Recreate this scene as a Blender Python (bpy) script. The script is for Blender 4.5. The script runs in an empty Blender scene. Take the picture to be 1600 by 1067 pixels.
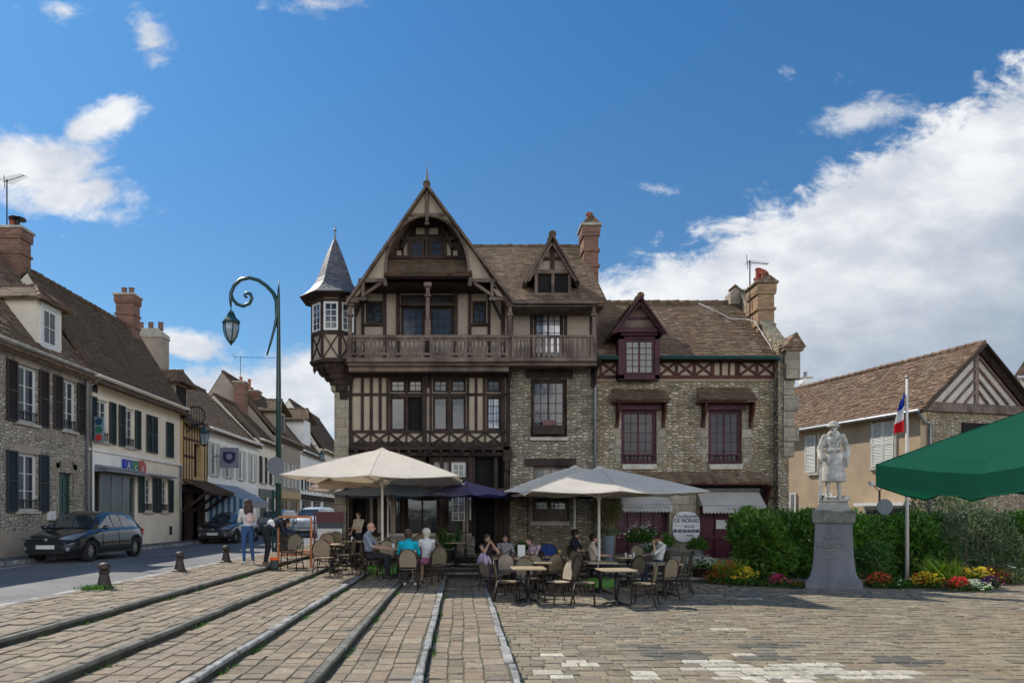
import bpy, bmesh, math, random
import numpy as np
from mathutils import Vector, Matrix
R = math.radians
random.seed(7)
sc = bpy.context.scene
COL = sc.collection
PI = math.pi

# ---------------------------------------------------------------- camera
FPX, VX, VY, EYE = 1067.0, 720.0, 803.0, 1.85      # focal length in photo pixels, vanishing point of the street, eye height
cd = bpy.data.cameras.new("camera"); cam = bpy.data.objects.new("camera", cd); COL.objects.link(cam)
cam.location = (0, 0, EYE); cam.rotation_euler = (PI/2, 0, 0)
cd.sensor_width = 36; cd.lens = 36*FPX/1600
cd.shift_x = (800-VX)/1600; cd.shift_y = (VY-533.5)/1600
cd.clip_start = .1; cd.clip_end = 3000
sc.camera = cam

# ---------------------------------------------------------------- light
SUN_AZ, SUN_EL = math.atan2(-.69, .65), R(46.5)
sl = bpy.data.lights.new("sun", 'SUN'); sl.energy = 3.2; sl.angle = R(.5); sl.color = (1, .93, .82)
so = bpy.data.objects.new("sun", sl); COL.objects.link(so)
sdir = Vector((math.sin(SUN_AZ)*math.cos(SUN_EL), math.cos(SUN_AZ)*math.cos(SUN_EL), math.sin(SUN_EL)))
so.rotation_euler = sdir.to_track_quat('Z', 'Y').to_euler(); so.location = (-20, 20, 40)
sc.view_settings.view_transform = 'Standard'; sc.view_settings.look = 'None'
sc.view_settings.exposure = .72; sc.view_settings.gamma = 1
sc.cycles.max_bounces = 6; sc.cycles.use_denoising = True

# ---------------------------------------------------------------- sky: Nishita with procedural clouds by direction
W = bpy.data.worlds.new("World"); sc.world = W; W.use_nodes = True
class NT:
    """tiny node-maths helper"""
    def __init__(s, tree): s.t = tree; s.n = tree.nodes; s.l = tree.links
    def new(s, typ, **kw):
        n = s.n.new('ShaderNode'+typ)
        for k, v in kw.items(): setattr(n, k, v)
        return n
    def put(s, sock, v):
        if isinstance(v, bpy.types.NodeSocket): s.l.new(v, sock)
        elif v is not None:
            if isinstance(v, tuple) and len(v) == 3 and sock.type == 'RGBA': v = v+(1,)
            sock.default_value = v
    def m(s, op, a, b=None, c=None, clamp=False):
        n = s.new('Math', operation=op, use_clamp=clamp); s.put(n.inputs[0], a)
        if b is not None: s.put(n.inputs[1], b)
        if c is not None: s.put(n.inputs[2], c)
        return n.outputs[0]
    def mix(s, f, a, b, mode='MIX'):
        n = s.new('MixRGB', blend_type=mode); s.put(n.inputs[0], f); s.put(n.inputs[1], a); s.put(n.inputs[2], b)
        return n.outputs[0]
    def ramp(s, f, stops, interp='LINEAR'):
        n = s.new('ValToRGB'); r = n.color_ramp; r.interpolation = interp
        while len(r.elements) < len(stops): r.elements.new(.5)
        for e, (p, c) in zip(r.elements, stops): e.position = p; e.color = tuple(c)+(1,) if len(c) == 3 else c
        s.put(n.inputs[0], f); return n.outputs[0]
    def smooth(s, v, a, b):
        n = s.new('MapRange', interpolation_type='SMOOTHSTEP'); s.put(n.inputs[0], v); n.inputs[1].default_value = a; n.inputs[2].default_value = b
        return n.outputs[0]
    def noise(s, vec, scale, detail=4, rough=.55, dist=0.0, out=0):
        n = s.new('TexNoise'); s.put(n.inputs['Vector'], vec); n.inputs['Scale'].default_value = scale
        n.inputs['Detail'].default_value = detail; n.inputs['Roughness'].default_value = rough; n.inputs['Distortion'].default_value = dist
        return n.outputs[out]
    def mapping(s, vec, scale=(1, 1, 1), loc=(0, 0, 0), rot=(0, 0, 0)):
        n = s.new('Mapping'); s.put(n.inputs[0], vec); n.inputs[1].default_value = loc; n.inputs[2].default_value = rot; n.inputs[3].default_value = scale
        return n.outputs[0]

def build_sky():
    N = NT(W.node_tree); bg = N.n['Background']
    sky = N.new('TexSky', sky_type='NISHITA', sun_disc=False, sun_elevation=SUN_EL, sun_rotation=SUN_AZ, air_density=1.0, dust_density=.25, ozone_density=4.0)
    tc = N.new('TexCoord').outputs['Generated']
    sx = N.new('SeparateXYZ'); N.put(sx.inputs[0], tc); X, Y, Z = sx.outputs
    ya = N.m('MAXIMUM', N.m('ABSOLUTE', Y), .12)
    u = N.m('DIVIDE', X, ya); v = N.m('DIVIDE', Z, ya)           # a flat chart of the sky in front of the square
    cv = N.new('CombineXYZ'); N.put(cv.inputs[0], u); N.put(cv.inputs[1], v); P = cv.outputs[0]
    n1 = N.noise(N.mapping(P, (1.2, 1.9, 1)), 7.5, 10, .62, .5)
    n2 = N.noise(N.mapping(P, (1.0, 1.5, 1), (3, 1, 0)), 26, 8, .65, .4)
    nn = N.m('ADD', N.m('MULTIPLY', N.m('SUBTRACT', n1, .5), 2.3), N.m('MULTIPLY', N.m('SUBTRACT', n2, .5), 1.0))
    def blob(px, py, rx, ry, ang=0, amp=1.0):
        cx, cy = (px-VX)/FPX, (VY-py)/FPX; rx /= FPX; ry /= FPX; c, s_ = math.cos(ang), math.sin(ang)
        du, dv = N.m('SUBTRACT', u, cx), N.m('SUBTRACT', v, cy)
        a = N.m('ADD', N.m('MULTIPLY', du, c/rx), N.m('MULTIPLY', dv, s_/rx))
        b = N.m('ADD', N.m('MULTIPLY', du, -s_/ry), N.m('MULTIPLY', dv, c/ry))
        q = N.m('ADD', N.m('MULTIPLY', a, a), N.m('MULTIPLY', b, b))
        return N.m('MULTIPLY', N.m('SUBTRACT', 1.0, N.m('SQRT', q)), amp)
    # the great bank on the right: everything below a rising edge
    edge = None
    du = N.m('SUBTRACT', u, (935-VX)/FPX)
    line = N.m('ADD', (VY-430)/FPX, N.m('MULTIPLY', du, .50))
    line = N.m('ADD', line, N.m('MULTIPLY', N.m('MULTIPLY', N.m('MAXIMUM', N.m('SUBTRACT', du, .2), 0), N.m('MAXIMUM', N.m('SUBTRACT', du, .2), 0)), .06))
    bank = N.m('MULTIPLY', N.m('SUBTRACT', line, v), 9.0)
    bank = N.m('MINIMUM', bank, N.m('MULTIPLY', N.m('ADD', du, .14), 5.0))
    bank = N.m('MINIMUM', bank, 1.9)
    f = None
    for b in [(50, 262, 150, 66, .05, 1.7), (150, 195, 85, 38, .45, 1.3), (110, 300, 110, 40, 0, 1.2), (165, 338, 62, 22, 0, .5), (235, 62, 66, 34, -1.0, .8),
              (490, 5, 75, 22, 0, .7), (1350, 180, 95, 30, .2, 1.1), (1035, 297, 42, 10, -.2, .45), (1300, 117, 50, 14, .1, .3), (300, 540, 95, 30, -.15, 1.5),
              (330, 622, 190, 60, -.1, 1.9), (480, 620, 150, 90, 0, 1.9), (110, 15, 55, 14, 0, .35), (400, 700, 260, 90, 0, 1.2)]:
        f = blob(*b) if f is None else N.m('MAXIMUM', f, blob(*b))
    f = N.m('ADD', f, N.m('MULTIPLY', nn, 1.15)); fb = N.m('ADD', bank, N.m('MULTIPLY', nn, .9))
    f = N.m('ADD', f, N.m('MULTIPLY', N.smooth(N.m('MULTIPLY', Y, -1.0), .05, .4), 1.1))      # unseen cloud cover added behind the viewer to lighten the shaded fronts
    dens = N.m('MAXIMUM', N.smooth(f, -.05, .95), N.smooth(fb, .0, .5))
    # light and shade inside the clouds: thick low parts of the bank go blue-grey
    thick = N.smooth(N.m('ADD', N.m('MULTIPLY', N.m('SUBTRACT', line, v), 1.0), N.m('MULTIPLY', N.m('SUBTRACT', N.noise(N.mapping(P, (1, 2.2, 1), (5, 0, 0)), 3.0, 7, .55), .5), .65)), .08, .52)
    right = N.smooth(u, .1, .3)
    thick = N.m('MULTIPLY', thick, right)
    n3 = N.noise(N.mapping(P, (1, 1.8, 1), (0, .02, 2)), 6, 8, .6)
    wh = N.mix(N.smooth(n3, .35, .65), (.55, .58, .64), (.80, .81, .82))
    wh = N.mix(N.m('MULTIPLY', thick, .92), wh, (.27, .34, .43))
    skc = N.mix(1.0, sky.outputs[0], (.66, .90, .90), 'MULTIPLY')
    skc = N.mix(N.smooth(v, .1, .8), N.mix(1.0, skc, (.70, .70, .75), 'MULTIPLY'), N.mix(1.0, skc, (.50, .74, .93), 'MULTIPLY'))
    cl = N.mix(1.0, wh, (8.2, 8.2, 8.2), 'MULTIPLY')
    back = N.smooth(N.m('MULTIPLY', Y, -1.0), .0, .5)                  # the added clouds behind the viewer are boosted to lift the shade
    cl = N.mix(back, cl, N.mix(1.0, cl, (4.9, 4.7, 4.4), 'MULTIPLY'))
    up = N.smooth(Z, -.02, .03)
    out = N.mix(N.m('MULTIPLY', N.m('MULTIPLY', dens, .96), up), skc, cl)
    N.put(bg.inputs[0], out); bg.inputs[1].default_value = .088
build_sky()
# ---------------------------------------------------------------- helpers
def wloc(o):
    p = Vector((0, 0, 0))
    while o is not None: p += o.location; o = o.parent
    return p
class MB:
    """collects faces in world (or template) coordinates and links them as one mesh object"""
    def __init__(s, fr=None): s.v = []; s.f = []; s.mi = []; s.m = 0; s.fr = fr; s.pc = []
    def P(s, p): return s.fr(p) if s.fr else Vector(p)
    def face(s, *pts):
        n = len(s.v); s.v += [s.P(p) for p in pts]; s.f.append(tuple(range(n, n+len(pts)))); s.mi.append(s.m); s.pc.append(n); return s
    def poly(s, verts, faces):
        n = len(s.v); s.v += [s.P(p) for p in verts]
        for f in faces: s.f.append(tuple(i+n for i in f)); s.mi.append(s.m); s.pc.append(n)
        return s
    def box(s, x0, y0, z0, x1, y1, z1):
        v = [(x0,y0,z0),(x1,y0,z0),(x1,y1,z0),(x0,y1,z0),(x0,y0,z1),(x1,y0,z1),(x1,y1,z1),(x0,y1,z1)]
        return s.poly(v, [(3,2,1,0),(4,5,6,7),(0,1,5,4),(1,2,6,5),(2,3,7,6),(3,0,4,7)])
    def bar(s, p, q, w, h, up=(0, 0, 1)):
        p, q, up = Vector(p), Vector(q), Vector(up); d = (q-p).normalized()
        if abs(d.dot(up)) > .98: up = Vector((0, 1, 0)) if abs(d.y) < .9 else Vector((1, 0, 0))
        a = d.cross(up).normalized()*(w/2); b = a.cross(d).normalized()*(h/2)
        v = [p-a-b, p+a-b, p+a+b, p-a+b, q-a-b, q+a-b, q+a+b, q-a+b]
        return s.poly(v, [(3,2,1,0),(4,5,6,7),(0,1,5,4),(1,2,6,5),(2,3,7,6),(3,0,4,7)])
    def prism(s, pts, d):
        d = Vector(d); n = len(pts); v = [Vector(p) for p in pts]; v += [p+d for p in v]
        return s.poly(v, [tuple(range(n))[::-1], tuple(range(n, 2*n))]+[(i, (i+1) % n, n+(i+1) % n, n+i) for i in range(n)])
    def tube(s, pts, r, n=8, cap=True):
        pts = [Vector(p) for p in pts]; rr = r if isinstance(r, (list, tuple)) else [r]*len(pts)
        d0 = (pts[1]-pts[0]).normalized(); a = d0.orthogonal().normalized(); v = []
        for i, p in enumerate(pts):
            d = ((pts[min(i+1, len(pts)-1)]-pts[max(i-1, 0)])).normalized()
            a = (a-d*a.dot(d)).normalized(); b = d.cross(a)
            v += [p+(a*math.cos(2*PI*k/n)+b*math.sin(2*PI*k/n))*rr[i] for k in range(n)]
        f = [(i*n+k, i*n+(k+1) % n, (i+1)*n+(k+1) % n, (i+1)*n+k) for i in range(len(pts)-1) for k in range(n)]
        if cap: f += [tuple(range(n))[::-1], tuple((len(pts)-1)*n+k for k in range(n))]
        return s.poly(v, f)
    def lathe(s, prof, c=(0, 0, 0), n=16, sx=1, sy=1, ph=0):
        v = [(c[0]+r*math.cos(2*PI*k/n+ph)*sx, c[1]+r*math.sin(2*PI*k/n+ph)*sy, c[2]+z) for r, z in prof for k in range(n)]
        f = [(i*n+k, i*n+(k+1) % n, (i+1)*n+(k+1) % n, (i+1)*n+k) for i in range(len(prof)-1) for k in range(n)]
        f += [tuple(range(n))[::-1], tuple((len(prof)-1)*n+k for k in range(n))]
        return s.poly(v, f)
    def ball(s, c, rx, ry=None, rz=None, n=10, m=7):
        ry = ry or rx; rz = rz or rx
        return s.lathe2([(math.sin(PI*j/m), -math.cos(PI*j/m)) for j in range(m+1)], c, n, rx, ry, rz)
    def lathe2(s, prof, c, n, rx, ry, rz):
        prof = [(max(r, .02), z) for r, z in prof]
        v = [(c[0]+r*math.cos(2*PI*k/n)*rx, c[1]+r*math.sin(2*PI*k/n)*ry, c[2]+z*rz) for r, z in prof for k in range(n)]
        f = [(i*n+k, i*n+(k+1) % n, (i+1)*n+(k+1) % n, (i+1)*n+k) for i in range(len(prof)-1) for k in range(n)]
        f += [tuple(range(n))[::-1], tuple((len(prof)-1)*n+k for k in range(n))]
        return s.poly(v, f)
    def each(s, name, mat, parent=None, **kw):
        for p in sorted(set(s.pc)):
            q = MB(); fs = [f for f, c in zip(s.f, s.pc) if c == p]; n = max(max(f) for f in fs)+1; q.v = s.v[p:n]; q.f = [tuple(i-p for i in f) for f in fs]; q.mi = [0]*len(fs); q.build(name, mat, parent, **kw)
    def build(s, name, mat, parent=None, smooth=False, bevel=0, recalc=True):
        off = wloc(parent) if parent else Vector((0, 0, 0))
        me = bpy.data.meshes.new(name); me.from_pydata([tuple(p-off) for p in s.v], [], s.f)
        mats = mat if isinstance(mat, (list, tuple)) else [mat]
        for m_ in mats: me.materials.append(m_)
        if len(mats) > 1: me.polygons.foreach_set('material_index', s.mi)
        if recalc:
            bm = bmesh.new(); bm.from_mesh(me); bmesh.ops.recalc_face_normals(bm, faces=bm.faces); bm.to_mesh(me); bm.free()
        uvl = me.uv_layers.new(name="UVMap"); uv = []
        for p in me.polygons:
            n = p.normal
            if abs(n.z) > .96: t, b = Vector((1, 0, 0)), Vector((0, 1, 0))
            else:
                t = Vector((0, 0, 1)).cross(n).normalized(); b = n.cross(t)
                if n.z < 0 and abs(n.z) > .05: b = -b
                # one texture origin for opposite faces of a slab
            for vi in p.vertices:
                w = me.vertices[vi].co+off; uv += [w.dot(t), w.dot(b)]
        uvl.data.foreach_set('uv', uv)
        if smooth: me.shade_smooth()
        o = bpy.data.objects.new(name, me); COL.objects.link(o); o.parent = parent
        if bevel:
            b = o.modifiers.new('bevel', 'BEVEL'); b.width = bevel; b.segments = 1; b.limit_method = 'ANGLE'; b.angle_limit = R(40)
        return o
def tag(o, label=None, cat=None, group=None, kind=None):
    for k, v in (('label', label), ('category', cat), ('group', group), ('kind', kind)):
        if v: o[k] = v
    return o
def thing(name, label, cat, loc=(0, 0, 0), group=None, rz=0):
    o = bpy.data.objects.new(name, None); COL.objects.link(o); o.location = loc; o.rotation_euler = (0, 0, rz); o.empty_display_size = .2
    return tag(o, label, cat, group)
def struct(o): o['kind'] = 'structure'; return o
def dup(root, loc, rz=0, label=None, group=None, skip=()):
    r = root.copy(); COL.objects.link(r); r.location = loc; r.rotation_euler = (0, 0, rz)
    if label: r['label'] = label
    if group: r['group'] = group
    for ch in list(root.children):
        c = ch.copy(); COL.objects.link(c); c.parent = r
        for g in list(ch.children):
            d = g.copy(); COL.objects.link(d); d.parent = c
    return r
def frame(O, U, N):
    O, U, N = Vector(O), Vector(U), Vector(N)
    return lambda p: O+U*p[0]+N*p[1]+Vector((0, 0, p[2]))
def text(parent, s, size, loc, rot, mat, name='lettering', ext=.004, align='CENTER', sx=1.0, shear=0):
    c = bpy.data.curves.new(name, 'FONT'); c.body = s; c.size = size; c.extrude = ext; c.align_x = align; c.align_y = 'CENTER'; c.shear = shear
    c.materials.append(mat)
    q = bpy.data.objects.new(name, c); COL.objects.link(q); bpy.context.view_layer.update()
    me = bpy.data.meshes.new_from_object(q.evaluated_get(bpy.context.evaluated_depsgraph_get())); bpy.data.objects.remove(q); me.name = name
    o = bpy.data.objects.new(name, me); COL.objects.link(o); o.parent = parent
    o.location = Vector(loc)-(wloc(parent) if parent else Vector()); o.rotation_euler = rot; o.scale = (sx, 1, 1)
    return o

# ---------------------------------------------------------------- materials
def newmat(name):
    m = bpy.data.materials.new(name); m.use_nodes = True; N = NT(m.node_tree); b = N.n['Principled BSDF']
    return m, N, b
def bump(N, b, h, strength=.4, dist=.02):
    n = N.new('Bump'); n.inputs['Strength'].default_value = strength; n.inputs['Distance'].default_value = dist
    N.put(n.inputs['Height'], h); N.put(b.inputs['Normal'], n.outputs[0])
def plain(name, col, rough=.6, var=.18, scale=3.0, metal=0, spec=.4, bmp=.15, bscale=40, coat=0, streak=False):
    m, N, b = newmat(name); tc = N.new('TexCoord').outputs['Object']
    if streak: tc = N.mapping(tc, (1, 1, .15))
    n = N.noise(tc, scale, 5, .6); dk = tuple(c*(1-var) for c in col); lt = tuple(min(1, c*(1+var)) for c in col)
    N.put(b.inputs['Base Color'], N.ramp(n, [(.3, dk), (.7, lt)]))
    b.inputs['Roughness'].default_value = rough; b.inputs['Metallic'].default_value = metal
    b.inputs['Specular IOR Level'].default_value = spec; b.inputs['Coat Weight'].default_value = coat
    if bmp: bump(N, b, N.noise(tc, bscale, 3), bmp, .01)
    return m
def uvn(N): return N.new('TexCoord').outputs['UV']
def sep(N, v):
    s = N.new('SeparateXYZ'); N.put(s.inputs[0], v); return s.outputs
def comb(N, x, y, z=0.0):
    s = N.new('CombineXYZ'); N.put(s.inputs[0], x); N.put(s.inputs[1], y); N.put(s.inputs[2], z); return s.outputs[0]
def stone_mat(name, tints, mortar, sx=.26, sy=.13, gap=.07, bs=.7, dirt=.3):
    m, N, b = newmat(name); uv = uvn(N)
    warp = N.noise(uv, 3.2, 3, .5, out=1)
    w = N.new('VectorMath', operation='MULTIPLY_ADD'); N.put(w.inputs[0], warp); w.inputs[1].default_value = (.12, .09, 0); N.put(w.inputs[2], uv)
    p = N.mapping(w.outputs[0], (1/sx, 1/sy, 1))
    v1 = N.new('TexVoronoi', voronoi_dimensions='2D'); N.put(v1.inputs['Vector'], p); v1.inputs['Scale'].default_value = 1; v1.inputs['Randomness'].default_value = .82
    v2 = N.new('TexVoronoi', voronoi_dimensions='2D', feature='DISTANCE_TO_EDGE'); N.put(v2.inputs['Vector'], p); v2.inputs['Scale'].default_value = 1; v2.inputs['Randomness'].default_value = .82
    cs = sep(N, v1.outputs['Color']); k = len(tints)
    c = N.ramp(cs[0], [(i/(k-1), t) for i, t in enumerate(tints)])
    c = N.mix(.5, c, N.ramp(N.noise(uv, 14, 4), [(.25, (.25,)*3), (.75, (.85,)*3)]), 'OVERLAY')
    e = N.m('ADD', v2.outputs['Distance'], N.m('MULTIPLY', N.m('SUBTRACT', N.noise(uv, 22, 3), .5), .09))
    mask = N.m('MULTIPLY', N.smooth(e, gap*.35, gap*1.7), N.m('SUBTRACT', 1.0, N.m('MULTIPLY', N.smooth(N.noise(uv, 1.7, 6, .7), .5, .68), .55)))
    col = N.mix(mask, mortar, c)
    col = N.mix(N.m('MULTIPLY', N.smooth(N.noise(uv, .8, 5, .6), .45, .75), dirt), col, (.06, .055, .045))
    N.put(b.inputs['Base Color'], col); b.inputs['Roughness'].default_value = .92; b.inputs['Specular IOR Level'].default_value = .2
    bump(N, b, N.m('ADD', N.smooth(e, 0, .3), N.m('MULTIPLY', N.noise(uv, 30, 4), .25)), bs, .04)
    return m
def brick_mat(name, tints, mortar, bw, rh, gap=.012, off=.5, rough=.85, bs=.5, noise_col=None, nscale=.6, namt=.5, rot=0, warp=.0, world=False, jit=.0, bd=.02, wear=False):
    """tiles, bricks, setts: a brick pattern in metres, every brick its own tint"""
    m, N, b = newmat(name); uv = uvn(N)
    if rot: uv = N.mapping(uv, rot=(0, 0, rot))
    if warp:
        w = N.new('VectorMath', operation='MULTIPLY_ADD'); N.put(w.inputs[0], N.noise(uv, 6.0 if wear else 2.5, 3, .6, out=1)); w.inputs[1].default_value = (warp, warp, 0); N.put(w.inputs[2], uv); uv = w.outputs[0]
    t = N.new('TexBrick'); t.offset = off; N.put(t.inputs['Vector'], uv)
    t.inputs['Color1'].default_value = (0, 0, 0, 1); t.inputs['Color2'].default_value = (1, 1, 1, 1); t.inputs['Mortar'].default_value = (.5, .5, .5, 1)
    t.inputs['Scale'].default_value = 1; t.inputs['Mortar Size'].default_value = gap; t.inputs['Mortar Smooth'].default_value = .6
    t.inputs['Brick Width'].default_value = bw; t.inputs['Row Height'].default_value = rh
    k = len(tints); c = N.ramp(t.outputs[0], [(i/(k-1), x) for i, x in enumerate(tints)])
    c = N.mix(.55, c, N.ramp(N.noise(uv, 9, 5, .65), [(.25, (.2,)*3), (.75, (.8,)*3)]), 'OVERLAY')
    if noise_col: c = N.mix(N.m('MULTIPLY', N.smooth(N.noise(uv, nscale, 7, .68), .42, .68), namt), c, noise_col)
    fac = t.outputs['Fac']
    if wear:      # joints widen and fade, grass and dirt gather in them, whole areas are darker, greener or bleached
        big = N.noise(uv, 1.1, 6, .7, .4); fac = N.m('MULTIPLY', fac, N.smooth(N.noise(uv, 2.3, 5, .7), .28, .55))
        c = N.mix(N.m('MULTIPLY', N.smooth(big, .52, .72), .55), c, (.085,.078,.062)); c = N.mix(N.m('MULTIPLY', N.smooth(N.noise(uv, 3.7, 6, .75, 1.0), .56, .72), .5), c, (.42,.39,.33))
        mortar = N.mix(N.smooth(N.noise(uv, .9, 5, .7), .45, .65), (.085,.08,.06), (.055,.085,.025))
        c = N.mix(N.m('MULTIPLY', N.smooth(N.noise(uv, 18, 4, .8), .60, .75), .5), c, (.07,.075,.04))
    col = N.mix(fac, c, mortar)
    N.put(b.inputs['Base Color'], col); b.inputs['Roughness'].default_value = rough; b.inputs['Specular IOR Level'].default_value = .25
    h = N.m('ADD', N.m('SUBTRACT', 1.0, t.outputs['Fac']), N.m('MULTIPLY', N.noise(uv, 26, 4), .35))
    h = N.m('ADD', h, N.m('MULTIPLY', t.outputs[0], .3))
    bump(N, b, h, bs, bd)
    return m
def wood_mat(name, c1, c2, rough=.8, scale=1.0):
    m, N, b = newmat(name); tc = N.new('TexCoord').outputs['Object']
    a = N.noise(N.mapping(tc, (9, 9, 1.2)), 3*scale, 6, .65); g = N.noise(N.mapping(tc, (1.2, 9, 9)), 3*scale, 6, .65)
    n = N.m('MULTIPLY', N.m('ADD', a, g), .5); n2 = N.noise(tc, 1.7, 4)
    col = N.mix(N.smooth(n2, .4, .7), N.ramp(n, [(.35, c1), (.65, c2)]), N.ramp(n, [(.35, tuple(x*.6 for x in c1)), (.65, c1)]))
    N.put(b.inputs['Base Color'], col); b.inputs['Roughness'].default_value = rough; b.inputs['Specular IOR Level'].default_value = .25
    bump(N, b, n, .5, .01); return m
def glass_mat(name, tint=(.02, .025, .03), rough=.04, spec=.9, curtain=None):
    m, N, b = newmat(name); tc = N.new('TexCoord').outputs['Object']
    c = N.ramp(N.noise(tc, 1.4, 3), [(.35, tint), (.7, tuple(x*2.2+.01 for x in tint))])
    if curtain: c = N.mix(N.smooth(N.noise(N.mapping(tc, (6, 6, .3)), 1.0, 2), .35, .6), c, curtain)
    N.put(b.inputs['Base Color'], c); b.inputs['Roughness'].default_value = rough; b.inputs['IOR'].default_value = 1.6
    b.inputs['Specular IOR Level'].default_value = spec; b.inputs['Coat Weight'].default_value = .15; b.inputs['Coat Roughness'].default_value = .02
    bump(N, b, N.noise(tc, 1.6, 2), .12, .03); return m
def leaf_mat(name, cols, rough=.45, trans=.35):
    m, N, b = newmat(name); g = N.new('NewGeometry')
    c = N.ramp(g.outputs['Random Per Island'], [(i/(len(cols)-1), x) for i, x in enumerate(cols)])
    tc = N.new('TexCoord').outputs['Object']; c = N.mix(.5, c, N.ramp(N.noise(tc, 2.2, 3), [(.3, (.3,)*3), (.7, (.75,)*3)]), 'OVERLAY')
    N.put(b.inputs['Base Color'], c); b.inputs['Roughness'].default_value = rough; b.inputs['Specular IOR Level'].default_value = .45
    t = N.new('BsdfTranslucent'); N.put(t.inputs[0], N.mix(1, c, (1.1, 1.25, .5), 'MULTIPLY'))
    mx = N.new('MixShader'); mx.inputs[0].default_value = trans; N.put(mx.inputs[1], b.outputs[0]); N.put(mx.inputs[2], t.outputs[0])
    N.put(N.n['Material Output'].inputs[0], mx.outputs[0]); return m
def cloth_mat(name, col, trans=.3, tcol=None, rough=.9, var=.06, scale=2.0):
    m, N, b = newmat(name); tc = N.new('TexCoord').outputs['Object']
    n = N.noise(tc, scale, 4, .6); c = N.ramp(n, [(.3, tuple(x*(1-var*2) for x in col)), (.7, tuple(min(1, x*(1+var)) for x in col))])
    N.put(b.inputs['Base Color'], c); b.inputs['Roughness'].default_value = rough; b.inputs['Specular IOR Level'].default_value = .15
    bump(N, b, N.m('ADD', N.noise(tc, 5, 4), N.m('MULTIPLY', N.noise(tc, 90, 2), .15)), .3, .02)
    t = N.new('BsdfTranslucent'); N.put(t.inputs[0], tcol or c)
    mx = N.new('MixShader'); mx.inputs[0].default_value = trans; N.put(mx.inputs[1], b.outputs[0]); N.put(mx.inputs[2], t.outputs[0])
    N.put(N.n['Material Output'].inputs[0], mx.outputs[0]); return m

M = {}
M['rubble'] = stone_mat('rubble_stone', [(.15,.12,.075),(.42,.35,.24),(.27,.225,.15),(.52,.46,.36),(.36,.25,.14),(.48,.42,.31)], (.22,.18,.13), .19, .088, .08, 1.0)
M['rubble_dk'] = stone_mat('rubble_stone_grey', [(.13,.11,.075),(.33,.285,.205),(.22,.185,.135),(.46,.41,.32),(.28,.215,.14)], (.205,.18,.14), .19, .095, .09, 1.0, .3)
M['rubble_l'] = stone_mat('rubble_stone_old', [(.15,.125,.10),(.42,.365,.30),(.27,.235,.19),(.52,.47,.40),(.33,.265,.20)], (.34,.30,.25), .18, .10, .1, .9, .3)
M['quoin'] = brick_mat('dressed_stone', [(.24,.21,.15),(.36,.32,.25),(.29,.245,.175)], (.16,.14,.11), .62, .31, .015, bs=.35, noise_col=(.13,.12,.09), nscale=1.5, namt=.5)
M['tile'] = brick_mat('clay_tiles', [(.07,.042,.033),(.25,.145,.095),(.12,.085,.06),(.36,.27,.19),(.10,.058,.043),(.28,.17,.11),(.19,.165,.095)], (.03,.022,.018), .17, .115, .006, bs=.35, noise_col=(.13,.12,.055), nscale=1.0, namt=.55)
M['tile_dk'] = brick_mat('dark_clay_tiles', [(.07,.044,.03),(.17,.105,.065),(.115,.078,.052),(.22,.155,.10)], (.03,.023,.018), .17, .115, .006, bs=.35, noise_col=(.085,.08,.04), nscale=.8, namt=.55)
M['tile_or'] = brick_mat('orange_clay_tiles', [(.10,.058,.04),(.25,.15,.095),(.16,.10,.07),(.36,.26,.18),(.19,.11,.075),(.24,.18,.13)], (.06,.035,.025), .19, .14, .008, bs=.35, noise_col=(.15,.115,.065), nscale=1.3, namt=.7)
M['slate'] = brick_mat('slates', [(.07,.075,.085),(.13,.135,.15),(.10,.10,.115)], (.03,.03,.035), .16, .11, .006, bs=.4, rough=.5)
M['brick'] = brick_mat('red_brick', [(.16,.065,.04),(.28,.12,.075),(.21,.09,.06),(.33,.17,.11)], (.22,.19,.16), .22, .065, .01, bs=.5, noise_col=(.09,.06,.045), nscale=1.2, namt=.45)
M['brick_y'] = brick_mat('ochre_brick', [(.30,.17,.085),(.40,.25,.13),(.34,.20,.10),(.26,.13,.08)], (.30,.25,.19), .22, .065, .01, bs=.5, noise_col=(.16,.11,.07), nscale=1.5, namt=.4)
M['timber'] = wood_mat('dark_timber', (.026,.017,.014), (.07,.047,.037))
M['timber_w'] = wood_mat('weathered_timber', (.105,.075,.06), (.25,.19,.15))
M['timber_p'] = wood_mat('purple_red_timber', (.045,.011,.020), (.085,.022,.036), .55)
M['timber_r'] = wood_mat('red_brown_timber', (.05,.014,.010), (.10,.030,.02), .6)
M['plaster'] = plain('cream_plaster', (.37,.305,.23), .95, .13, 2.5, bmp=.25, bscale=25)
M['plaster_g'] = plain('grey_plaster', (.34,.28,.22), .95, .14, 2.0, bmp=.25, bscale=25)
M['plaster_c'] = plain('pale_cream_render', (.78,.69,.56), .95, .10, 1.3, bmp=.2, bscale=20)
M['plaster_w'] = plain('white_render', (.82,.80,.75), .95, .10, 1.3, bmp=.2, bscale=20)
M['plaster_y'] = plain('yellow_plaster', (.50,.36,.18), .95, .10, 3, bmp=.2)
M['render_b'] = plain('brown_render', (.40,.30,.20), .95, .16, .9, bmp=.3, bscale=14)
M['glass'] = glass_mat('window_glass', (.018,.022,.028), spec=.32)
M['glass_d'] = glass_mat('dark_window_glass', (.012,.010,.014), spec=.12)
M['glass_c'] = glass_mat('curtained_glass', (.06,.07,.09), curtain=(.42,.43,.45))
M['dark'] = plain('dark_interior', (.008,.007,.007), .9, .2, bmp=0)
M['white'] = plain('white_paint', (.62,.62,.60), .5, .05, bmp=.05)
M['shut_w'] = plain('white_shutter_paint', (.60,.60,.56), .6, .08, bmp=.05)
M['shut_g'] = plain('dark_green_shutter_paint', (.022,.032,.035), .55, .2, bmp=.05)
M['shut_b'] = plain('brown_shutter_paint', (.035,.024,.022), .55, .2, bmp=.05)
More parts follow.
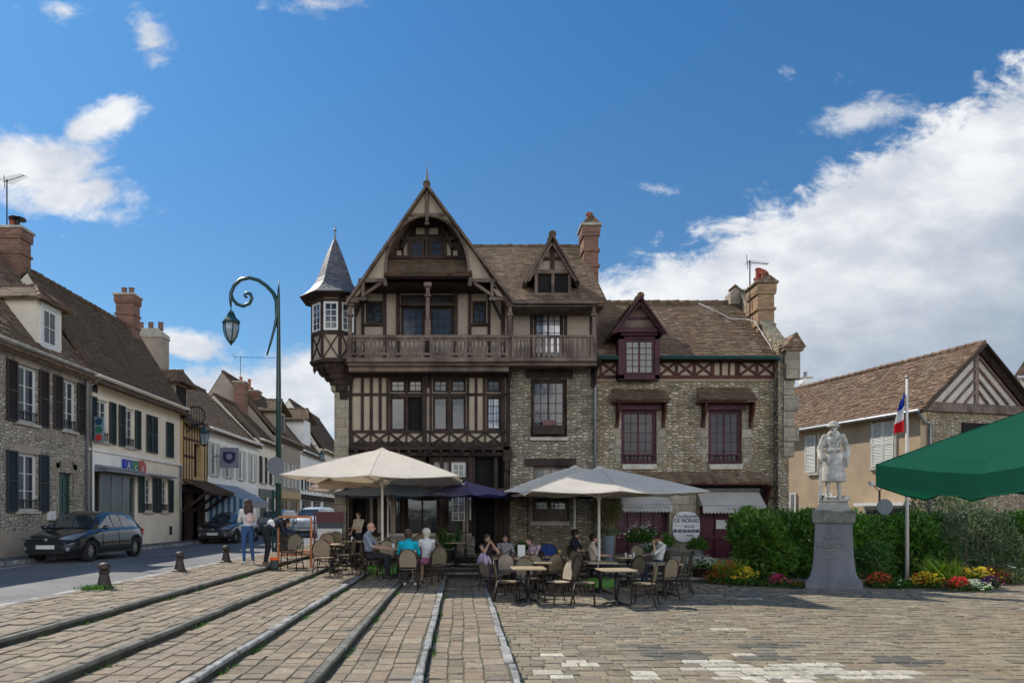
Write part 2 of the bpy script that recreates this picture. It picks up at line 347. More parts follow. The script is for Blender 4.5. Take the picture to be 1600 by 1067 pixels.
M['zinc'] = plain('zinc', (.22,.23,.24), .45, .2, 4, metal=.5)
M['iron'] = plain('black_iron', (.012,.012,.014), .5, .2, 8)
M['lampgreen'] = plain('dark_green_paint', (.008,.045,.042), .35, .15, 6, coat=.3)
M['cap'] = plain('weathered_stone', (.42,.39,.33), .95, .28, 3, bmp=.5, bscale=18)
M['pot'] = plain('terracotta', (.33,.11,.06), .8, .2, 6)
# ---------------------------------------------------------------- the ground: square, wide paved steps, street
XS = [.62, -.4, -1.38, -2.4, -3.5, -4.8]; YS = [18.6, 19.3, 19.9, 20.4, 20.9, 21.4]; RISE = .09; XR = 7.45
ROADZ, PAVEZ, TERR = .48, .58, .54
M['riser'] = plain('mossy_shade_riser', (.045,.047,.030), .95, .5, 5, bmp=.7, bscale=22)  # mossy stone, with the shade on the risers painted into its dark colour
M['joint'] = plain('mossy_joint_earth', (.11,.105,.075), 1, .45, 3)
M['kerb'] = plain('granite_kerb', (.25,.25,.245), .8, .75, 4.5, bmp=.7, bscale=30)
M['kerb_dk'] = plain('mossy_granite_kerb', (.15,.145,.125), .9, .45, 2.5, bmp=.7, bscale=25)
def asphalt():
    m, N, b = newmat('asphalt'); tc = N.new('TexCoord').outputs['Object']
    n = N.noise(tc, .5, 6, .6); f = N.noise(tc, 60, 3)
    c = N.ramp(n, [(.3, (.095,.098,.105)), (.55, (.15,.152,.16)), (.7, (.19,.19,.19))]); c = N.mix(N.m('MULTIPLY', N.smooth(N.noise(tc, 1.4, 8, .8, 1.2), .54, .6), .5), c, (.07,.07,.075)); c = N.mix(.4, c, N.ramp(f, [(.3, (.3,)*3), (.7, (.75,)*3)]), 'OVERLAY')
    N.put(b.inputs['Base Color'], c); b.inputs['Roughness'].default_value = .85; bump(N, b, f, .3, .008); return m
M['asphalt'] = asphalt()
M['earth'] = plain('earth', (.12,.10,.07), 1, .3, 1)
struct(MB().face((-1500,-1500,-.03),(1500,-1500,-.03),(1500,1500,-.03),(-1500,1500,-.03)).build('ground', M['earth']))
g = MB()
g.face((XS[0],-8,0),(26,-8,0),(26,30,0),(XS[0],30,0)); struct(g.build('square', M['joint']))
for k in range(6):
    z = RISE*(k+1); x, y = XS[k], YS[k]; xl = -30 if k < 5 else -6.65; s = MB()
    s.prism([(xl,-8,-.02),(x,-8,-.02),(x,y,-.02),(XR,y,-.02),(XR,70,-.02),(xl,70,-.02)], (0,0,z+.02))
    struct(s.build('paved_step', M['joint']))
# kerb stones along every step edge, laid stone by stone
rk = random.Random(3)
for k in range(6):
    z = RISE*(k+1); x, y1 = XS[k], YS[k]; s = MB(); y = -4.0
    while y < y1-.1:
        L = min(rk.uniform(.45, 1.3), y1-y); j, j2, a_, c_ = rk.uniform(-.012, .012), rk.uniform(-.012, .012), rk.uniform(.012, .024), rk.uniform(.012, .024); w_ = rk.uniform(.055, .10)
        s.poly([(x-w_,y+.012,z-.032),(x+.014+j,y+.012,z-.032),(x+.014+j2,y+L-.012,z-.032),(x-w_,y+L-.012,z-.032),(x-w_,y+.012,z+a_),(x+.012+j,y+.018,z+a_-.004),(x+.012+j2,y+L-.02,z+c_-.004),(x-w_,y+L-.012,z+c_)],[(3,2,1,0),(4,5,6,7),(0,1,5,4),(1,2,6,5),(2,3,7,6),(3,0,4,7)]); y += L
    xx = x+.02
    while xx < XR-.1:
        L = min(rk.uniform(.7, 1.2), XR-xx); s.box(xx+.006, y1-.014, z-.032, xx+L-.006, y1+.09, z+.018+rk.uniform(0, .005)); xx += L
    struct(s.build('kerb', M['kerb'] if k in (0, 1, 3) else M['kerb_dk'], bevel=.008))
    s = MB(); s.box(x-.06, -4, z-.092, x+.004, y1-.002, z-.033); s.box(x+.005, y1-.002, z-.092, XR, y1+.05, z-.033); struct(s.build('riser', M['riser']))
s = MB().face((-12.2,-10,ROADZ),(-6.65,-10,ROADZ),(-6.65,90,ROADZ),(-12.2,90,ROADZ)); struct(s.build('road', M['asphalt']))
s = MB(); s.box(-13.6,-10,.4,-12.3,90,PAVEZ); struct(s.build('pavement', plain('pavement_asphalt', (.13,.125,.12), .9, .25, .8)))
s = MB(); yy = -2.0
while yy < 80: s.box(-12.3, yy+.005, .40, -12.18, yy+.99, PAVEZ+.004+rk.uniform(0, .004)); s.box(-6.67, yy+.005, .42, -6.5, yy+.99, TERR+.006+rk.uniform(0, .004)); yy += 1
struct(s.build('street_kerb', M['kerb']))
M['roadpaint'] = plain('worn_road_paint', (.48,.48,.46), .8, .35, 5)
s = MB()
for y0 in (12.2, 14.6, 17.0): s.box(-11.6, y0, ROADZ+.002, -11.48, y0+1.2, ROADZ+.005)
for j in range(9): s.box(-11.9+j*.62, 40, ROADZ+.002, -11.55+j*.62, 43, ROADZ+.005)
struct(s.build('road_marking', M['roadpaint']))
# every sett is a slab of its own shape in one laid sheet; some on the square still carry pale paint
def sett_stone(name, tints, worn):
    m, N, b = newmat(name); g = N.new('NewGeometry'); tc = N.new('TexCoord').outputs['Object']; k = len(tints)
    c = N.ramp(g.outputs['Random Per Island'], [(i/(k-1), t) for i, t in enumerate(tints)])
    c = N.mix(.65, c, N.ramp(N.noise(tc, 16, 6, .7), [(.25, (.18,)*3), (.75, (.82,)*3)]), 'OVERLAY')
    c = N.mix(N.m('MULTIPLY', N.smooth(N.noise(tc, .55, 7, .7, .5), .46, .66), .6), c, worn)
    c = N.mix(N.m('MULTIPLY', N.smooth(N.noise(tc, 1.6, 7, .75, .8), .53, .68), .62), c, (.085,.078,.060))
    c = N.mix(N.m('MULTIPLY', N.smooth(N.noise(tc, 5, 6, .8, .6), .56, .7), .45), c, (.12,.13,.065))
    N.put(b.inputs['Base Color'], c); b.inputs['Roughness'].default_value = .82; b.inputs['Specular IOR Level'].default_value = .25
    bump(N, b, N.m('ADD', N.noise(tc, 12, 5, .7), N.m('MULTIPLY', N.noise(tc, 60, 3), .3)), .55, .02); return m
ST1 = [(r*.97, g_*.95, b_*.88) for r, g_, b_ in [(.17,.148,.118),(.265,.235,.185),(.20,.172,.14),(.31,.275,.22),(.245,.195,.15),(.225,.205,.175),(.185,.162,.135),(.28,.24,.19)]]
M['stone_a'] = sett_stone('sandstone_setts', ST1, (.25,.195,.12)); M['stone_b'] = sett_stone('step_setts', [(c[0]*1.04, c[1]*1.0, c[2]*.98) for c in ST1], (.25,.205,.16)); M['stone_p'] = sett_stone('painted_setts', [(.46,.43,.35),(.55,.51,.42),(.38,.35,.29)], (.36,.33,.26)); M['stone_d'] = sett_stone('dark_setts', [(.10,.095,.08),(.15,.14,.12)], (.09,.085,.07))
BLOBS = [(1.46,8.42,.26,.28,1),(1.05,7.85,.24,.22,1),(2.12,7.8,.22,.24,1),(1.25,8.9,.14,.2,1),(3.2,8.25,.42,.42,1),(3.0,8.75,.22,.2,1),(3.5,7.75,.5,.25,1),(4.2,8.15,.52,.30,1),(4.75,7.85,.45,.28,1),(3.75,9.0,.25,.12,1),(4.3,11.0,.35,.10,1),(6.2,14.8,.5,.12,1),(5.6,15.4,.3,.1,1),(2.85,8.95,.42,.34,2),(2.5,9.5,.3,.2,2),(3.95,8.8,.3,.2,2),(5.6,8.6,.5,.25,2),(4.4,9.6,.4,.15,2)]
def lay(name, x0, x1, y0, y1, z, mats, seed, cx=.27, cy=.205, along_x=True, blobs=(), minor=.5):
    r = random.Random(seed); V, F, MI = [], [], []; rows0, rows1, u0, u1 = (y0, y1, x0, x1) if along_x else (x0, x1, y0, y1); v = rows0; g = .0065
    while v < rows1-.05:
        h = min(cy*r.uniform(.82, 1.2), rows1-v); h = rows1-v if rows1-v-h < .09 else h; u = u0-r.uniform(0, cx)
        while u < u1:
            w = cx*r.uniform(.55, 1.35); a, b_ = max(u, u0), min(u+w, u1); u += w
            if b_-a < .05: continue
            if not along_x and r.random() < 0: pass
            j = lambda: r.uniform(-.009, .009); t = .018; zt = z+.011+r.uniform(-.007, .007); n = len(V)
            wob = .012*math.sin(a*1.3+v)+.005*math.sin(a*5+v*3)
            q = [(a+g+j(), v+g+wob+j()), (b_-g+j(), v+g+wob+j()), (b_-g+j(), v+h-g+wob+j()), (a+g+j(), v+h-g+wob+j())]
            if not along_x: q = [(min(max(p[1], x0+.004), x1-.004), p[0]) for p in q][::-1]
            mx_, my_ = sum(p[0] for p in q)/4, sum(p[1] for p in q)/4; tz = [r.uniform(-.003, .003) for _ in q]
            V += [(p[0], p[1], z-.004) for p in q]+[(p[0]+(mx_-p[0])*.07, p[1]+(my_-p[1])*.09, zt+e) for p, e in zip(q, tz)]
            F += [(n+4, n+5, n+6, n+7)]+[(n+k, n+(k+1) % 4, n+4+(k+1) % 4, n+4+k) for k in range(4)]; mi = 0
            for bx, by, rx, ry, k in blobs:
                if ((mx_-bx)/rx)**2+((my_-by)/ry)**2 < 1+r.uniform(-.35, .35): mi = k
            MI += [mi]*5
        v += h
    me = bpy.data.meshes.new(name); me.from_pydata(V, [], F)
    for m_ in mats: me.materials.append(M[m_])
    me.polygons.foreach_set('material_index', MI); o = bpy.data.objects.new(name, me); COL.objects.link(o); return struct(o)
lay('square_paving', XS[0]+.02, 19.5, 5.6, YS[0]-.02, 0, ['stone_a','stone_p','stone_d'], 1, blobs=BLOBS)
lay('square_paving', XR+.02, 19.5, YS[0]-.02, 24, 0, ['stone_a'], 9)
XE = XS+[-6.52]
for k in range(6):
    z = RISE*(k+1); lay('step_paving', XE[k+1]+.02, XE[k]-.08, 5.6, YS[k]+.0 if k < 5 else 40, z, ['stone_b','stone_p','stone_d'], 20+k, cx=.30, cy=.205, along_x=False)
    lay('step_paving', XE[k]-.08, XR, YS[k]+.10, (YS[k+1]-.02) if k < 5 else 22.6, z, ['stone_b'], 40+k)
# ---------------------------------------------------------------- building helpers (walls with real openings, windows, roofs)
def wall(parent, fr, u0, u1, z0, z1, holes, mat, d=0.0, reveal=.18, name='wall', rmat=None, thick=.3):
    """front face of a wall at depth d cut by holes [(u0,u1,z0,z1)], with reveals running inwards and a solid back"""
    us = sorted({u0, u1, *[h[0] for h in holes], *[h[1] for h in holes]}); zs = sorted({z0, z1, *[h[2] for h in holes], *[h[3] for h in holes]})
    b = MB(fr)
    for i in range(len(us)-1):
        for j in range(len(zs)-1):
            a, c = (us[i]+us[i+1])/2, (zs[j]+zs[j+1])/2
            if a < u0 or a > u1 or c < z0 or c > z1 or any(h[0] < a < h[1] and h[2] < c < h[3] for h in holes): continue
            b.face((us[i],d,zs[j]),(us[i+1],d,zs[j]),(us[i+1],d,zs[j+1]),(us[i],d,zs[j+1]))
    for a, c, e, f in holes:
        r = d-reveal
        b.face((a,d,e),(a,r,e),(a,r,f),(a,d,f)); b.face((c,d,e),(c,d,f),(c,r,f),(c,r,e)); b.face((a,d,f),(a,r,f),(c,r,f),(c,d,f)); b.face((a,d,e),(c,d,e),(c,r,e),(a,r,e))
    b.face((u0,d,z0),(u0,d-thick,z0),(u0,d-thick,z1),(u0,d,z1)); b.face((u1,d,z0),(u1,d,z1),(u1,d-thick,z1),(u1,d-thick,z0))
    b.face((u0,d-thick,z0),(u1,d-thick,z0),(u1,d-thick,z1),(u0,d-thick,z1))
    return b.build(name, mat, parent, recalc=False)
def window(parent, fr, u0, u1, z0, z1, d, cols=2, rows=3, mat='timber', glass='glass', leaves=2, fw=.06, mw=.022, transom=None, name='window', th=.05):
    """casement: outer frame, leaves and glazing bars; the pane is a sub-part"""
    b = MB(fr); mat_ = M[mat] if isinstance(mat, str) else mat
    B = lambda a, c, e, f, t=th: b.box(a, d-.03, e, c, d-.03+t, f)
    B(u0, u0+fw, z0, z1); B(u1-fw, u1, z0, z1); B(u0+fw, u1-fw, z1-fw, z1); B(u0+fw, u1-fw, z0, z0+fw)
    a0, a1, b0, b1 = u0+fw, u1-fw, z0+fw, z1-fw; segs = [(b0, b1, rows)]
    if transom: zt = z0+(z1-z0)*transom[0]; B(a0, a1, zt-.03, zt+.03); segs = [(b0, zt-.03, rows), (zt+.03, b1, transom[1])]
    for s0, s1, rw in segs:
        lw = (a1-a0)/leaves
        for k in range(leaves):
            l0, l1 = a0+k*lw, a0+(k+1)*lw; s_ = .028
            B(l0, l0+s_, s0, s1, th*.8); B(l1-s_, l1, s0, s1, th*.8); B(l0+s_, l1-s_, s0, s0+s_, th*.8); B(l0+s_, l1-s_, s1-s_, s1, th*.8)
            c = cols
            for i in range(1, c): x = l0+s_+(l1-l0-2*s_)*i/c; B(x-mw/2, x+mw/2, s0+s_, s1-s_, th*.6)
            for i in range(1, rw): z = s0+s_+(s1-s0-2*s_)*i/rw; B(l0+s_, l1-s_, z-mw/2, z+mw/2, th*.55)
    w = b.build(name, mat_, parent)
    p = MB(fr); p.box(u0+fw*.5, d-.026, z0+fw*.5, u1-fw*.5, d-.012, z1-fw*.5); p.build('pane', M[glass], w)
    return w
def shutter(parent, fr, u0, u1, z0, z1, d, mat, name='shutter'):
    b = MB(fr); t = .04; s = .05
    b.box(u0,d,z0,u0+s,d+t,z1); b.box(u1-s,d,z0,u1,d+t,z1); zm = (z0+z1)/2
    for z in (z0, zm-s/2, z1-s): b.box(u0+s,d,z,u1-s,d+t,z+s)
    n = int((z1-z0)/.065)
    for i in range(n):
        z = z0+s+(z1-z0-2*s)*(i+.5)/n; b.poly([(u0+s,d+.004,z+.022),(u1-s,d+.004,z+.022),(u1-s,d+.034,z-.018),(u0+s,d+.034,z-.018)],[(0,1,2,3)])
    b.box(u0+s,d-.002,z0+s,u1-s,d+.003,z1-s)
    return b.build(name, M[mat], parent)
def roof(parent, A, B, C, D, mat, name='roof', course=.115, seg=.34, thick=.10, lip=.016, jit=.012, ridge=True, sag=.0, seed=1):
    """tiled slope: eave A->B, ridge D->C (A under D). Every course is a row of slightly uneven strips with a lip"""
    A, B, C, D = map(Vector, (A, B, C, D)); rr = random.Random(seed); L = ((D-A).length+(C-B).length)/2; n = max(3, int(L/course))
    nrm = (B-A).cross(D-A).normalized()
    if nrm.z < 0: nrm = -nrm
    w = max((B-A).length, (C-D).length); m = max(2, int(w/seg)); b = MB()
    pt = lambda s, t: (A*(1-s)+B*s)*(1-t)+(D*(1-s)+C*s)*t - Vector((0,0,1))*sag*math.sin(PI*s)*(.3+.7*t)
    hs = [[rr.uniform(-jit, jit)*.5 for _ in range(m)] for _ in range(n+1)]
    for i in range(n):
        t0, t1 = i/n, (i+1)/n
        for k in range(m):
            s0, s1 = k/m, (k+1)/m; h = hs[i][k]+rr.uniform(0, jit)*.4; dz = rr.uniform(-.12, .12)*course/L
            p0, p1, p2, p3 = pt(s0, max(0, t0-.1/n+dz)), pt(s1, max(0, t0-.1/n+dz)), pt(s1, t1+.15/n), pt(s0, t1+.15/n)
            a, c = p0+nrm*(lip+h), p1+nrm*(lip+h); b.face(a, c, p2+nrm*hs[i+1][k]*.3, p3+nrm*hs[i+1][k]*.3); b.face(p0-nrm*.01, p1-nrm*.01, c, a)
    u = nrm*-thick; q = [A, B, C, D]; qs = [p+u for p in q]
    b.face(qs[3], qs[2], qs[1], qs[0]); 
    for i in range(4): j = (i+1) % 4; b.face(q[i]+nrm*.012, qs[i], qs[j], q[j]+nrm*.012)
    o = b.build(name, M[mat] if isinstance(mat, str) else mat, parent, recalc=False)
    if ridge: ridge_tiles(o, D, C, mat, rr)
    return o
def ridge_tiles(parent, P, Q, mat, rr=random.Random(2), r=.10, name='ridge_tiles'):
    P, Q = Vector(P), Vector(Q); L = (Q-P).length; n = max(1, int(L/.36)); d = (Q-P)/n; b = MB()
    for i in range(n):
        a = P+d*i; z = Vector((0, 0, rr.uniform(-.01, .01)-.03)); b.tube([a+z, a+d*1.06+z+Vector((0,0,.012))], [r*.92, r*1.05], 8)
        b.tube([a+d*.98+z, a+d*1.06+z], [r*1.22, r*1.22], 8)
    return b.build(name, M[mat] if isinstance(mat, str) else mat, parent)
def chimney(parent, cx, cy, z0, z1, wx, wy, mat='brick', pots=2, cap='cap', bands=2, name='chimney', potmat='pot', poth=.35):
    b = MB(); b.box(cx-wx/2,cy-wy/2,z0,cx+wx/2,cy+wy/2,z1-.35)
    for k in range(bands): z = z1-.35-.0-.55*k; e = .05; b.box(cx-wx/2-e,cy-wy/2-e,z-.09,cx+wx/2+e,cy+wy/2+e,z+.003)
    b.box(cx-wx/2-.06,cy-wy/2-.06,z1-.347,cx+wx/2+.06,cy+wy/2+.06,z1-.1); o = b.build(name, M[mat], parent, bevel=.01)
    c = MB(); c.box(cx-wx/2-.11,cy-wy/2-.11,z1-.097,cx+wx/2+.11,cy+wy/2+.11,z1); c.build('chimney_cap', M[cap], o, bevel=.015)
    for k in range(pots):
        px = cx+(k-(pots-1)/2)*min(.34, wx/max(1, pots))*1.0 if wx >= wy else cx; py = cy if wx >= wy else cy+(k-(pots-1)/2)*min(.36, wy/max(1, pots))
        MB().lathe([(.12,0),(.11,poth*.85),(.135,poth*.87),(.13,poth),(.09,poth),(.08,poth*.6)], (px, py, z1+.002), 10).build('chimney_pot', M[potmat], o, smooth=False)
    return o
def antenna(label, x, y, z, h, L, ang=0, cat='antenna', n=8, dishless=True):
    t = thing('antenna', label, cat, (x, y, z)); MB().tube([(x,y,z),(x,y,z+h)], .022, 6).build('mast', M['iron'], t)
    b = MB(); c, s = math.cos(ang), math.sin(ang); b.tube([(x-c*L*.15,y-s*L*.15,z+h-.05),(x+c*L*.85,y+s*L*.85,z+h-.12)], .014, 5)
    for i in range(n):
        q = -.1+.92*i/(n-1); w = .26-.13*i/n; px, py, pz = x+c*L*q, y+s*L*q, z+h-.06-.06*q; b.tube([(px+s*w,py-c*w,pz),(px-s*w,py+c*w,pz)], .008, 4)
    b.tube([(x-c*L*.1,y-s*L*.1,z+h-.3),(x-c*L*.15,y-s*L*.15,z+h+.2)], .012, 4)
    b.build('boom', M['iron'], t); return t
def drain(parent, fr, pts, r=.045, mat='zinc', name='downpipe'):
    return MB(fr).tube(pts, r, 8).build(name, M[mat], parent, smooth=True)
# ---------------------------------------------------------------- the half-timbered restaurant (front wall in the plane Y = 22.2)
class Plane_:
    """a front-facing wall plane; sizes read off the photograph are turned into metres on it"""
    def __init__(s, Y): s.Y = Y; s.fr = frame((0, Y, 0), (1, 0, 0), (0, -1, 0))
    def x(s, px, d=0): return (px-VX)*(s.Y-d)/FPX
    def z(s, py, d=0): return EYE+(VY-py)*(s.Y-d)/FPX
    def pb(s, b, x0, y0, x1, y1, d0, d1):
        b.box(s.x(x0, d1), d0, s.z(y1, d1), s.x(x1, d1), d1, s.z(y0, d1))
    def pr(s, x0, y0, x1, y1, d=0): return (s.x(x0, d), s.x(x1, d), s.z(y1, d), s.z(y0, d))
    def bar(s, b, x0, y0, x1, y1, d, w, h): b.bar((s.x(x0, d), d, s.z(y0, d)), (s.x(x1, d), d, s.z(y1, d)), h, w, (0, 1, 0))
A_ = Plane_(22.2); fr = A_.fr; G = TERR
house = thing('half_timbered_house', 'tall half-timbered restaurant with pointed gable, wooden balcony and slate turret', 'building', (0, 22.2, G))
# body behind the front
b = MB(); b.box(-3.6,22.52,0,4.42,29.5,8.4); b.prism([(4.4,22.3,8.4),(4.4,29.3,8.4),(4.4,25.7,11.7)],(-.25,0,0)); b.build('side_wall', M['plaster_g'], house)
# ground floor
wz = A_.z
gw = [A_.pr(633,768,686,834), A_.pr(697,770,723,832), A_.pr(678,721,701,748), A_.pr(705,721,728,748), A_.pr(743,770,772,868), A_.pr(742,715,788,762), A_.pr(552,768,572,868), A_.pr(585,768,628,834)]
wall(house, fr, A_.x(545), A_.x(793), G, A_.z(712), gw, M['timber'], reveal=.3, name='ground_floor_front')
window(house, fr, *gw[0], -.12, 1, 1, leaves=2, mat='timber'); window(house, fr, *gw[1], -.12, 1, 1, leaves=1); window(house, fr, *gw[7], -.12, 2, 1, leaves=2)
window(house, fr, *gw[2], -.12, 2, 2, leaves=1, mat='cap'); window(house, fr, *gw[3], -.12, 2, 2, leaves=1, mat='white')
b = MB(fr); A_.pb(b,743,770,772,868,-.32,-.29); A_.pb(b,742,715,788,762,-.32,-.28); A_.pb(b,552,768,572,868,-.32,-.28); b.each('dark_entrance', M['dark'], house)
b = MB(fr)
for x0, x1 in ((574,582),(590,596),(610,618),(723,733)): A_.pb(b,x0,772,x1,832,.0,.03)
b.each('ground_floor_panel', M['plaster_g'], house)
b = MB(fr); A_.pb(b,574,838,742,868,0,.16); b.build('plinth', M['rubble_l'], house)
b = MB(fr); A_.pb(b,604,833,682,838,0,.26); A_.pb(b,690,833,737,838,0,.26); b.each('sill', M['cap'], house, bevel=.01)
b = MB(fr)
for x in (548,574,601,630,690,735,775,790): A_.pb(b,x-3,712,x+3,866,.0,.10)
A_.pb(b,545,762,793,769,.0,.13); A_.pb(b,545,745,740,751,0,.07)
b.build('ground_floor_post', M['timber'], house, bevel=.01)
# photo lattice frame between the windows
b = MB(fr)
for x in (707,716.5,726): A_.pb(b,x-.8,775,x+.8,813,.06,.09)
for y in (775,787.5,800,812.5): A_.pb(b,706.4,y-.7,726.6,y+.7,.062,.088)
lat = b.build('display_frame', M['white'], house); b = MB(fr)
for i, (x, y) in enumerate(((708,777),(718,777),(708,789),(718,789),(708,801.5),(718,801.5))): A_.pb(b,x,y,x+7.5,y+9,.05,.07)
b.each('display_picture', plain('grey_photo_prints', (.18,.18,.18), .4, .7, 9, bmp=0), lat)
b = MB(fr); A_.pb(b,733.5,768,736,812,.1,.13); b.build('lamp_tube', M['white'], house)
# stone pier on the corner
b = MB(); b.box(A_.x(524),22.02,0,A_.x(546),29,A_.z(603)); b.box(A_.x(519),21.98,A_.z(612),A_.x(547),22.6,A_.z(600)); b.build('corner_pier', M['quoin'], house)
# joist band between ground and first floor
b = MB(fr); A_.pb(b,545,697,797,703,0,.30); A_.pb(b,545,706,797,712,0,.22); A_.pb(b,545,690,797,712,-.3,.02)
for i in range(15):
    x = 556+i*16.6; A_.pb(b,x-2.2,702,x+2.2,708,.1,.38)
A_.pb(b,663,690,672,740,.05,.26); A_.pb(b,786,697,800,720,.0,.3)
for x in (556,668,792): A_.bar(b,x,735,x,712,.2,.12,.14)
b.build('joist_band', M['timber'], house, bevel=.012)
# first floor
fw = [A_.pr(609,590,634,613), A_.pr(637,590,661,613), A_.pr(609,619,634,673), A_.pr(637,619,661,673), A_.pr(676,590,700,613), A_.pr(704,590,728,613), A_.pr(676,619,700,673), A_.pr(704,619,728,673), A_.pr(760,590,783,613), A_.pr(760,619,783,672)]
wall(house, fr, A_.x(543), A_.x(797), A_.z(699), A_.z(560), fw, M['plaster'], reveal=.2, name='first_floor_wall')
for i, h in enumerate(fw):
    if i in (2, 6, 7): window(house, fr, *h, -.08, 1, 1, leaves=1, fw=.05, glass='glass')
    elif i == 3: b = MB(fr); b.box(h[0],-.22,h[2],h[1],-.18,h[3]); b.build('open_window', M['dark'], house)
    elif i == 9: window(house, fr, *h, -.08, 2, 4, leaves=1, fw=.05, glass='glass_c')
    else: window(house, fr, *h, -.08, 2, 2, leaves=1, fw=.05)
b = MB(fr)
def V(x, y0, y1, w=4.4, d=.05): A_.pb(b, x-w/2, y0, x+w/2, y1, 0, d)
def H(x0, x1, y, w=4, d=.062): A_.pb(b, x0, y-w/2, x1, y+w/2, 0, d)
H(543,797,586,7,.09); H(543,797,616,4); H(543,797,674,4,.075); H(543,797,698,5,.09)
for x in (548,566,580,594): V(x,589,672,4.6)
V(606,589,672,5); V(635.5,589,672,3.6,.053); V(663,575,697,7,.12); V(673,589,672,4,.055); V(702,589,672,3.6,.053); V(731,589,672,4,.055); V(744,589,672,4); V(757,589,672,4.6,.055); V(786,589,697,6,.057); V(794,570,697,6,.10)
for x0, x1 in ((551,579),(579,607),(607,635),(635,662),(672,702),(702,730),(730,758),(758,786)):
    V(x0,676,696,2.6,.052)
    A_.bar(b,x0+2,677,x1-2,695,.025,.045,.075); A_.bar(b,x0+2,695,x1-2,677,.03,.045,.075)
V(547,580,697,6,.08)
b.build('timber_frame', M['timber'], house, bevel=.008)
# stone bay right of the timber bay
sw = [A_.pr(829,592,886,682), A_.pr(833,728,889,814)]
wall(house, fr, A_.x(797), A_.x(932), 0, A_.z(560), sw, M['rubble_dk'], d=.02, reveal=.28, name='stone_wall')
window(house, fr, *sw[0], -.12, 2, 5, leaves=2, fw=.1); window(house, fr, *sw[1], -.12, 2, 4, leaves=2, fw=.08, mat='timber_w')
b = MB(fr); A_.pb(b,828,683,888,688,0,.12); A_.pb(b,829,814,890,821,0,.13); b.each('sill', M['cap'], house, bevel=.01)
b = MB(fr); A_.pb(b,820,716,900,728,0,.07); A_.pb(b,822,576,895,590,0,.10); b.each('lintel', M['timber'], house, bevel=.01)
wb = MB(fr); A_.pb(wb,833,664,882,678,.02,.16); wb.build('window_rail', M['timber'], house)
b = MB(fr); A_.pb(b,848,656,868,668,.03,.14); b.build('window_box', plain('old_pink_box', (.16,.08,.08), .8), house)
b = MB(fr); A_.pb(b,835,795,886,812,.0,.05); b.build('window_apron', M['timber_w'], house)
# balcony
BY = 1.05
b = MB(fr); b.box(A_.x(543,BY),0,A_.z(566,BY),A_.x(931,BY),BY-.06,A_.z(560,BY)); A_.pb(b,541,558,797,565,BY-.12,BY+.05); A_.pb(b,797,558,933,564,BY-.12,BY+.05)
A_.pb(b,545,571,795,580,.55,.8); A_.pb(b,543,566,933,571,BY-.3,BY-.1)
balc = b.build('balcony', M['timber_w'], house, bevel=.01)
b = MB(fr); A_.pb(b,543,523,797,528,BY-.07,BY+.05); A_.pb(b,799,523,928,527,BY-.06,BY+.05); A_.pb(b,545,529.5,795,532,BY-.03,BY+.02); A_.pb(b,545,551,795,555,BY-.03,BY+.02)
b.build('handrail', M['timber_w'], balc, bevel=.008)
def baluster(px, top, bot, r=.045, flat=False):
    x = A_.x(px, BY); z0, z1 = A_.z(bot, BY), A_.z(top, BY); h = z1-z0; y = 22.2-BY
    q = MB()
    if flat: q.box(x-.05,y-.02,z0,x+.05,y+.02,z1)
    else: q.lathe([(.042,0),(.042,h*.12),(.025,h*.16),(.045,h*.34),(.05,h*.42),(.024,h*.6),(.022,h*.78),(.04,h*.84),(.042,h)], (x, y, z0), 8)
    q.build('baluster', M['timber_w'], balc)
for i, px in enumerate([552,559,566,573,586,593,600,612,619,626,640,647,654,680,687,694,706,713,720,734,741,748,761,768,775,785]): baluster(px, 530, 553, flat=False)
b = MB(fr)
for px in (547,579.5,606,633,659,674,700,727,754,780,792): A_.pb(b,px-2,527,px+2,560,BY-.06,BY+.03)
for px in (802,826,868,895,925): A_.pb(b,px-2.6,526,px+2.6,560,BY-.06,BY+.03)
b.build('newel_post', M['timber_w'], balc, bevel=.008)
for px in (808,814,820,834,842,850,858,876,883,890,903,911,918): baluster(px, 528, 558, flat=px > 830)
b = MB(fr)  # braces under the balcony and little brackets
for px in (547,667,795,928):
    A_.pb(b,px-3,566,px+3,604,.0,.16); b.prism([(A_.x(px-2),.14,A_.z(604)),(A_.x(px-2),.14,A_.z(570)),(A_.x(px-2),.95,A_.z(570)),(A_.x(px-2),.80,A_.z(577)),(A_.x(px-2),.4,A_.z(584))],(.09,0,0))
b.each('bracket', M['timber'], balc, bevel=.01)
# second floor, set back behind the balcony
hw = [A_.pr(626,478,664,527), A_.pr(671,478,709,527), A_.pr(626,460,664,474), A_.pr(671,460,709,474), A_.pr(571,470,598,505), A_.pr(738,470,760,505), A_.pr(834,478,880,560), A_.pr(862,478,862.1,478.1)][:7]
wall(house, fr, A_.x(543), A_.x(932), A_.z(565), A_.z(454), hw, M['plaster_g'], reveal=.2, name='second_floor_wall')
window(house, fr, *hw[0], -.08, 3, 3, leaves=1, fw=.07); window(house, fr, *hw[1], -.08, 3, 3, leaves=1, fw=.07)
window(house, fr, *hw[2], -.08, 4, 1, leaves=1, fw=.05); window(house, fr, *hw[3], -.08, 4, 1, leaves=1, fw=.05)
window(house, fr, *hw[4], -.08, 2, 3, leaves=1, fw=.05); window(house, fr, *hw[5], -.08, 2, 3, leaves=1, fw=.05)
window(house, fr, *hw[6], -.08, 2, 4, leaves=2, fw=.07, glass='glass_c')
b = MB(fr)
V(549,456,560,7,.08); V(567,445,560,4.5); V(601,456,560,5,.07); V(622,456,560,6,.09); V(667.5,456,560,7,.14); V(712,456,560,6,.09); V(734,456,560,5,.07); V(764,445,560,4.5); V(786,445,560,6); V(797,456,560,8,.1)
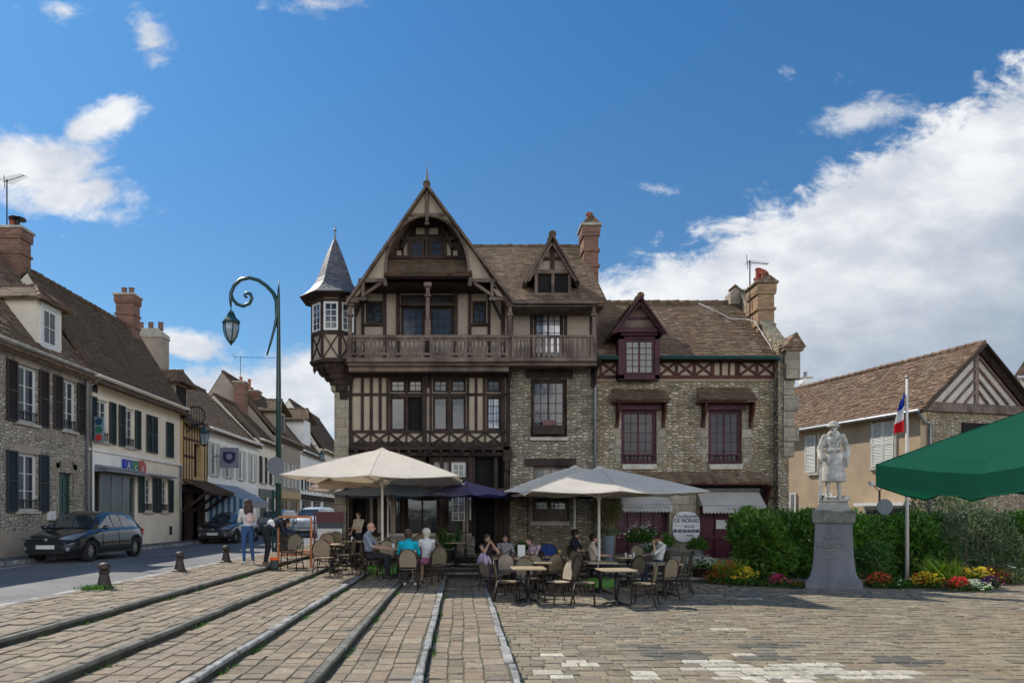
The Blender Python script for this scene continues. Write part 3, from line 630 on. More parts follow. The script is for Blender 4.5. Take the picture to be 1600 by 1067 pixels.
H(543,797,455,6,.07); H(565,603,507,4,.075); H(732,766,507,4,.075); H(620,714,476,4,.095); H(800,932,474,5,.07); V(831,474,560,4.5); V(884,474,560,4.5); V(925,474,560,6)
A_.bar(b,553,500,566,470,.03,.05,.08); A_.bar(b,769,470,784,500,.03,.05,.08)
b.build('timber_frame', M['timber'], house, bevel=.008)
b = MB(fr)  # columns carrying the overhanging gable and roof, with carved capitals
for px in (546,668,797,929):
    x = A_.x(px, BY); d = BY-.02; z0, z1 = A_.z(560,BY), A_.z(440 if px == 668 else 470, BY); h = z1-z0
    if px == 668: z0 = A_.z(530, BY); h = z1-z0
    for q in ([(-.09,0,.35),(-.06,.35,.75),(-.1,.75,.8),(-.06,.8,.92),(-.12,.92,1)]):
        b.box(x+q[0], d-.1-q[0]*0-.06-(-q[0]-.06), z0+h*q[1], x-q[0], d+.0+(-q[0]-.06)-.06, z0+h*q[2]-.003)
b.build('column', M['timber_w'], house, bevel=.015)
# gable
GD = 1.0
def gp(px, py, d=GD): return (A_.x(px, d), d, A_.z(py, d))
inner = [(560,461),(567,449),(569,440),(600,439),(602,425)]
for k in range(1, 13):
    t = k/12*PI/2; inner.append((667-65*math.cos(t)**.92, 425-87*math.sin(t)**1.0-1.5*k/12))
def gable_half(b, mir):
    f = (lambda x: 2*667-x+ (2 if x < 600 else 0)) if mir else (lambda x: x)
    n = len(inner); outer = []
    for i, (x, y) in enumerate(inner):
        t = (i/(n-1))**1.25; outer.append((548+(667-548)*t, 466+(290-466)*t))
    for i in range(n-1):
        a, c, e, g = inner[i], inner[i+1], outer[i+1], outer[i]
        P_ = [gp(f(p[0]), p[1]) for p in (a, c, e, g)]; Q_ = [(p[0], p[1]-.14, p[2]) for p in P_]
        b.face(*P_); b.face(*Q_[::-1]); b.face(P_[0], P_[1], Q_[1], Q_[0])
b = MB(fr); gable_half(b, False); gable_half(b, True); gab = b.build('gable', M['plaster'], house)
b = MB(fr)
arc = [gp(x, y, GD+.03) for x, y in inner[4:]]; b.tube(arc, .045, 6); b.tube([gp(2*667-x, y, GD+.03) for x, y in inner[4:]], .045, 6)
A_.pb(b,664.6,286,669.4,345,GD-.05,GD+.09); b.lathe([(.07,0),(.09,.05),(.03,.1),(.06,.16),(.06,.2)], (A_.x(667,GD), GD+.02, A_.z(352,GD)), 8)
A_.bar(b,640,335.5,694,335.5,GD+.03,.05,.09)
for s_ in (1, -1):
    m_ = lambda x: x if s_ == 1 else 2*667-x+2
    A_.bar(b,m_(560),438.5,m_(604),438.5,GD+.03,.10,.12); A_.bar(b,m_(567),440,m_(567),464,GD+.02,.10,.10); A_.bar(b,m_(568),461,m_(596),442,GD+.0,.08,.09)
    A_.bar(b,m_(602),440,m_(602),447,GD+.02,.11,.12); A_.bar(b,m_(548),467,m_(572),467,GD+.02,.09,.1)
    A_.bar(b,m_(541),468,m_(541+8),468,GD-.1,.14,.2)
b.build('gable_beam', M['timber_w'], gab, bevel=.012)
b = MB(fr)   # inside of the recess
b.prism([(A_.x(598,.25),.2,A_.z(440,.25)),(A_.x(737,.25),.2,A_.z(440,.25)),(A_.x(735,.25),.2,A_.z(405,.25)),(A_.x(669,.25),.2,A_.z(312,.25)),(A_.x(665,.25),.2,A_.z(312,.25)),(A_.x(600,.25),.2,A_.z(405,.25))],(0,.05,0)); b.build('recess_wall', M['timber'], gab)
window(gab, fr, *A_.pr(642,377,663,403,.3), .35, 2, 2, leaves=1, fw=.04, name='attic_window'); window(gab, fr, *A_.pr(671,377,692,403,.3), .35, 2, 2, leaves=1, fw=.04, name='attic_window')
b = MB(fr)
for x0, y0, x1, y1 in ((631,378,637,402),(698,378,704,402),(620,392,627,402),(708,392,715,402),(650,356,664,366),(670,356,684,366)): A_.pb(b,x0,y0,x1,y1,.22,.28)
b.each('recess_panel', M['plaster_g'], gab)
b = MB(fr)
for x0, y0, x1, y1, w in ((622,374,712,374,.13),(600,403,735,403,.13),(640,374,640,403,.1),(667,340,667,404,.14),(695,374,695,403,.1),(628,388,645,352,.1),(706,388,690,352,.1)): A_.bar(b,x0,y0,x1,y1,.33,w,.1)
b.build('recess_timber', M['timber'], gab)
# skirt roof under the recess
zt, zb = A_.z(404,.3), A_.z(426,1.1)
roof(house, (A_.x(601,1.1),22.2-1.12,zb), (A_.x(737,1.1),22.2-1.12,zb), (A_.x(735,.3),22.2-.28,zt), (A_.x(603,.3),22.2-.28,zt), 'tile_dk', name='skirt_roof', ridge=False, thick=.06)
b = MB(fr); A_.pb(b,600,426.5,738,432,.95,1.08); A_.pb(b,601,433,737,446,.1,.35); A_.pb(b,601,432.5,737,435,.1,.98); b.build('skirt_beam', M['timber'], house, bevel=.01)
# gable roof slopes
ax, az = A_.x(667,1.15), A_.z(288,1.15); lx, lz = A_.x(540,1.15), A_.z(473,1.15); rx, rz = A_.x(803,1.15), A_.z(470,1.15); yf, yb = 22.2-1.2, 27.2
roof(house, (lx,yb,lz), (lx,yf,lz), (ax,yf,az), (ax,yb,az), 'tile_dk', seed=4, thick=.07); roof(house, (rx,yf,rz), (rx,yb,rz), (ax,yb,az), (ax,yf,az), 'tile_dk', seed=5, thick=.07, ridge=False)
b = MB()
for (x_, z_) in ((lx, lz), (rx, rz)):
    b.bar((x_, yf-.03, z_-.09), (ax, yf-.03, az-.07), .05, .085, (0, 1, 0))
b.build('barge_board', M['timber_w'], house)
b = MB(); b.lathe([(.09,0),(.10,.05),(.05,.10),(.06,.2),(.035,.35),(.012,.62)], (ax, yf+.15, az-.02), 8); b.build('finial', M['zinc'], house)
b = MB(); zs_ = A_.z(441,1); b.face((A_.x(575,1),yf+.2,zs_),(A_.x(762,1),yf+.2,zs_),(A_.x(762,1),22.2,zs_),(A_.x(575,1),22.2,zs_)); b.build('soffit', M['timber'], house)
b = MB(fr); A_.pb(b,566,438,770,456,-.25,.02); b.build('upper_wall', M['timber'], house)
# main roof right of the gable
ez = A_.z(469,1.1); ye = 22.2-1.12
roof(house, (rx-.05,ye,ez), (4.5,ye,ez), (4.5,25.7,11.92), (ax,25.7,11.92), 'tile', seed=8)
b = MB(); b.face((ax,25.72,11.85),(4.5,25.72,11.85),(4.5,30,8.3),(ax,30,8.3)); b.build('rear_roof', M['tile_dk'], house)
b = MB(fr); A_.pb(b,799,468,937,474,.95,1.12); A_.pb(b,545,467,560,472,.9,1.1); A_.pb(b,800,474,934,479,.3,.5); b.box(A_.x(797),0,ez-.16,4.45,1.0,ez-.12); b.each('eave_board', M['timber_w'], house, bevel=.01)
# dormer on the main roof
D = Plane_(21.55); fd = D.fr
dm = MB(fd); D.pb(dm,836,405,892,463,-2.2,-.05); dm = dm.build('dormer', M['timber_w'], house)
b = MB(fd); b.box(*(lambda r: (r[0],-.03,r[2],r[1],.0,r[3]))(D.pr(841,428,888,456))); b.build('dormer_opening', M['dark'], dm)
b = MB(fd)
for x in (838,864,890): D.pb(b,x-2.5,425,x+2.5,460,.0,.09)
D.pb(b,832,421,896,427,.0,.12); D.pb(b,832,457,896,463,.0,.15); b.build('dormer_frame', M['timber_w'], dm, bevel=.01)
b = MB(fd); b.prism([(D.x(838),.0,D.z(422)),(D.x(888),.0,D.z(422)),(D.x(863),.0,D.z(378))],(0,-.06,0)); b.build('dormer_gable', M['plaster_g'], dm)
b = MB(fd); D.bar(b,863,372,863,423,.04,.08,.12); D.bar(b,846,404,880,404,.04,.07,.08); b.build('dormer_post', M['timber'], dm)
dx, dz = D.x(863,.25), D.z(366,.25); l_, r_ = D.x(819,.25), D.x(907,.25); z_ = D.z(440,.25)
roof(dm, (l_,24.3,z_), (l_,21.25,z_), (dx,21.25,dz), (dx,24.3,dz), 'tile_dk', seed=11, thick=.07, seg=.25); roof(dm, (r_,21.25,z_), (r_,24.3,z_), (dx,24.3,dz), (dx,21.25,dz), 'tile_dk', seed=12, thick=.07, seg=.25, ridge=False)
b = MB()
for x_ in (l_, r_):
    b.bar((x_*.98+dx*.02, 21.24, z_-.06), (dx, 21.24, dz-.06), .05, .13, (0, 1, 0)); b.bar((x_*.85+dx*.15, 21.33, z_+.02), (dx, 21.33, dz-.25), .07, .08, (0, 1, 0))
b.build('barge_board', M['timber_w'], dm)
# chimney and gutter pipe
chimney(house, 4.60, 24.45, 8.0, 12.1, .52, .7, 'brick', pots=1, bands=3, poth=.5)
b = MB(); b.prism([(4.29,24.02,12.105),(4.91,24.02,12.105),(4.60,24.02,12.42)],(0,.86,0)); b.build('chimney_hood', M['tile'], house)
drain(house, fr, [(A_.x(934,1.0),1.0,A_.z(474,1)), (A_.x(929.5),.15,A_.z(485)), (A_.x(929),.1,A_.z(560)), (A_.x(928.5),.1,.2)], mat='zinc')
# turret on the left corner: octagonal
tx, ty = (523-VX)*22.0/FPX, 22.05; S = FPX/22.0; zz = lambda py: EYE+(VY-py)/S
def octo(b, prof, ph=PI/8): b.lathe(prof, (tx, ty, 0), 8, ph=ph)
t_ = MB(); octo(t_, [(.72,zz(570)),(.72,zz(473))]); tur = t_.build('turret', M['plaster'], house)
apo = .72*math.cos(PI/8); side = .72*math.sin(PI/8)
for k in range(8):
    a = -PI/2+k*PI/4
    if k in (2, 3): continue
    N_ = (math.cos(a), math.sin(a), 0); U_ = (-math.sin(a), math.cos(a), 0); f8 = frame((tx, ty, 0), U_, N_)
    b = MB(f8); d0 = apo
    for s_ in (-1, 1): b.box(s_*side-.045, d0-.02, zz(570), s_*side+.045, d0+.035, zz(473))
    for y in (478,527,568): b.box(-side+.045, d0-.02, zz(y+3), side-.045, d0+.05, zz(y-2))
    b.bar((-side+.05,d0+.015,zz(565)), (side-.05,d0+.015,zz(530)), .05, .03, (0,0,1)); b.bar((-side+.05,d0+.02,zz(530)), (side-.05,d0+.02,zz(565)), .05, .03, (0,0,1))
    b.build('turret_timber', M['timber'], tur)
    window(tur, f8, -side+.05, side-.05, zz(524), zz(481), d0+.03, 2, 4, mat='white', leaves=1, fw=.03, name='turret_window')
b = MB(); octo(b, [(.80,zz(572)),(.82,zz(568)),(.76,zz(566))]); b.build('turret_sill', M['timber'], tur); b = MB(); octo(b, [(.78,zz(474)),(.98,zz(470.5)),(1.12,zz(471)),(1.10,zz(468))]); b.build('turret_moulding', M['timber'], tur)
b = MB(); octo(b, [(1.14,zz(469.5)),(.98,zz(464)),(.80,zz(456)),(.66,zz(447)),(.56,zz(437)),(.44,zz(420)),(.31,zz(403)),(.18,zz(388)),(.11,zz(380)),(.05,zz(374))]); b.build('spire', M['slate'], tur)
b = MB(); b.lathe([(.07,0),(.09,.04),(.05,.1),(.03,.3),(.02,.42),(.06,.46),(.02,.52),(.008,.62)], (tx,ty,zz(381)), 8); b.build('finial', M['zinc'], tur)
b = MB()
for k in range(6):
    r = [.70,.66,.52,.40,.30,.22][k]; y0 = [572,578,586,594,602,612][k]; b.lathe([(r*.9,zz(y0+[7,8,8,8,10,12][k])),(r,zz(y0))], (tx+.06*k, ty+.1, 0), 8, ph=PI/8)
for k in range(9):
    a = PI+k*PI/9; b.lathe([(.01,-.16),(.05,-.07),(.04,0)], (tx+.66*math.cos(a), ty+.66*math.sin(a), zz(576)), 6)
b.build('turret_corbel', M['timber'], tur)
# ---------------------------------------------------------------- stone butcher-type shop house, purple-red woodwork
S_ = Plane_(22.5); fs = S_.fr
shop = thing('stone_house', 'rubble stone shop house with purple woodwork, tiled roof and pale awnings', 'building', (7.5, 22.5, 0))
b = MB(); b.box(4.5,22.82,0,10.35,28.2,6.85); b.prism([(10.3,22.8,6.85),(10.3,28.2,6.85),(10.3,25.5,9.5)],(-.2,0,0)); b.build('side_wall', M['rubble'], shop)
sh = [S_.pr(971,641,1026,724), S_.pr(1107,641,1159,724), S_.pr(962,775,1044,872), S_.pr(1093,770,1196,872)]
wall(shop, fs, S_.x(929), S_.x(1226), 0, S_.z(592), sh, M['rubble'], reveal=.25)
for x0, x1 in ((958,970),(1027,1041),(1093,1106),(1160,1174)):
    b = MB(fs)
    for i, y in enumerate(range(645, 722, 13)): w = 4 if i % 2 else 0; S_.pb(b, x0+w*(x0 < 1000 or 1090 < x0 < 1100), y, x1-w*(1020 < x0 < 1050 or x0 > 1150), y+12, -.05, .012)
    b.build('window_quoin', M['quoin'], shop)
b = MB(fs); S_.pb(b,929,591,1226,596,-.1,.035); b.build('string_course', plain('brick_course', (.28,.20,.15), .9, .4, 20), shop)
for h in sh[:2]: window(shop, fs, *h, -.1, 2, 5, leaves=2, fw=.09, mat='timber_p', glass='glass_d')
for x0, x1 in ((971,1025),(1107,1158)):
    b = MB(fs)
    S_.pb(b,x0,709,x1,711,.02,.06); S_.pb(b,x0,720,x1,723,.02,.06)
    for k in range(8): x = x0+2+(x1-x0-4)*k/7; S_.pb(b,x-.9,711,x+.9,720,.03,.05)
    b.build('window_rail', M['timber_p'], shop)
b = MB(fs); S_.pb(b,973,725,1027,733,0,.10); S_.pb(b,1109,725,1161,733,0,.10); b.each('sill', M['cap'], shop, bevel=.01)
def hood(x0, x1, y0, y1, dep, mat, bx, name='hood'):
    zt, zb = S_.z(y0), S_.z(y1, dep); u0, u1 = S_.x(x0, dep), S_.x(x1, dep)
    o = roof(shop, (u0,22.5-dep,zb), (u1,22.5-dep,zb), (u1-.1,22.49,zt), (u0+.1,22.49,zt), mat, name=name, ridge=False, thick=.05, seg=.22)
    b = MB(fs); b.box(u0+.04,0,zb-.09,u1-.04,dep-.04,zb-.05)
    for x in bx: 
        xx = S_.x(x); b.box(xx-.05,0,zb-.85,xx+.05,.1,zb-.09); b.prism([(xx-.04,.1,zb-.7),(xx-.04,.1,zb-.1),(xx-.04,dep-.08,zb-.1),(xx-.04,.3,zb-.35)],(.08,0,0))
    b.build('hood_bracket', M['timber_r'], o, bevel=.01); return o
hood(956,1048,608,624,.45,'tile_dk',(964,1036)); hood(1092,1184,606,624,.45,'tile_dk',(1098,1172))
b = MB(fs); S_.pb(b,966,627,1034,640,.0,.1); S_.pb(b,1100,627,1166,640,.0,.1); b.each('lintel', M['timber_p'], shop, bevel=.01)
hood(966,1207,737,753,.62,'tile',(968,1060,1196),'shop_hood')
# shop front
b = MB(fs); S_.pb(b,962,754,1200,773,.0,.08); b.build('shop_fascia', M['dark'], shop)
b = MB(fs)
for x0, x1 in ((962,1044),(1093,1196)):
    S_.pb(b,x0,775,x1,872,-.24,-.2); 
    for k in range(5): x = x0+(x1-x0)*k/4; S_.pb(b,x-1.4,790,x+1.4,868,-.2,-.14)
    S_.pb(b,x0,838,x1,842,-.2,-.13)
b.build('shop_front', plain('dark_crimson_paint', (.075,.012,.028), .45, .2, coat=.2), shop)
b = MB(fs); S_.pb(b,1119,815,1137,824,-.19,-.175) 
b2 = MB(fs); S_.pb(b2,1119,812,1137,826,-.139,-.13); b2.build('paper_notice', M['white'], shop)
M['awning'] = cloth_mat('cream_awning_cloth', (.62,.59,.53), .35)
def awning(x0, x1, y0, y1, dep, words):
    u0, u1 = S_.x(x0, dep*.6), S_.x(x1, dep*.6); zt, zb = S_.z(y0), S_.z(y1, dep)
    b = MB(fs); n = 6
    for k in range(n):
        t0, t1 = k/n, (k+1)/n; g = lambda t: (t*dep, zt+(zb-zt)*t-.03*math.sin(PI*t))
        (d0, z0), (d1, z1) = g(t0), g(t1); b.face((u0,d0+.01,z0),(u1,d0+.01,z0),(u1,d1+.01,z1),(u0,d1+.01,z1))
    b.face((u0,.01,zt),(u0,dep+.01,zb),(u0,.01,zb)); b.face((u1,.01,zt),(u1,dep+.01,zb),(u1,.01,zb))
    n = int((u1-u0)/.11)
    for k in range(n):
        a, c = u0+(u1-u0)*k/n, u0+(u1-u0)*(k+1)/n; b.face((a,dep+.01,zb),(c,dep+.01,zb),(c,dep+.012,zb-.2),((a+c)/2,dep+.012,zb-.26),(a,dep+.012,zb-.2))
    o = b.build('awning', M['awning'], shop, recalc=False)
    b = MB(fs); b.tube([(u0,dep,zb),(u1,dep,zb)], .02, 6); b.tube([(u0,.1,zt),(u1,.1,zt)], .06, 8)
    for u in (u0+.05, u1-.05): b.tube([(u,.05,zb+.1),(u,dep,zb)], .015, 5)
    b.build('awning_frame', M['zinc'], o)
    text(o, words, .13, ((u0+u1)/2, 22.5-dep-.02, zb-.10), (PI/2, 0, 0), plain('faded_blue_lettering', (.20,.24,.33), .8, bmp=0), ext=.002)
awning(966,1047,768,788,.55,'BOUCHERIE CHARCUTERIE'); awning(1094,1192,765,790,.6,'TRAITEUR')
# oval shop sign
sg = thing('shop_sign', 'oval white shop sign reading DE MORAIS between the two awnings', 'sign', (S_.x(1067), 22.4, 2))
b = MB(fs); x0, x1, z0, z1 = S_.pr(1046,799,1088,846); cx, cz, hw_, hh = (x0+x1)/2, (z0+z1)/2, (x1-x0)/2, (z1-z0)/2
pts = []
for k in range(40):
    a = 2*PI*k/40; c_, s2 = math.cos(a), math.sin(a); pts.append((cx+hw_*abs(c_)**.62*(1 if c_ > 0 else -1), .30, cz+hh*abs(s2)**.85*(1 if s2 > 0 else -1)))
b.prism(pts, (0,.04,0)); b.build('sign_board', M['white'], sg)
M['navy'] = plain('navy_paint', (.02,.03,.09), .5, .1, bmp=0)
b = MB(fs); b.box(cx-hw_*.93,.341,cz-hh*.36,cx+hw_*.93,.347,cz-hh*.17); b.box(cx-hw_*.93,.341,cz+hh*.10,cx+hw_*.93,.344,cz+hh*.115); b.build('sign_band', M['navy'], sg)
yy = 22.5-.35
text(sg,'Guillaume',.17,(cx,yy,cz+hh*.70),(PI/2,0,0),M['navy'],shear=.3); text(sg,'DE MORAIS',.185,(cx,yy,cz+hh*.40),(PI/2,0,0),M['navy'],ext=.008,sx=.84)
text(sg,'BOUCHER',.07,(cx+.1,yy,cz+.0),(PI/2,0,0),M['navy']); text(sg,'01 60 70 53 37',.115,(cx,yy-.004,cz-hh*.265),(PI/2,0,0),M['white'],sx=.95)
text(sg,'Traiteur',.075,(cx+.1,yy,cz-hh*.55),(PI/2,0,0),M['navy'],shear=.3)
b = MB(fs); S_.pb(b,1046,771,1088,872,0,.26); b.build('shop_pier', M['quoin'], shop)
for x, r in ((1051,.35),(1084,.35)): pass
# timber band under the eave
b = MB(fs); S_.pb(b,929,560,1218,592,-.2,-.0); b.build('frieze', M['plaster'], shop)
b = MB(fs)
def V(x, y0, y1, w=4.4, d=.05): S_.pb(b, x-w/2, y0, x+w/2, y1, 0, d)
S_.pb(b,929,586,1218,591,0,.07); S_.pb(b,929,560,1218,566,0,.08)
for x0, x1 in ((940,966),(1031,1056),(1059,1084),(1087,1112),(1156,1183),(1184,1209)):
    V(x0-1,566,586,3.4,.05); V(x1+1,566,586,3.4,.052); S_.bar(b,x0+1,567,x1-1,585,.02,.045,.08); S_.bar(b,x0+1,585,x1-1,567,.025,.045,.08)
for x in (1115,1127,1140,1151): V(x,566,586,3)
b.build('frieze_timber', M['timber_r'], shop, bevel=.006)
# roof
ez, ye = S_.z(558,.3), 22.5-.34; rz, yr = EYE+(VY-472)*25.5/FPX, 25.5
roof(shop, (4.46,ye,ez), (10.3,ye,ez), (10.3,yr,rz), (4.46,yr,rz), 'tile', seed=21, jit=.02, sag=.05)
b = MB(); b.face((4.46,yr+.02,rz-.05),(10.3,yr+.02,rz-.05),(10.3,29,ez),(4.46,29,ez)); b.build('rear_roof', M['tile_dk'], shop)
for g0, g1 in ((931,966),(1033,1217)): b = MB(fs); b.tube([(S_.x(g0,.4),.42,ez-.03),(S_.x(g1,.4),.42,ez-.05)], .065, 8); b.build('gutter', M['lampgreen'], shop)
b = MB(fs); b.box(4.5,0,ez-.1,10.3,.3,ez-.06); b.each('eave_board', M['timber'], shop)
# purple dormer
P_ = Plane_(22.05); fp = P_.fr
b = MB(fp); P_.pb(b,968,520,1030,562,-2.4,-.16); P_.pb(b,966,520,976,592,-.3,-.0); P_.pb(b,1023,520,1031,592,-.3,.0); P_.pb(b,966,518,1031,530,-.3,.0); P_.pb(b,966,585,1031,593,-.3,.0)
dr = b.build('dormer', M['timber_p'], shop, bevel=.01)
window(dr, fp, *P_.pr(976,530,1023,585), -.05, 2, 5, leaves=2, fw=.05, mat='timber_p')
b = MB(fp); b.prism([(P_.x(966),.02,P_.z(515)),(P_.x(1032),.02,P_.z(515)),(P_.x(1000),.02,P_.z(473))],(0,-.1,0)); b.build('dormer_gable', M['timber_w'], dr)
b = MB(fp); P_.pb(b,962,511,1036,519,-.05,.2); P_.pb(b,980,495,1020,499,-.02,.06); P_.pb(b,970,519,1028,524,-.0,.1); b.build('dormer_beam', M['timber_p'], dr, bevel=.01)
dx, dz = P_.x(1001,.35), P_.z(461,.35); l_, r_, z_ = P_.x(957,.35), P_.x(1041,.35), P_.z(519,.35)
roof(dr, (l_,24.6,z_), (l_,21.7,z_), (dx,21.7,dz), (dx,24.6,dz), 'tile_dk', seed=31, thick=.06, seg=.25); roof(dr, (r_,21.7,z_), (r_,24.6,z_), (dx,24.6,dz), (dx,21.7,dz), 'tile_dk', seed=32, thick=.06, seg=.25, ridge=False)
b = MB()
for x_ in (l_, r_): b.bar((x_, 21.69, z_-.05), (dx, 21.69, dz-.05), .05, .13, (0, 1, 0)); b.bar((x_*.88+dx*.12, 21.78, z_), (dx, 21.78, dz-.22), .06, .07, (0, 1, 0))
b.build('barge_board', M['timber_p'], dr)
# right gable end: parapet, kneeler, chimney
b = MB(); b.prism([(10.3,22.15,6.6),(10.3,22.15,7.35),(10.3,25.4,10.15),(10.3,28.2,7.5),(10.3,28.2,0),(10.3,22.15,0)],(.34,0,0)); b.build('gable_wall', M['rubble'], shop)
b = MB()
for i in range(9):
    t0, t1 = i/9, (i+1)/9; y0, y1 = 22.3+3.1*t0, 22.3+3.1*t1-.02; z0, z1 = 7.42+2.75*t0, 7.42+2.75*t1; b.prism([(10.27,y0,z0-.03),(10.27,y1,z1-.03),(10.27,y1,z1+.04),(10.27,y0,z0+.04)],(.40,0,0))
b.build('coping', plain('mossy_coping', (.23,.21,.15), .95, .4, 3, bmp=.5), shop)
b = MB(); b.box(10.46,21.95,6.2,10.92,22.5,7.1)
for i in range(5): w = .12 if i % 2 else 0; b.box(10.45,22.1-.02*(i % 2),3.7+i*.50,10.80+w*1.2,22.6,3.7+(i+1)*.50-.012)
b.build('quoin', M['quoin'], shop, bevel=.015)
b = MB(); b.box(10.36,21.9,7.1,11.0,22.7,7.2); b.prism([(10.33,21.85,7.203),(11.06,21.85,7.203),(10.85,21.85,7.52),(10.76,21.85,7.68),(10.6,21.85,7.5)],(0,.95,0)); b.build('kneeler_cap', M['tile'], shop)
b = MB(); b.prism([(9.95,25.2,9.6),(10.70,25.2,9.6),(10.70,25.2,9.75),(10.15,25.2,10.22),(9.95,25.2,10.02)],(0,.55,0)); b.build('gable_peak', M['plaster_g'], shop)
roof(shop, (10.74,25.15,9.78),(10.74,25.8,9.78),(10.12,25.8,10.3),(10.12,25.15,10.3), 'tile', name='gable_peak_tiles', ridge=False, thick=.04, seg=.2)
ch = chimney(shop, 10.5, 23.9, 6.9, 9.85, .56, .85, 'brick_y', pots=3, bands=3, cap='tile', potmat='pot')
b = MB(); b.prism([(10.14,23.40,9.855),(10.86,23.40,9.855),(10.5,23.40,10.12)],(0,1.0,0)); b.build('chimney_hood', M['tile'], ch)
for k in range(3): MB().lathe([(.09,0),(.085,.36),(.10,.38),(.10,.42)], (10.36+k*.14, 23.8+k*.1, 9.98), 10).build('chimney_pot', plain('red_chimney_pot', (.36,.06,.04), .7), ch)
drain(shop, fs, [(S_.x(1213),.4,ez-.06),(S_.x(1215),.15,ez-.35),(S_.x(1216),.12,S_.z(645)),(S_.x(1224),.12,S_.z(655)),(S_.x(1225),.12,.5)], .06, 'lampgreen')
b = MB(); pts = [(8.8,25.3,9.65),(9.1,24.7,9.25),(9.6,24.2,8.75),(10.0,24.0,8.7),(10.15,23.6,8.5),(10.2,23.1,7.95),(10.25,22.6,7.4),(10.3,22.3,6.9)]; b.tube(pts, .016, 5); b.build('cable', M['white'], shop)
antenna('thin television antenna mast beside the ochre chimney', 10.16, 24.0, 8.6, 2.15, .75, 0)
# ---------------------------------------------------------------- the row of houses along the street (wall plane X = -13.4)
WX = -13.4; fl = frame((WX, 0, 0), (0, 1, 0), (1, 0, 0))
LY = lambda px: FPX*13.4/(VX-px)
LZ = lambda px, py: EYE+(VY-py)*13.4/(VX-px)
def lr(x0, x1, y0, y1): return (LY(x0), LY(x1), LZ(x0, y1), LZ(x0, y0))
def gable_body(t, y0, y1, ez, rx, rz, mat, back=9.0, seed=1, tile='tile_dk', z0=PAVEZ-.2, over=.35, roofname='roof', party=None):
    """solid behind the street wall, street slope of the roof and the rear slope"""
    b = MB(); b.prism([(WX-.31,y0+.01,z0),(WX-.31,y0+.01,ez),(rx,y0+.01,rz-.12),(WX-back,y0+.01,ez),(WX-back,y0+.01,z0)],(0,y1-y0-.02,0)); b.build('side_wall', M[party or mat], t)
    roof(t, (WX+over,y0,ez-over*.9), (WX+over,y1,ez-over*.9), (rx,y1,rz), (rx,y0,rz), tile, seed=seed, jit=.02, sag=.06, seg=.4, name=roofname)
    b = MB(); b.face((rx,y0,rz-.03),(rx,y1,rz-.03),(WX-back,y1,ez),(WX-back,y0,ez)); b.build('rear_roof', M[tile], t)
def cornice(t, y0, y1, z, mat, o=.3, name='cornice'):
    b = MB(fl); b.box(y0,0,z-.34,y1,o*.45,z-.16); b.box(y0,0,z-.163,y1,o*.8,z-.02); b.tube([(y0,o+.06,z-.12),(y1,o+.06,z-.12)], .055, 6); return b.build(name, M[mat], t, bevel=.01)
def shut_win(t, o, mat='shut_g', frame_='white', rows=3, sides=(1, 1), d=0, sill='cap', sw=None, railing=True, glass='glass'):
    window(t, fl, *o, d-.1, 1, rows, leaves=2, fw=.06, mat=frame_, glass=glass)
    w = sw or (o[1]-o[0])/2
    if sides[0]: shutter(t, fl, o[0]-w-.03, o[0]-.03, o[2]-.03, o[3]+.03, d+.03, mat)
    if sides[1]: shutter(t, fl, o[1]+.03, o[1]+w+.03, o[2]-.03, o[3]+.03, d+.03, mat)
    b = MB(fl); b.box(o[0]-.08,d-.18,o[2]-.09,o[1]+.08,d+.08,o[2]-.005); b.each('sill', M[sill], t)
    if railing:
        b = MB(fl); z = o[2]+.32
        b.box(o[0],d-.01,z,o[1],d+.02,z+.03); b.box(o[0],d-.01,o[2]+.08,o[1],d+.02,o[2]+.10)
        n = 8
        for k in range(n): y = o[0]+(o[1]-o[0])*(k+.5)/n; b.box(y-.01,d-.005,o[2]+.1,y+.01,d+.012,z)
        b.build('window_guard', M['iron'], t)
# -- house 1: rubble stone with brown shutters
y0, y1 = 12.0, LY(135)
t = thing('townhouse', 'grey rubble stone house with brown shutters and a plastered dormer, beside the black car', 'building', (WX, y0, PAVEZ))
u1 = (20.62, 21.62, 4.66, 6.42); u2 = (22.95, 23.78, 4.70, 6.42); g1 = (20.62, 21.62, 1.95, 3.72); dr_ = (22.72, 23.62, .62, 3.25)
more = [(15.6,16.6,4.66,6.42),(18.0,19.0,4.66,6.42),(15.6,16.6,1.95,3.72)]
wall(t, fl, y0, y1, .5, 7.0, [u1,u2,g1,dr_]+more, M['rubble_l'], reveal=.25)
b = MB(fl)
b.box(y0,0,.5,22.6,.035,1.35)
for o in (u1,u2,g1): b.box(o[0]-.12,0,o[3],o[1]+.12,.03,o[3]+.22)
b.build('render_band', M['plaster_g'], t)
for o in (u1,u2): shut_win(t, o, 'shut_b', sw=.5)
shut_win(t, g1, 'shut_g', sw=.5)
for o in more: shut_win(t, o, 'shut_b', sw=.5)
b = MB(fl); b.box(dr_[0],-.2,dr_[2],dr_[1],-.15,dr_[3]); 
for k in range(4): zz_ = .75+k*.6; b.box(dr_[0]+.1,-.15,zz_,dr_[0]+.40,-.13,zz_+.5); b.box(dr_[0]+.5,-.15,zz_,dr_[1]-.1,-.13,zz_+.5)
b.build('door', M['lampgreen'], t)
b = MB(fl)
for i in range(8): w = .22 if i % 2 else .12; z = .62+i*.34; b.box(dr_[0]-w,-.02,z,dr_[0],.03,z+.33); b.box(dr_[1],-.02,z,dr_[1]+w,.03,z+.33)
for k in range(7): a = PI*k/6; b.box(23.17+.55*math.cos(a)-.13,0,3.30+.16*math.sin(a),23.17+.55*math.cos(a)+.13,.035,3.56+.14*math.sin(a))
b.build('door_surround', M['quoin'], t)
b = MB(fl); b.box(22.1,0,1.65,22.45,.1,1.95); b.build('letter_box', M['white'], t, bevel=.01)
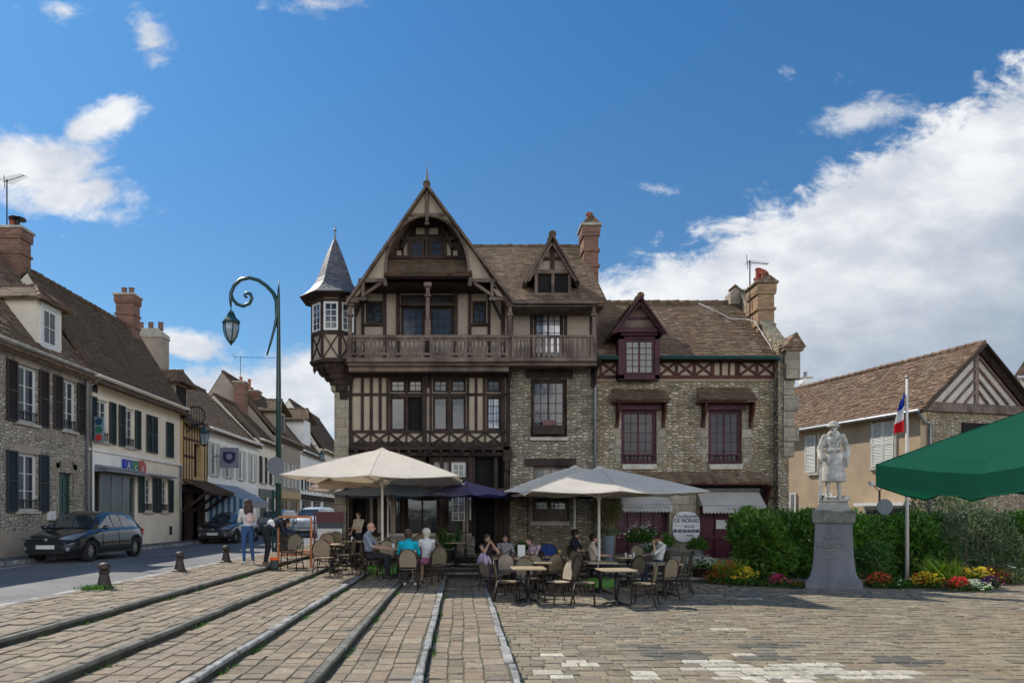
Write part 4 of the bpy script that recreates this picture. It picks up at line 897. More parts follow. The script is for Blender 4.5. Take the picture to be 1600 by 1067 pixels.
cornice(t, y0, y1, 7.0, 'cap')
gable_body(t, y0, y1, 7.0, -16.6, 11.3, 'rubble_l', seed=41, tile='tile')
drain(t, fl, [(y1-.1,.3,6.85),(y1-.1,.08,6.6),(y1-.1,.08,.6)])
# plastered dormer with hipped tiled roof
dd = frame((WX-.15, 0, 0), (0, 1, 0), (1, 0, 0)); b = MB(dd); b.box(21.77,-3.0,6.9,23.17,0,8.75); dm = b.build('dormer', M['plaster_c'], t)
window(dm, dd, 22.07, 22.87, 7.35, 8.55, .02, 2, 2, mat='white', leaves=1, fw=.07); b = MB(dd)
b.box(21.97,.0,7.2,22.97,.08,7.33); b.box(21.97,0,7.33,22.06,.05,8.6); b.box(22.88,0,7.33,22.97,.05,8.6); b.box(21.97,0,8.57,22.97,.06,8.7); b.build('dormer_frame', M['white'], dm)
xr = WX-.15; roof(dm, (xr-3.0,21.52,8.72), (xr+.25,21.52,8.72), (xr-.45,22.47,9.35), (xr-3.0,22.47,9.35), 'tile', seed=44, thick=.05, seg=.25)
roof(dm, (xr+.25,23.42,8.72), (xr-3.0,23.42,8.72), (xr-3.0,22.47,9.35), (xr-.45,22.47,9.35), 'tile', seed=45, thick=.05, seg=.25, ridge=False)
roof(dm, (xr+.25,21.52,8.72), (xr+.25,23.42,8.72), (xr-.45,22.48,9.35), (xr-.45,22.46,9.35), 'tile', seed=46, thick=.05, ridge=False)
ridge_tiles(dm, (xr-.45,22.47,9.37), (xr+.27,21.52,8.76), 'tile', r=.06); ridge_tiles(dm, (xr-.45,22.47,9.37), (xr+.27,23.42,8.76), 'tile', r=.06)
# -- house 2: cream render, dark shutters, shop
y0, y1 = LY(135), 32.6
t = thing('townhouse', 'cream rendered house with dark shutters, steep roof and a shop with a coloured sign', 'building', (WX, y0, PAVEZ))
ops = [lr(152,169,645,690), lr(195,206,655,693), lr(222,234,757,806), lr(253,264,762,806)]
ops = [(a, b_, z0, z1) for (a, b_, z0, z1) in [(25.1,25.95,4.55,6.1),(27.2,28.0,4.55,6.1),(28.85,29.6,1.95,3.4),(30.5,31.2,1.95,3.4)]]
shopo = (24.95, 28.3, .7, 3.45)
wall(t, fl, y0, y1, .5, 6.95, ops+[shopo], M['plaster_c'], reveal=.25)
for o in ops[:2]: shut_win(t, o, 'shut_g', sw=.48, rows=4)
for o in ops[2:]: shut_win(t, o, 'shut_g', sw=.5, rows=4)
shutter(t, fl, 29.05, 29.55, 4.5, 6.1, .03, 'shut_g'); shutter(t, fl, 29.57, 30.07, 4.5, 6.1, .03, 'shut_g'); shutter(t, fl, 31.0, 31.75, 4.45, 6.05, .03, 'shut_g')
window(t, fl, 25.55, 28.25, .75, 3.4, -.12, 1, 1, mat='zinc', leaves=3, fw=.06); b = MB(fl); b.box(24.95,-.22,.7,25.5,-.16,3.4); b.build('door', M['dark'], t)
b = MB(fl); b.box(24.6,0,3.46,28.5,.04,4.15); b.box(24.5,0,4.15,y1,.10,4.24); b.box(24.62,0,.62,24.92,.03,3.46); b.build('shop_fascia', M['plaster_w'], t)
b = MB(fl); b.box(24.9,0,3.42,28.4,.5,3.5); b.tube([(24.9,.1,3.58),(28.4,.1,3.58)], .09, 8); b.box(28.7,0,3.48,31.5,.35,3.56); b.build('awning_case', M['zinc'], t)
cornice(t, y0, y1, 6.95, 'plaster_c', .4)
b = MB(fl); b.box(y0+.35,0,6.3,y0+.7,.03,6.6); b.box(31.4,0,.9,31.65,.02,1.3); b.build('vent_grille', M['iron'], t)
gable_body(t, y0, y1, 6.95, -15.5, 10.62, 'plaster_c', back=5.5, seed=47, over=.45)
drain(t, fl, [(y0+.15,.4,6.7),(y0+.15,.08,6.45),(y0+.15,.08,.6)]); drain(t, fl, [(y1-.1,.08,4.2),(y1-.1,.08,.6)])
chimney(t, -16.3, 24.85, 9.6, 12.2, .95, .6, 'brick', pots=1, bands=2); chimney(t, -15.55, 31.9, 9.0, 12.05, .8, .7, 'brick', pots=2, bands=3, potmat='brick')
antenna('tall television antenna on the leftmost brick chimney', -16.35, 24.6, 12.2, 1.7, 1.3, -.5, n=10)
b = thing('roof_cowl', 'black metal cowl beside the antenna on the leftmost chimney', 'cowl', (-16.1, 24.8, 12.2)); MB().lathe([(.08,0),(.08,.3),(.3,.34),(.28,.38),(.06,.46)], (-16.1,24.8,12.2), 8).build('cowl', M['iron'], b)
# coloured shop sign and hanging betting-shop style sign
s = thing('shop_sign', 'shop fascia sign of blue, green and red blocks with white letters', 'sign', (WX+.1, 27.6, 3.8))
yy0 = 26.9
for k, (c, w, ch_) in enumerate((((.02,.04,.36), .62, 'A'), ((.0,.16,.06), .62, 'c'), ((.42,.03,.025), .62, 'o'))):
    b = MB(fl); a = yy0+k*.6
    if k < 2: b.box(a, .05, 3.52, a+.6, .16, 4.02)
    else: b.prism([(a, .05, 3.5), (a, .05, 4.04)]+[(a+.30+.33*math.sin(PI*j/12), .05, 3.77+.29*math.cos(PI*j/12)) for j in range(13)], (0,.12,0))
    b.build('sign_block', plain('sign_colour', c, .4, .05, bmp=0), s); text(s, ch_, .42, (WX+.18, a+.3, 3.77), (PI/2, 0, PI/2), M['white'])
s = thing('projecting_sign', 'small projecting sign with blue, green and red roundels on the cream house', 'sign', (WX, 25.4, 4.9))
b = MB(); b.box(WX+.1,24.74,4.45,WX+.46,24.80,5.38); b.build('sign_panel', plain('pale_blue_grey', (.14,.20,.23), .5, bmp=0), s, bevel=.02)
for k, c in enumerate(((.45,.04,.04),(.02,.15,.09),(.015,.05,.10))): MB().tube([(WX+.28,24.74,4.62+k*.29),(WX+.28,24.72,4.62+k*.29)], .125, 14).build('roundel', plain('roundel_paint', c, .4, .05, bmp=0), s)
b = MB(); b.tube([(WX,24.77,5.1),(WX+.12,24.77,5.1)], .02, 6); b.build('sign_bracket', M['iron'], s)
# -- house 3: narrow yellow half-timbered house with a tiled canopy
y0, y1 = 32.62, 35.8
t = thing('townhouse', 'narrow yellow half-timbered house with a dark projecting tiled canopy', 'building', (WX, y0, PAVEZ))
o3 = [(34.0,35.0,3.7,5.4)]; og = [(32.9,33.8,.6,2.9),(34.2,35.5,.6,2.9)]
wall(t, fl, y0, y1, 3.3, 6.6, o3, M['plaster_y'], d=.12, reveal=.3); wall(t, fl, y0, y1, .5, 3.3, og, M['timber'], reveal=.35, name='shop_wall')
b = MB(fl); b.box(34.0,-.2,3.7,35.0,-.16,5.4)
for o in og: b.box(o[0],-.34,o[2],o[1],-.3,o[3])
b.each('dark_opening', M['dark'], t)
b = MB(fl)
for k in range(10): y = y0+.08+k*.335; b.box(y-.04,.12,3.4,y+.04,.145,6.5) if not (33.9 < y < 35.1) else b.box(y-.04,.12,5.5,y+.04,.145,6.5)
for z in (3.4,4.6,5.45,6.45): b.box(y0,.12,z,33.95 if z == 4.6 else y1,.16,z+.12)
b.build('timber_frame', M['timber_r'], t, bevel=.008)
roof(t, (WX+1.5,y0-.2,2.95), (WX+1.5,y1+.1,2.95), (WX+.12,y1,3.55), (WX+.12,y0,3.55), 'tile_dk', name='canopy_roof', ridge=False, thick=.07, seed=51)
b = MB(fl)
for y in (y0+.1,34.1,y1-.1): b.bar((y,.05,2.0),(y,1.3,2.9),.12,.12)
b.box(y0-.1,1.35,2.78,y1+.1,1.47,2.92); b.build('canopy_bracket', M['timber'], t)
gable_body(t, y0, y1, 6.6, -16.6, 9.6, 'plaster_g', back=7, seed=52, over=.5)
b = MB(); b.box(WX-2.6,33.4,6.9,WX-.6,34.9,8.35); dm = b.build('dormer', M['plaster_g'], t); b = MB(); b.box(WX-.6,33.6,7.2,WX-.55,34.7,8.2); b.build('dormer_opening', M['dark'], dm)
roof(dm, (WX-3.2,33.1,8.3), (WX-.15,33.1,8.3), (WX-.5,34.15,9.0), (WX-3.2,34.15,9.0), 'tile', seed=54, thick=.06, seg=.25); roof(dm, (WX-.15,35.2,8.3), (WX-3.2,35.2,8.3), (WX-3.2,34.15,9.0), (WX-.5,34.15,9.0), 'tile', seed=55, thick=.06, ridge=False)
roof(dm, (WX-.15,33.1,8.3), (WX-.15,35.2,8.3), (WX-.5,34.16,9.0), (WX-.5,34.14,9.0), 'tile', seed=56, thick=.05, ridge=False)
c = MB(); c.box(-16.6,34.2,8.4,-14.95,35.0,10.7); c = c.build('chimney', M['plaster_g'], t)
b = MB()
b.prism([(-16.6,34.15,10.7),(-14.9,34.15,10.7),(-14.95,34.15,10.95),(-15.2,34.15,11.15),(-16.3,34.15,11.15),(-16.55,34.15,10.95)],(0,.9,0)); b.build('chimney_hood', M['cap'], c)
for k in range(3): MB().lathe([(.13,0),(.12,.35),(.14,.4)], (-16.2+k*.5,34.6,11.15), 10).build('chimney_pot', M['brick'], c)
s = thing('hanging_sign', 'round wrought iron hanging sign with dark letters above the yellow facade', 'sign', (WX, 33.9, 6))
b = MB(); b.tube([(WX+.15+.50+.46*math.cos(2*PI*k/20),32.8,6.55+.46*math.sin(2*PI*k/20)) for k in range(21)], .035, 6); b.tube([(WX,32.8,6.55),(WX+.2,32.8,6.55)], .03, 5)
for k in range(6): x = WX+.32+k*.13; h = .4*math.sqrt(max(.05, 1-((x-WX-.65)/.48)**2)); b.tube([(x,32.8,6.55-h),(x,32.8,6.55+h)], .018, 5)
b.build('iron_ring', M['iron'], s)
def lantern(label, x, y, z, sc_=1.0, arm=1.2):
    s = thing('wall_lantern', label, 'lantern', (WX, y, z)); b = MB(); b.tube([(WX,y,z+.95*sc_),(x,y,z+1.0*sc_)], .03, 6); b.tube([(WX,y,z+.5),(WX+(x-WX)*.6,y,z+.95*sc_)], .02, 5); b.tube([(x,y,z+1.0*sc_),(x,y,z+.85*sc_)], .02, 5); b.build('arm', M['iron'], s)
    MB().lathe([(.03,.9),(.10,.82),(.16,.66),(.28,.56),(.27,.52)], (x,y,z), 6).build('lantern_roof', M['lampgreen'], s)
    MB().lathe([(.24,.52),(.14,.02)], (x,y,z), 6).build('lantern_glass', glass_mat('lantern_glass', (.10,.13,.14)), s)
    b = MB()
    for k in range(6): a = 2*PI*k/6; b.tube([(x+.25*math.cos(a),y+.25*math.sin(a),z+.53),(x+.15*math.cos(a),y+.15*math.sin(a),z)], .015, 4)
    b.lathe([(.15,0),(.03,-.1)], (x,y,z), 6); b.build('lantern_frame', M['lampgreen'], s)
lantern('green street lantern on a wall arm in front of the yellow half-timbered house', WX+1.0, 33.0, 5.2, 1.0)
# -- houses 4..9
def simple_house(label, y0, y1, ez, rx, rz, wallm, rows, shut, gmat, seed, tile='tile_dk', shopf=True, back=7):
    t = thing('townhouse', label, 'building', (WX, y0, PAVEZ)); n = max(2, int((y1-y0)/2.2)); ups = []; gs = []
    for k in range(n):
        c = y0+(y1-y0)*(k+.5)/n; ups.append((c-.42,c+.42,3.95,5.7)); 
        if not shopf: gs.append((c-.45,c+.45,1.4,3.1))
    if shopf: gs = [(y0+.5,y0+(y1-y0)*.48,.7,3.0),(y0+(y1-y0)*.54,y1-.5,1.2,3.0)]
    wall(t, fl, y0, y1, .5, ez, ups+gs, M[wallm], reveal=.2)
    for o in ups: shut_win(t, o, shut, sw=.42, rows=3, railing=False)
    for o in gs: window(t, fl, *o, -.1, 1, 1, leaves=3 if shopf else 2, mat=gmat)
    cornice(t, y0, y1, ez, wallm, .35)
    if shopf: b = MB(fl); b.box(y0+.2,0,3.05,y1-.2,.08,3.55); b.build('shop_fascia', M[gmat], t)
    gable_body(t, y0, y1, ez, rx, rz, wallm, seed=seed, tile=tile, back=back); return t
t4 = simple_house('white rendered house with white shutters beside the blue striped awning', 35.85, 45.0, 6.5, -16.9, 10.0, 'plaster_w', 3, 'shut_w', 'plaster_w', 61)
t5 = simple_house('narrow pale house with a dark green ground floor beyond the white house', 45.05, 49.8, 6.9, -16.3, 9.8, 'plaster_c', 3, 'shut_g', 'lampgreen', 62)
t6 = simple_house('grey rendered house with a dormer, fourth last in the row', 49.85, 57, 7.6, -17.4, 12.3, 'plaster_g', 3, 'shut_w', 'plaster_y', 63)
t7 = simple_house('whitish house with small windows behind the big parasol', 57.05, 66, 7.3, -17.2, 12.0, 'plaster_w', 3, 'shut_g', 'timber', 64)
t8 = simple_house('tall far house with dark slate hung gable at the end of the row', 66.05, 80, 8.2, -16.6, 13.0, 'plaster_c', 3, 'shut_g', 'timber', 65)
chimney(t5, -15.9, 49.4, 8.6, 11.4, .75, .75, 'brick', pots=1); chimney(t6, -16.4, 53.0, 9.5, 11.4, 1.5, .9, 'brick', pots=1, poth=.9)
antenna('wide television antenna on the far brick chimney', -16.0, 49.6, 11.4, 1.9, 3.4, 0, n=9)
b = MB(); b.box(-15.2,51.5,8.0,-13.9,54.0,9.7); dm = b.build('dormer', M['plaster_g'], t6); b = MB(); b.box(-13.9,51.9,8.3,-13.85,53.5,9.5); b.build('dormer_opening', M['shut_g'], dm)
roof(dm, (-16.6,51.0,9.6), (-13.4,51.0,9.6), (-13.8,52.75,10.7), (-16.6,52.75,10.7), 'tile_dk', seed=71, thick=.08); roof(dm, (-13.4,54.5,9.6), (-16.6,54.5,9.6), (-16.6,52.75,10.7), (-13.8,52.75,10.7), 'tile_dk', seed=72, thick=.08, ridge=False)
b = MB(); b.box(-15.4,60,8.0,-13.8,62.6,10.2); dm = b.build('dormer', M['plaster_w'], t7); roof(dm, (-17,59.4,10.1), (-13.2,59.4,10.1), (-13.7,61.3,11.3), (-17,61.3,11.3), 'tile_dk', seed=73); roof(dm, (-13.2,63.2,10.1), (-17,63.2,10.1), (-17,61.3,11.3), (-13.7,61.3,11.3), 'tile_dk', seed=74, ridge=False)
# closing houses where the street bends
t = thing('townhouse', 'dark gabled house closing the far end of the street', 'building', (-9, 84, PAVEZ))
b = MB(); b.box(-14,84,.4,-2,92,8); b.build('wall', M['plaster_g'], t); fe = frame((0, 84, 0), (1,0,0), (0,-1,0))
for k in range(4):
    for z in (1.4, 4.6): window(t, fe, -13+k*2.6, -12+k*2.6, z, z+1.8, .03, 1, 2, mat='white', leaves=2)
roof(t, (-14.5,83.6,7.8), (-1.5,83.6,7.8), (-1.5,88,12.2), (-14.5,88,12.2), 'tile_dk', seed=80); b = MB(); b.prism([(-14,84,8),(-14,92,8),(-14,88,12)],(12,0,0)); b.build('gable', M['tile_dk'], t)
# awning, signs
t = thing('shop_awning', 'blue and white striped shop awning over the pavement behind the grey car', 'awning', (WX, 38, 3))
m, N, bb = newmat('blue_striped_cloth'); uv = uvn(N); sx = sep(N, uv)
st = N.m('GREATER_THAN', N.m('FRACT', N.m('MULTIPLY', sx[0], 3.2)), .5); N.put(bb.inputs['Base Color'], N.mix(st, (.05,.13,.24), (.36,.46,.58))); bb.inputs['Roughness'].default_value = .9
b = MB(); xw = WX+.1; xa = WX+2.0; ya, yb_ = 36.1, 40.6
b.face((xw,ya,3.5),(xw,yb_,3.5),(xa,yb_,2.55),(xa,ya,2.55)); b.build('awning_top', cloth_mat('pale_blue_awning', (.42,.48,.56), .3), t)
b = MB(); b.face((xw,ya,3.48),(xa,ya,2.55),(xa,ya,2.2),(xw+.9,ya,1.15),(xw,ya,.9)); b.build('awning_side', m, t, recalc=False)
b = MB(); b.face((xa,ya,2.55),(xa,yb_,2.55),(xa,yb_,2.2),(xa,ya,2.2)); b.build('valance', cloth_mat('white_valance', (.45,.45,.44), .3), t)
t = thing('hanging_sign', 'square hanging shop sign with a dark shield emblem on the white house', 'sign', (WX, 37.0, 4.3))
b = MB(); b.box(WX+.35,37.0,4.35,WX+1.35,37.08,5.45); b.build('sign_panel', plain('grey_blue_panel', (.20,.22,.27), .5, bmp=0), t)
b = MB(); c = (WX+.85, 36.99, 4.9); ring = []
for k in range(13): a = PI+PI*k/12; ring.append((c[0]+.34*math.cos(a), 36.99, 4.95+.36*math.sin(a)))
ring += [(c[0]+.34,36.99,5.2),(c[0],36.99,5.25),(c[0]-.34,36.99,5.2)]; b.prism(ring, (0,.02,0)); b.build('shield', M['navy'], t); b = MB(); b.ball((c[0],36.98,4.96), .17, .02, .17); b.build('shield_boss', plain('pale_violet_paint', (.25,.22,.33), bmp=0), t)
MB().tube([(WX,37.04,5.0),(WX+.36,37.04,5.0)], .02, 5).build('sign_arm', M['iron'], t)
t = thing('shop_fascia_sign', 'small unlit shop lettering above the far white shopfront', 'sign', (WX+.1, 42, 3.3)); text(t, 'La   L', .42, (WX+.12, 41.6, 3.3), (PI/2,0,PI/2), M['cap']); text(t, 'Boutique', .34, (WX+.12, 44.0, 3.1), (PI/2,0,PI/2), M['white'])
lantern('small green lantern on a wall arm far down the street', WX+1.2, 60, 6.6, 1.3)
# ---------------------------------------------------------------- brown rendered house behind the statue, seen cornerwise
C0 = Vector((17.5, 26, 0)); dU = Vector((-.2453, .9695, 0)); dN = Vector((-.9695, -.2453, 0)); dG = Vector((.9695, .2453, 0))
fr_ = frame(C0, dU, dN); fg = frame(C0, dG, (.2453, -.9695, 0))
def ru(px): k = (px-VX)/FPX; return (C0.x-k*C0.y)/(k*dU.y-dU.x)
def rz_(px, py): t = ru(px); return EYE+(VY-py)*(C0.y+dU.y*t)/FPX
t = thing('farmhouse', 'brown rendered house with orange tiled roof and half-timbered gable behind the statue', 'building', C0)
EZ = 6.1
ow = [(ru(1398),ru(1364),rz_(1364,729),rz_(1364,662)), (ru(1278),ru(1266),rz_(1266,738),rz_(1266,681)), (ru(1300)-.1,ru(1276)-.2,1.2,rz_(1290,771)), (ru(1245),ru(1236),1.2,rz_(1240,770)), (ru(1425),ru(1352),1.0,rz_(1380,790))]
wall(t, fr_, 0, 12, 0, EZ, [], M['render_b'], reveal=.2)
for i, o in enumerate(ow[:2]):
    w = (o[1]-o[0])
    if i == 0: shutter(t, fr_, o[0], o[0]+w/2-.01, o[2], o[3], .04, 'shut_w'); shutter(t, fr_, o[0]+w/2+.01, o[1], o[2], o[3], .04, 'shut_w')
    else: shutter(t, fr_, o[0]+.1, o[1]+.25, o[2], o[3], .04, 'shut_w')
    b = MB(fr_); b.box(o[0]-.12,0,o[2]-.14,o[1]+.12,.10,o[2]-.03); b.box(o[0]-.1,0,o[2]-.03,o[0],.06,o[3]+.1); b.box(o[1],0,o[2]-.03,o[1]+.1,.06,o[3]+.1); b.build('window_surround', M['cap'], t)
for o in ow[2:]: window(t, fr_, *o, .06, 2, 2, mat='white', leaves=1)
b = MB(fr_); b.box(ow[4][0]-.1,0,ow[4][3],ow[4][1]+.1,.5,ow[4][3]+.12); b.build('porch_lintel', M['white'], t)
# gable
W2 = 5.4; HA = 8.5
b = MB(fg); b.box(.01,-.4,0,W2-.01,-.02,EZ-.05); b.build('gable_wall', M['rubble'], t)
b = MB(fg); b.prism([(.05,-.02,EZ),(W2-.05,-.02,EZ),(W2/2,-.02,HA-.1)],(0,-.2,0)); b.build('gable_panel', plain('chalky_gable_panel', (.50,.46,.41), .95, .15, 3), t)
b = MB(fg)
b.box(-.15,-.02,EZ-.32,W2+.15,.12,EZ+.03)
b.build('tie_beam', M['timber_w'], t)
b = MB(fg); b.box(W2/2-.09,-.015,EZ,W2/2+.09,.05,HA-.3)
def chev(off, lo):
    for s_ in (-1, 1): b.bar((W2/2+s_*.08,.01,EZ+off),(W2/2+s_*lo,.01,EZ+off-lo*.86),.06,.13,(0,1,0))
for off, lo in ((1.9,2.15),(1.45,1.6),(1.0,1.1),(.55,.6),(2.2,2.4)): chev(off, lo)
b.build('gable_timber', plain('worn_brown_timber', (.20,.14,.115), .9, .4, 6), t)
P = lambda u, d, z: C0+dG*u+Vector((.2453,-.9695,0))*d+Vector((0,0,z))
o_ = .35
for s_, (ua, sd) in enumerate(((-.35, 91), (W2+.35, 92))):
    zz_ = EZ-.35*.86-.02; A, B = P(ua, o_, zz_), P(ua, -12, zz_); Cc, Dd = P(W2/2, -12, HA), P(W2/2, o_, HA)
    roof(t, A, B, Cc, Dd, 'tile_or', seed=sd, jit=.03, course=.14, lip=.028, ridge=(s_ == 0), sag=.08)
b = MB(fg)
for s_ in (-1, 1): b.bar((W2/2+s_*(W2/2+.33),o_,EZ-.42),(W2/2,o_,HA-.12),.06,.2,(0,1,0)); b.bar((W2/2+s_*(W2/2+.2),.1,EZ-.42),(W2/2,.1,HA-.25),.14,.12,(0,1,0))
b.build('barge_board', M['timber'], t)
b = MB(fr_); b.tube([(-.3,.38,EZ-.36),(12,.38,EZ-.36)], .08, 8); b.build('gutter', M['zinc'], t)
b = MB(fg); b.tube([(-.32,.2,EZ-.4),(.05,.12,EZ-.75),(.35,.1,EZ-.85),(.35,.1,0)], .055, 8); b.build('downpipe', M['zinc'], t)
b = MB(fg); b.box(2.0,-.015,3.0,4.6,.03,5.4); b.build('gable_opening', M['dark'], t)
lp = thing('spotlight', 'small twin white spotlights on a post behind the hedge right of the statue', 'spotlight', (11.4, 21.2, 0))
b = MB(); b.tube([(13.0,21.2,0),(13.0,21.2,2.6)], .03, 6); b.tube([(13.0,21.2,2.55),(12.77,21.2,2.78)], .015, 5); b.tube([(13.0,21.2,2.55),(13.12,21.2,2.76)], .015, 5); b.build('post', M['iron'], lp)
for x in (12.74, 13.12): MB().lathe([(.03,-.08),(.07,.0),(.085,.06)], (x,21.2,2.80), 10).build('lamp_head', M['white'], lp)
rs = thing('road_sign', 'grey back of a round road sign between hedge and spotlight post', 'road sign', (12.45, 20.6, 0)); b = MB(); b.tube([(12.75,20.6,0),(12.75,20.6,2.3)], .03, 6); b.build('post', M['zinc'], rs)
b = MB(); b.tube([(12.75,20.55,2.07),(12.75,20.53,2.07)], .24, 20); b.build('disc', plain('sign_back_grey', (.12,.14,.15), .5, bmp=0), rs)
# pale house at the right edge
t = thing('pale_house', 'pale rendered house with a hipped tiled roof at the right edge', 'building', (24, 29, 0))
f9 = frame((0, 29, 0), (1,0,0), (0,-1,0)); x0 = (1588-VX)*29/FPX
b = MB(); b.box(x0,29,0,x0+8,35,7.7); b.build('wall', M['plaster_c'], t)
for k in range(2): window(t, f9, x0+.9+k*2.2, x0+1.9+k*2.2, 4.2, 6.2, .03, 1, 3, mat='shut_w')
roof(t, (x0-.4,28.6,7.65), (x0+8.4,28.6,7.65), (x0+6,33.5,9.6), (x0+4.2,33.5,9.6), 'tile', seed=95)
b = MB(f9); b.tube([(x0-.3,.35,7.6),(x0+8,.35,7.6)], .07, 8); b.tube([(x0-.1,.3,7.55),(x0+.12,.12,7.2),(x0+.12,.12,0)], .05, 8); b.build('downpipe', M['white'], t)
# far roofs seen in the gaps
t = thing('distant_house', 'distant house with small chimneys seen between the stone house and brown house', 'building', (16, 42, 0))
b = MB(); b.box(14,42,0,26,50,7.5); b.build('wall', M['plaster_g'], t); roof(t, (13.5,41.6,7.4),(26.5,41.6,7.4),(26.5,46,10.2),(13.5,46,10.2),'slate',seed=97); chimney(t, 21.2, 44.5, 8.5, 11.3, .7, .7, 'brick', pots=1); chimney(t, 22.6, 44.8, 8.5, 10.8, .5, .5, 'plaster_w', pots=1, potmat='zinc')
# ---------------------------------------------------------------- street lamp, bollards
t = thing('street_lamp', 'tall dark green street lamp with scrolled arm and hanging lantern', 'street lamp', (-6.35, 23.8, TERR))
LX, LYy = -6.35, 23.8; s_ = FPX/LYy; lx = lambda px: (px-VX)/s_; lz = lambda py: EYE+(VY-py)/s_
b = MB(); b.lathe([(.17,0),(.17,.1),(.12,.2),(.11,.9),(.09,1.0)], (LX,LYy,TERR), 12); b.tube([(LX,LYy,TERR+.9),(LX,LYy,lz(600)),(LX,LYy,lz(540)),(LX,LYy,lz(460)),(LX,LYy,lz(438))], [.105,.085,.07,.05,.012], 10); b.build('pole', M['lampgreen'], t, smooth=True)
P_ = lambda px, py: (lx(px), LYy, lz(py)); b = MB()
b.tube([P_(417,555),P_(423,535),P_(429,512),P_(432.5,495),P_(432,470),P_(427,458),P_(417,447),P_(404,438),P_(390,434),P_(376,437),P_(366,446),P_(361,458),P_(360,470),P_(361,479)], [.03,.04,.05,.06,.075,.07,.065,.065,.065,.065,.065,.065,.05,.03], 8)
b.tube([P_(361,458),P_(364,468),P_(370,475),P_(380,478.5),P_(390,474),P_(394,466),P_(391,459),P_(385,458),P_(382,462),P_(386,465)], [.04,.055,.06,.06,.06,.06,.06,.055,.05,.045], 8)
b.box(LX-.06,LYy-.05,lz(512),LX-.0,LYy+.05,lz(462)); b.build('scroll_arm', M['lampgreen'], t, smooth=True)
cx, cz = lx(361), lz(537); k = 1/s_
b = MB(); b.tube([P_(361,478),P_(361,488)], .02, 6); b.lathe([(.04,lz(485)),(5*k,lz(489)),(8*k,lz(496)),(14*k,lz(502)),(14.5*k,lz(505)),(11*k,lz(506))], (cx,LYy,0), 6); la = b.build('lantern_roof', M['lampgreen'], t)
b = MB(); b.lathe([(10.5*k,lz(505)),(10.5*k,lz(515)),(7.5*k,lz(526)),(3*k,lz(533))], (cx,LYy,0), 6); b.build('lantern_glass', glass_mat('lamp_glass', (.16,.19,.22), spec=.5), la)
b = MB()
for q in range(6):
    a = 2*PI*q/6; f = lambda r, y: (cx+r*k*math.cos(a), LYy+r*k*math.sin(a), lz(y)); b.tube([f(12,504),f(12,515),f(9,526),f(4,534),f(1,537)], .022, 5)
b.tube([(cx,LYy,lz(506)),(cx,LYy,lz(533))], .02, 5); b.lathe([(.07,0),(.04,-.08),(.01,-.14)], (cx,LYy,lz(534)), 6); b.build('lantern_frame', M['lampgreen'], la)
b = MB(); b.tube([(lx(432),LYy-.12,lz(728)),(lx(432),LYy-.14,lz(728))], .31, 24); b.build('mirror_disc', plain('grey_sign_back', (.10,.115,.14), .4, bmp=0), t)
b = MB(); b.box(LX-.13,LYy-.12,lz(755),LX+.10,LYy+.1,lz(733)); b.tube([(LX-.2,LYy,TERR),(LX-.2,LYy,lz(765))], .045, 6); b.build('junction_box', M['lampgreen'], t)
M['bollard'] = plain('rust_brown_iron', (.055,.040,.034), .6, .35, 9, metal=.3)
def bollard(x, y, label):
    t = thing('bollard', label, 'bollard', (x, y, TERR), 'bollards along the kerb')
    MB().lathe([(.155,0),(.155,.04),(.12,.06),(.105,.12),(.085,.22),(.072,.27),(.10,.29),(.10,.31),(.07,.33)], (x,y,TERR), 14).build('shaft', M['bollard'], t, smooth=False)
    MB().lathe([(.055,.33),(.095,.36),(.105,.39),(.09,.43),(.055,.455),(.01,.465)], (x,y,TERR), 14).build('cap', M['bollard'], t, smooth=True)
for x, y, l in ((-6.24,11.95,'nearest short iron bollard, with weeds at its foot'),(-6.38,15.5,'middle short iron bollard, between the nearest one and the girl in jeans'),(-6.36,18.5,'farthest short iron bollard, beside the girl in jeans')): bollard(x, y, l)

# ---------------------------------------------------------------- cafe chairs and tables
def weave_mat(name, c1, c2):
    m, N, b = newmat(name); tc = N.new('TexCoord').outputs['Object']; w = N.new('TexChecker'); N.put(w.inputs[0], tc); w.inputs['Scale'].default_value = 55
    w.inputs['Color1'].default_value = c1+(1,); w.inputs['Color2'].default_value = c2+(1,); N.put(b.inputs['Base Color'], N.mix(.4, w.outputs[0], N.ramp(N.noise(tc, 9, 3), [(.3,(.3,)*3),(.7,(.7,)*3)]), 'OVERLAY'))
    b.inputs['Roughness'].default_value = .6; bump(N, b, w.outputs[1], .3, .004); return m
M['weave'] = weave_mat('beige_weave', (.26,.20,.13), (.17,.13,.08)); M['weave_d'] = weave_mat('olive_brown_weave', (.17,.135,.08), (.10,.08,.045))
M['bamboo'] = plain('brown_bamboo_tube', (.035,.020,.012), .45, .5, 30); M['weave_l'] = weave_mat('pale_weave', (.42,.35,.27), (.32,.26,.19))
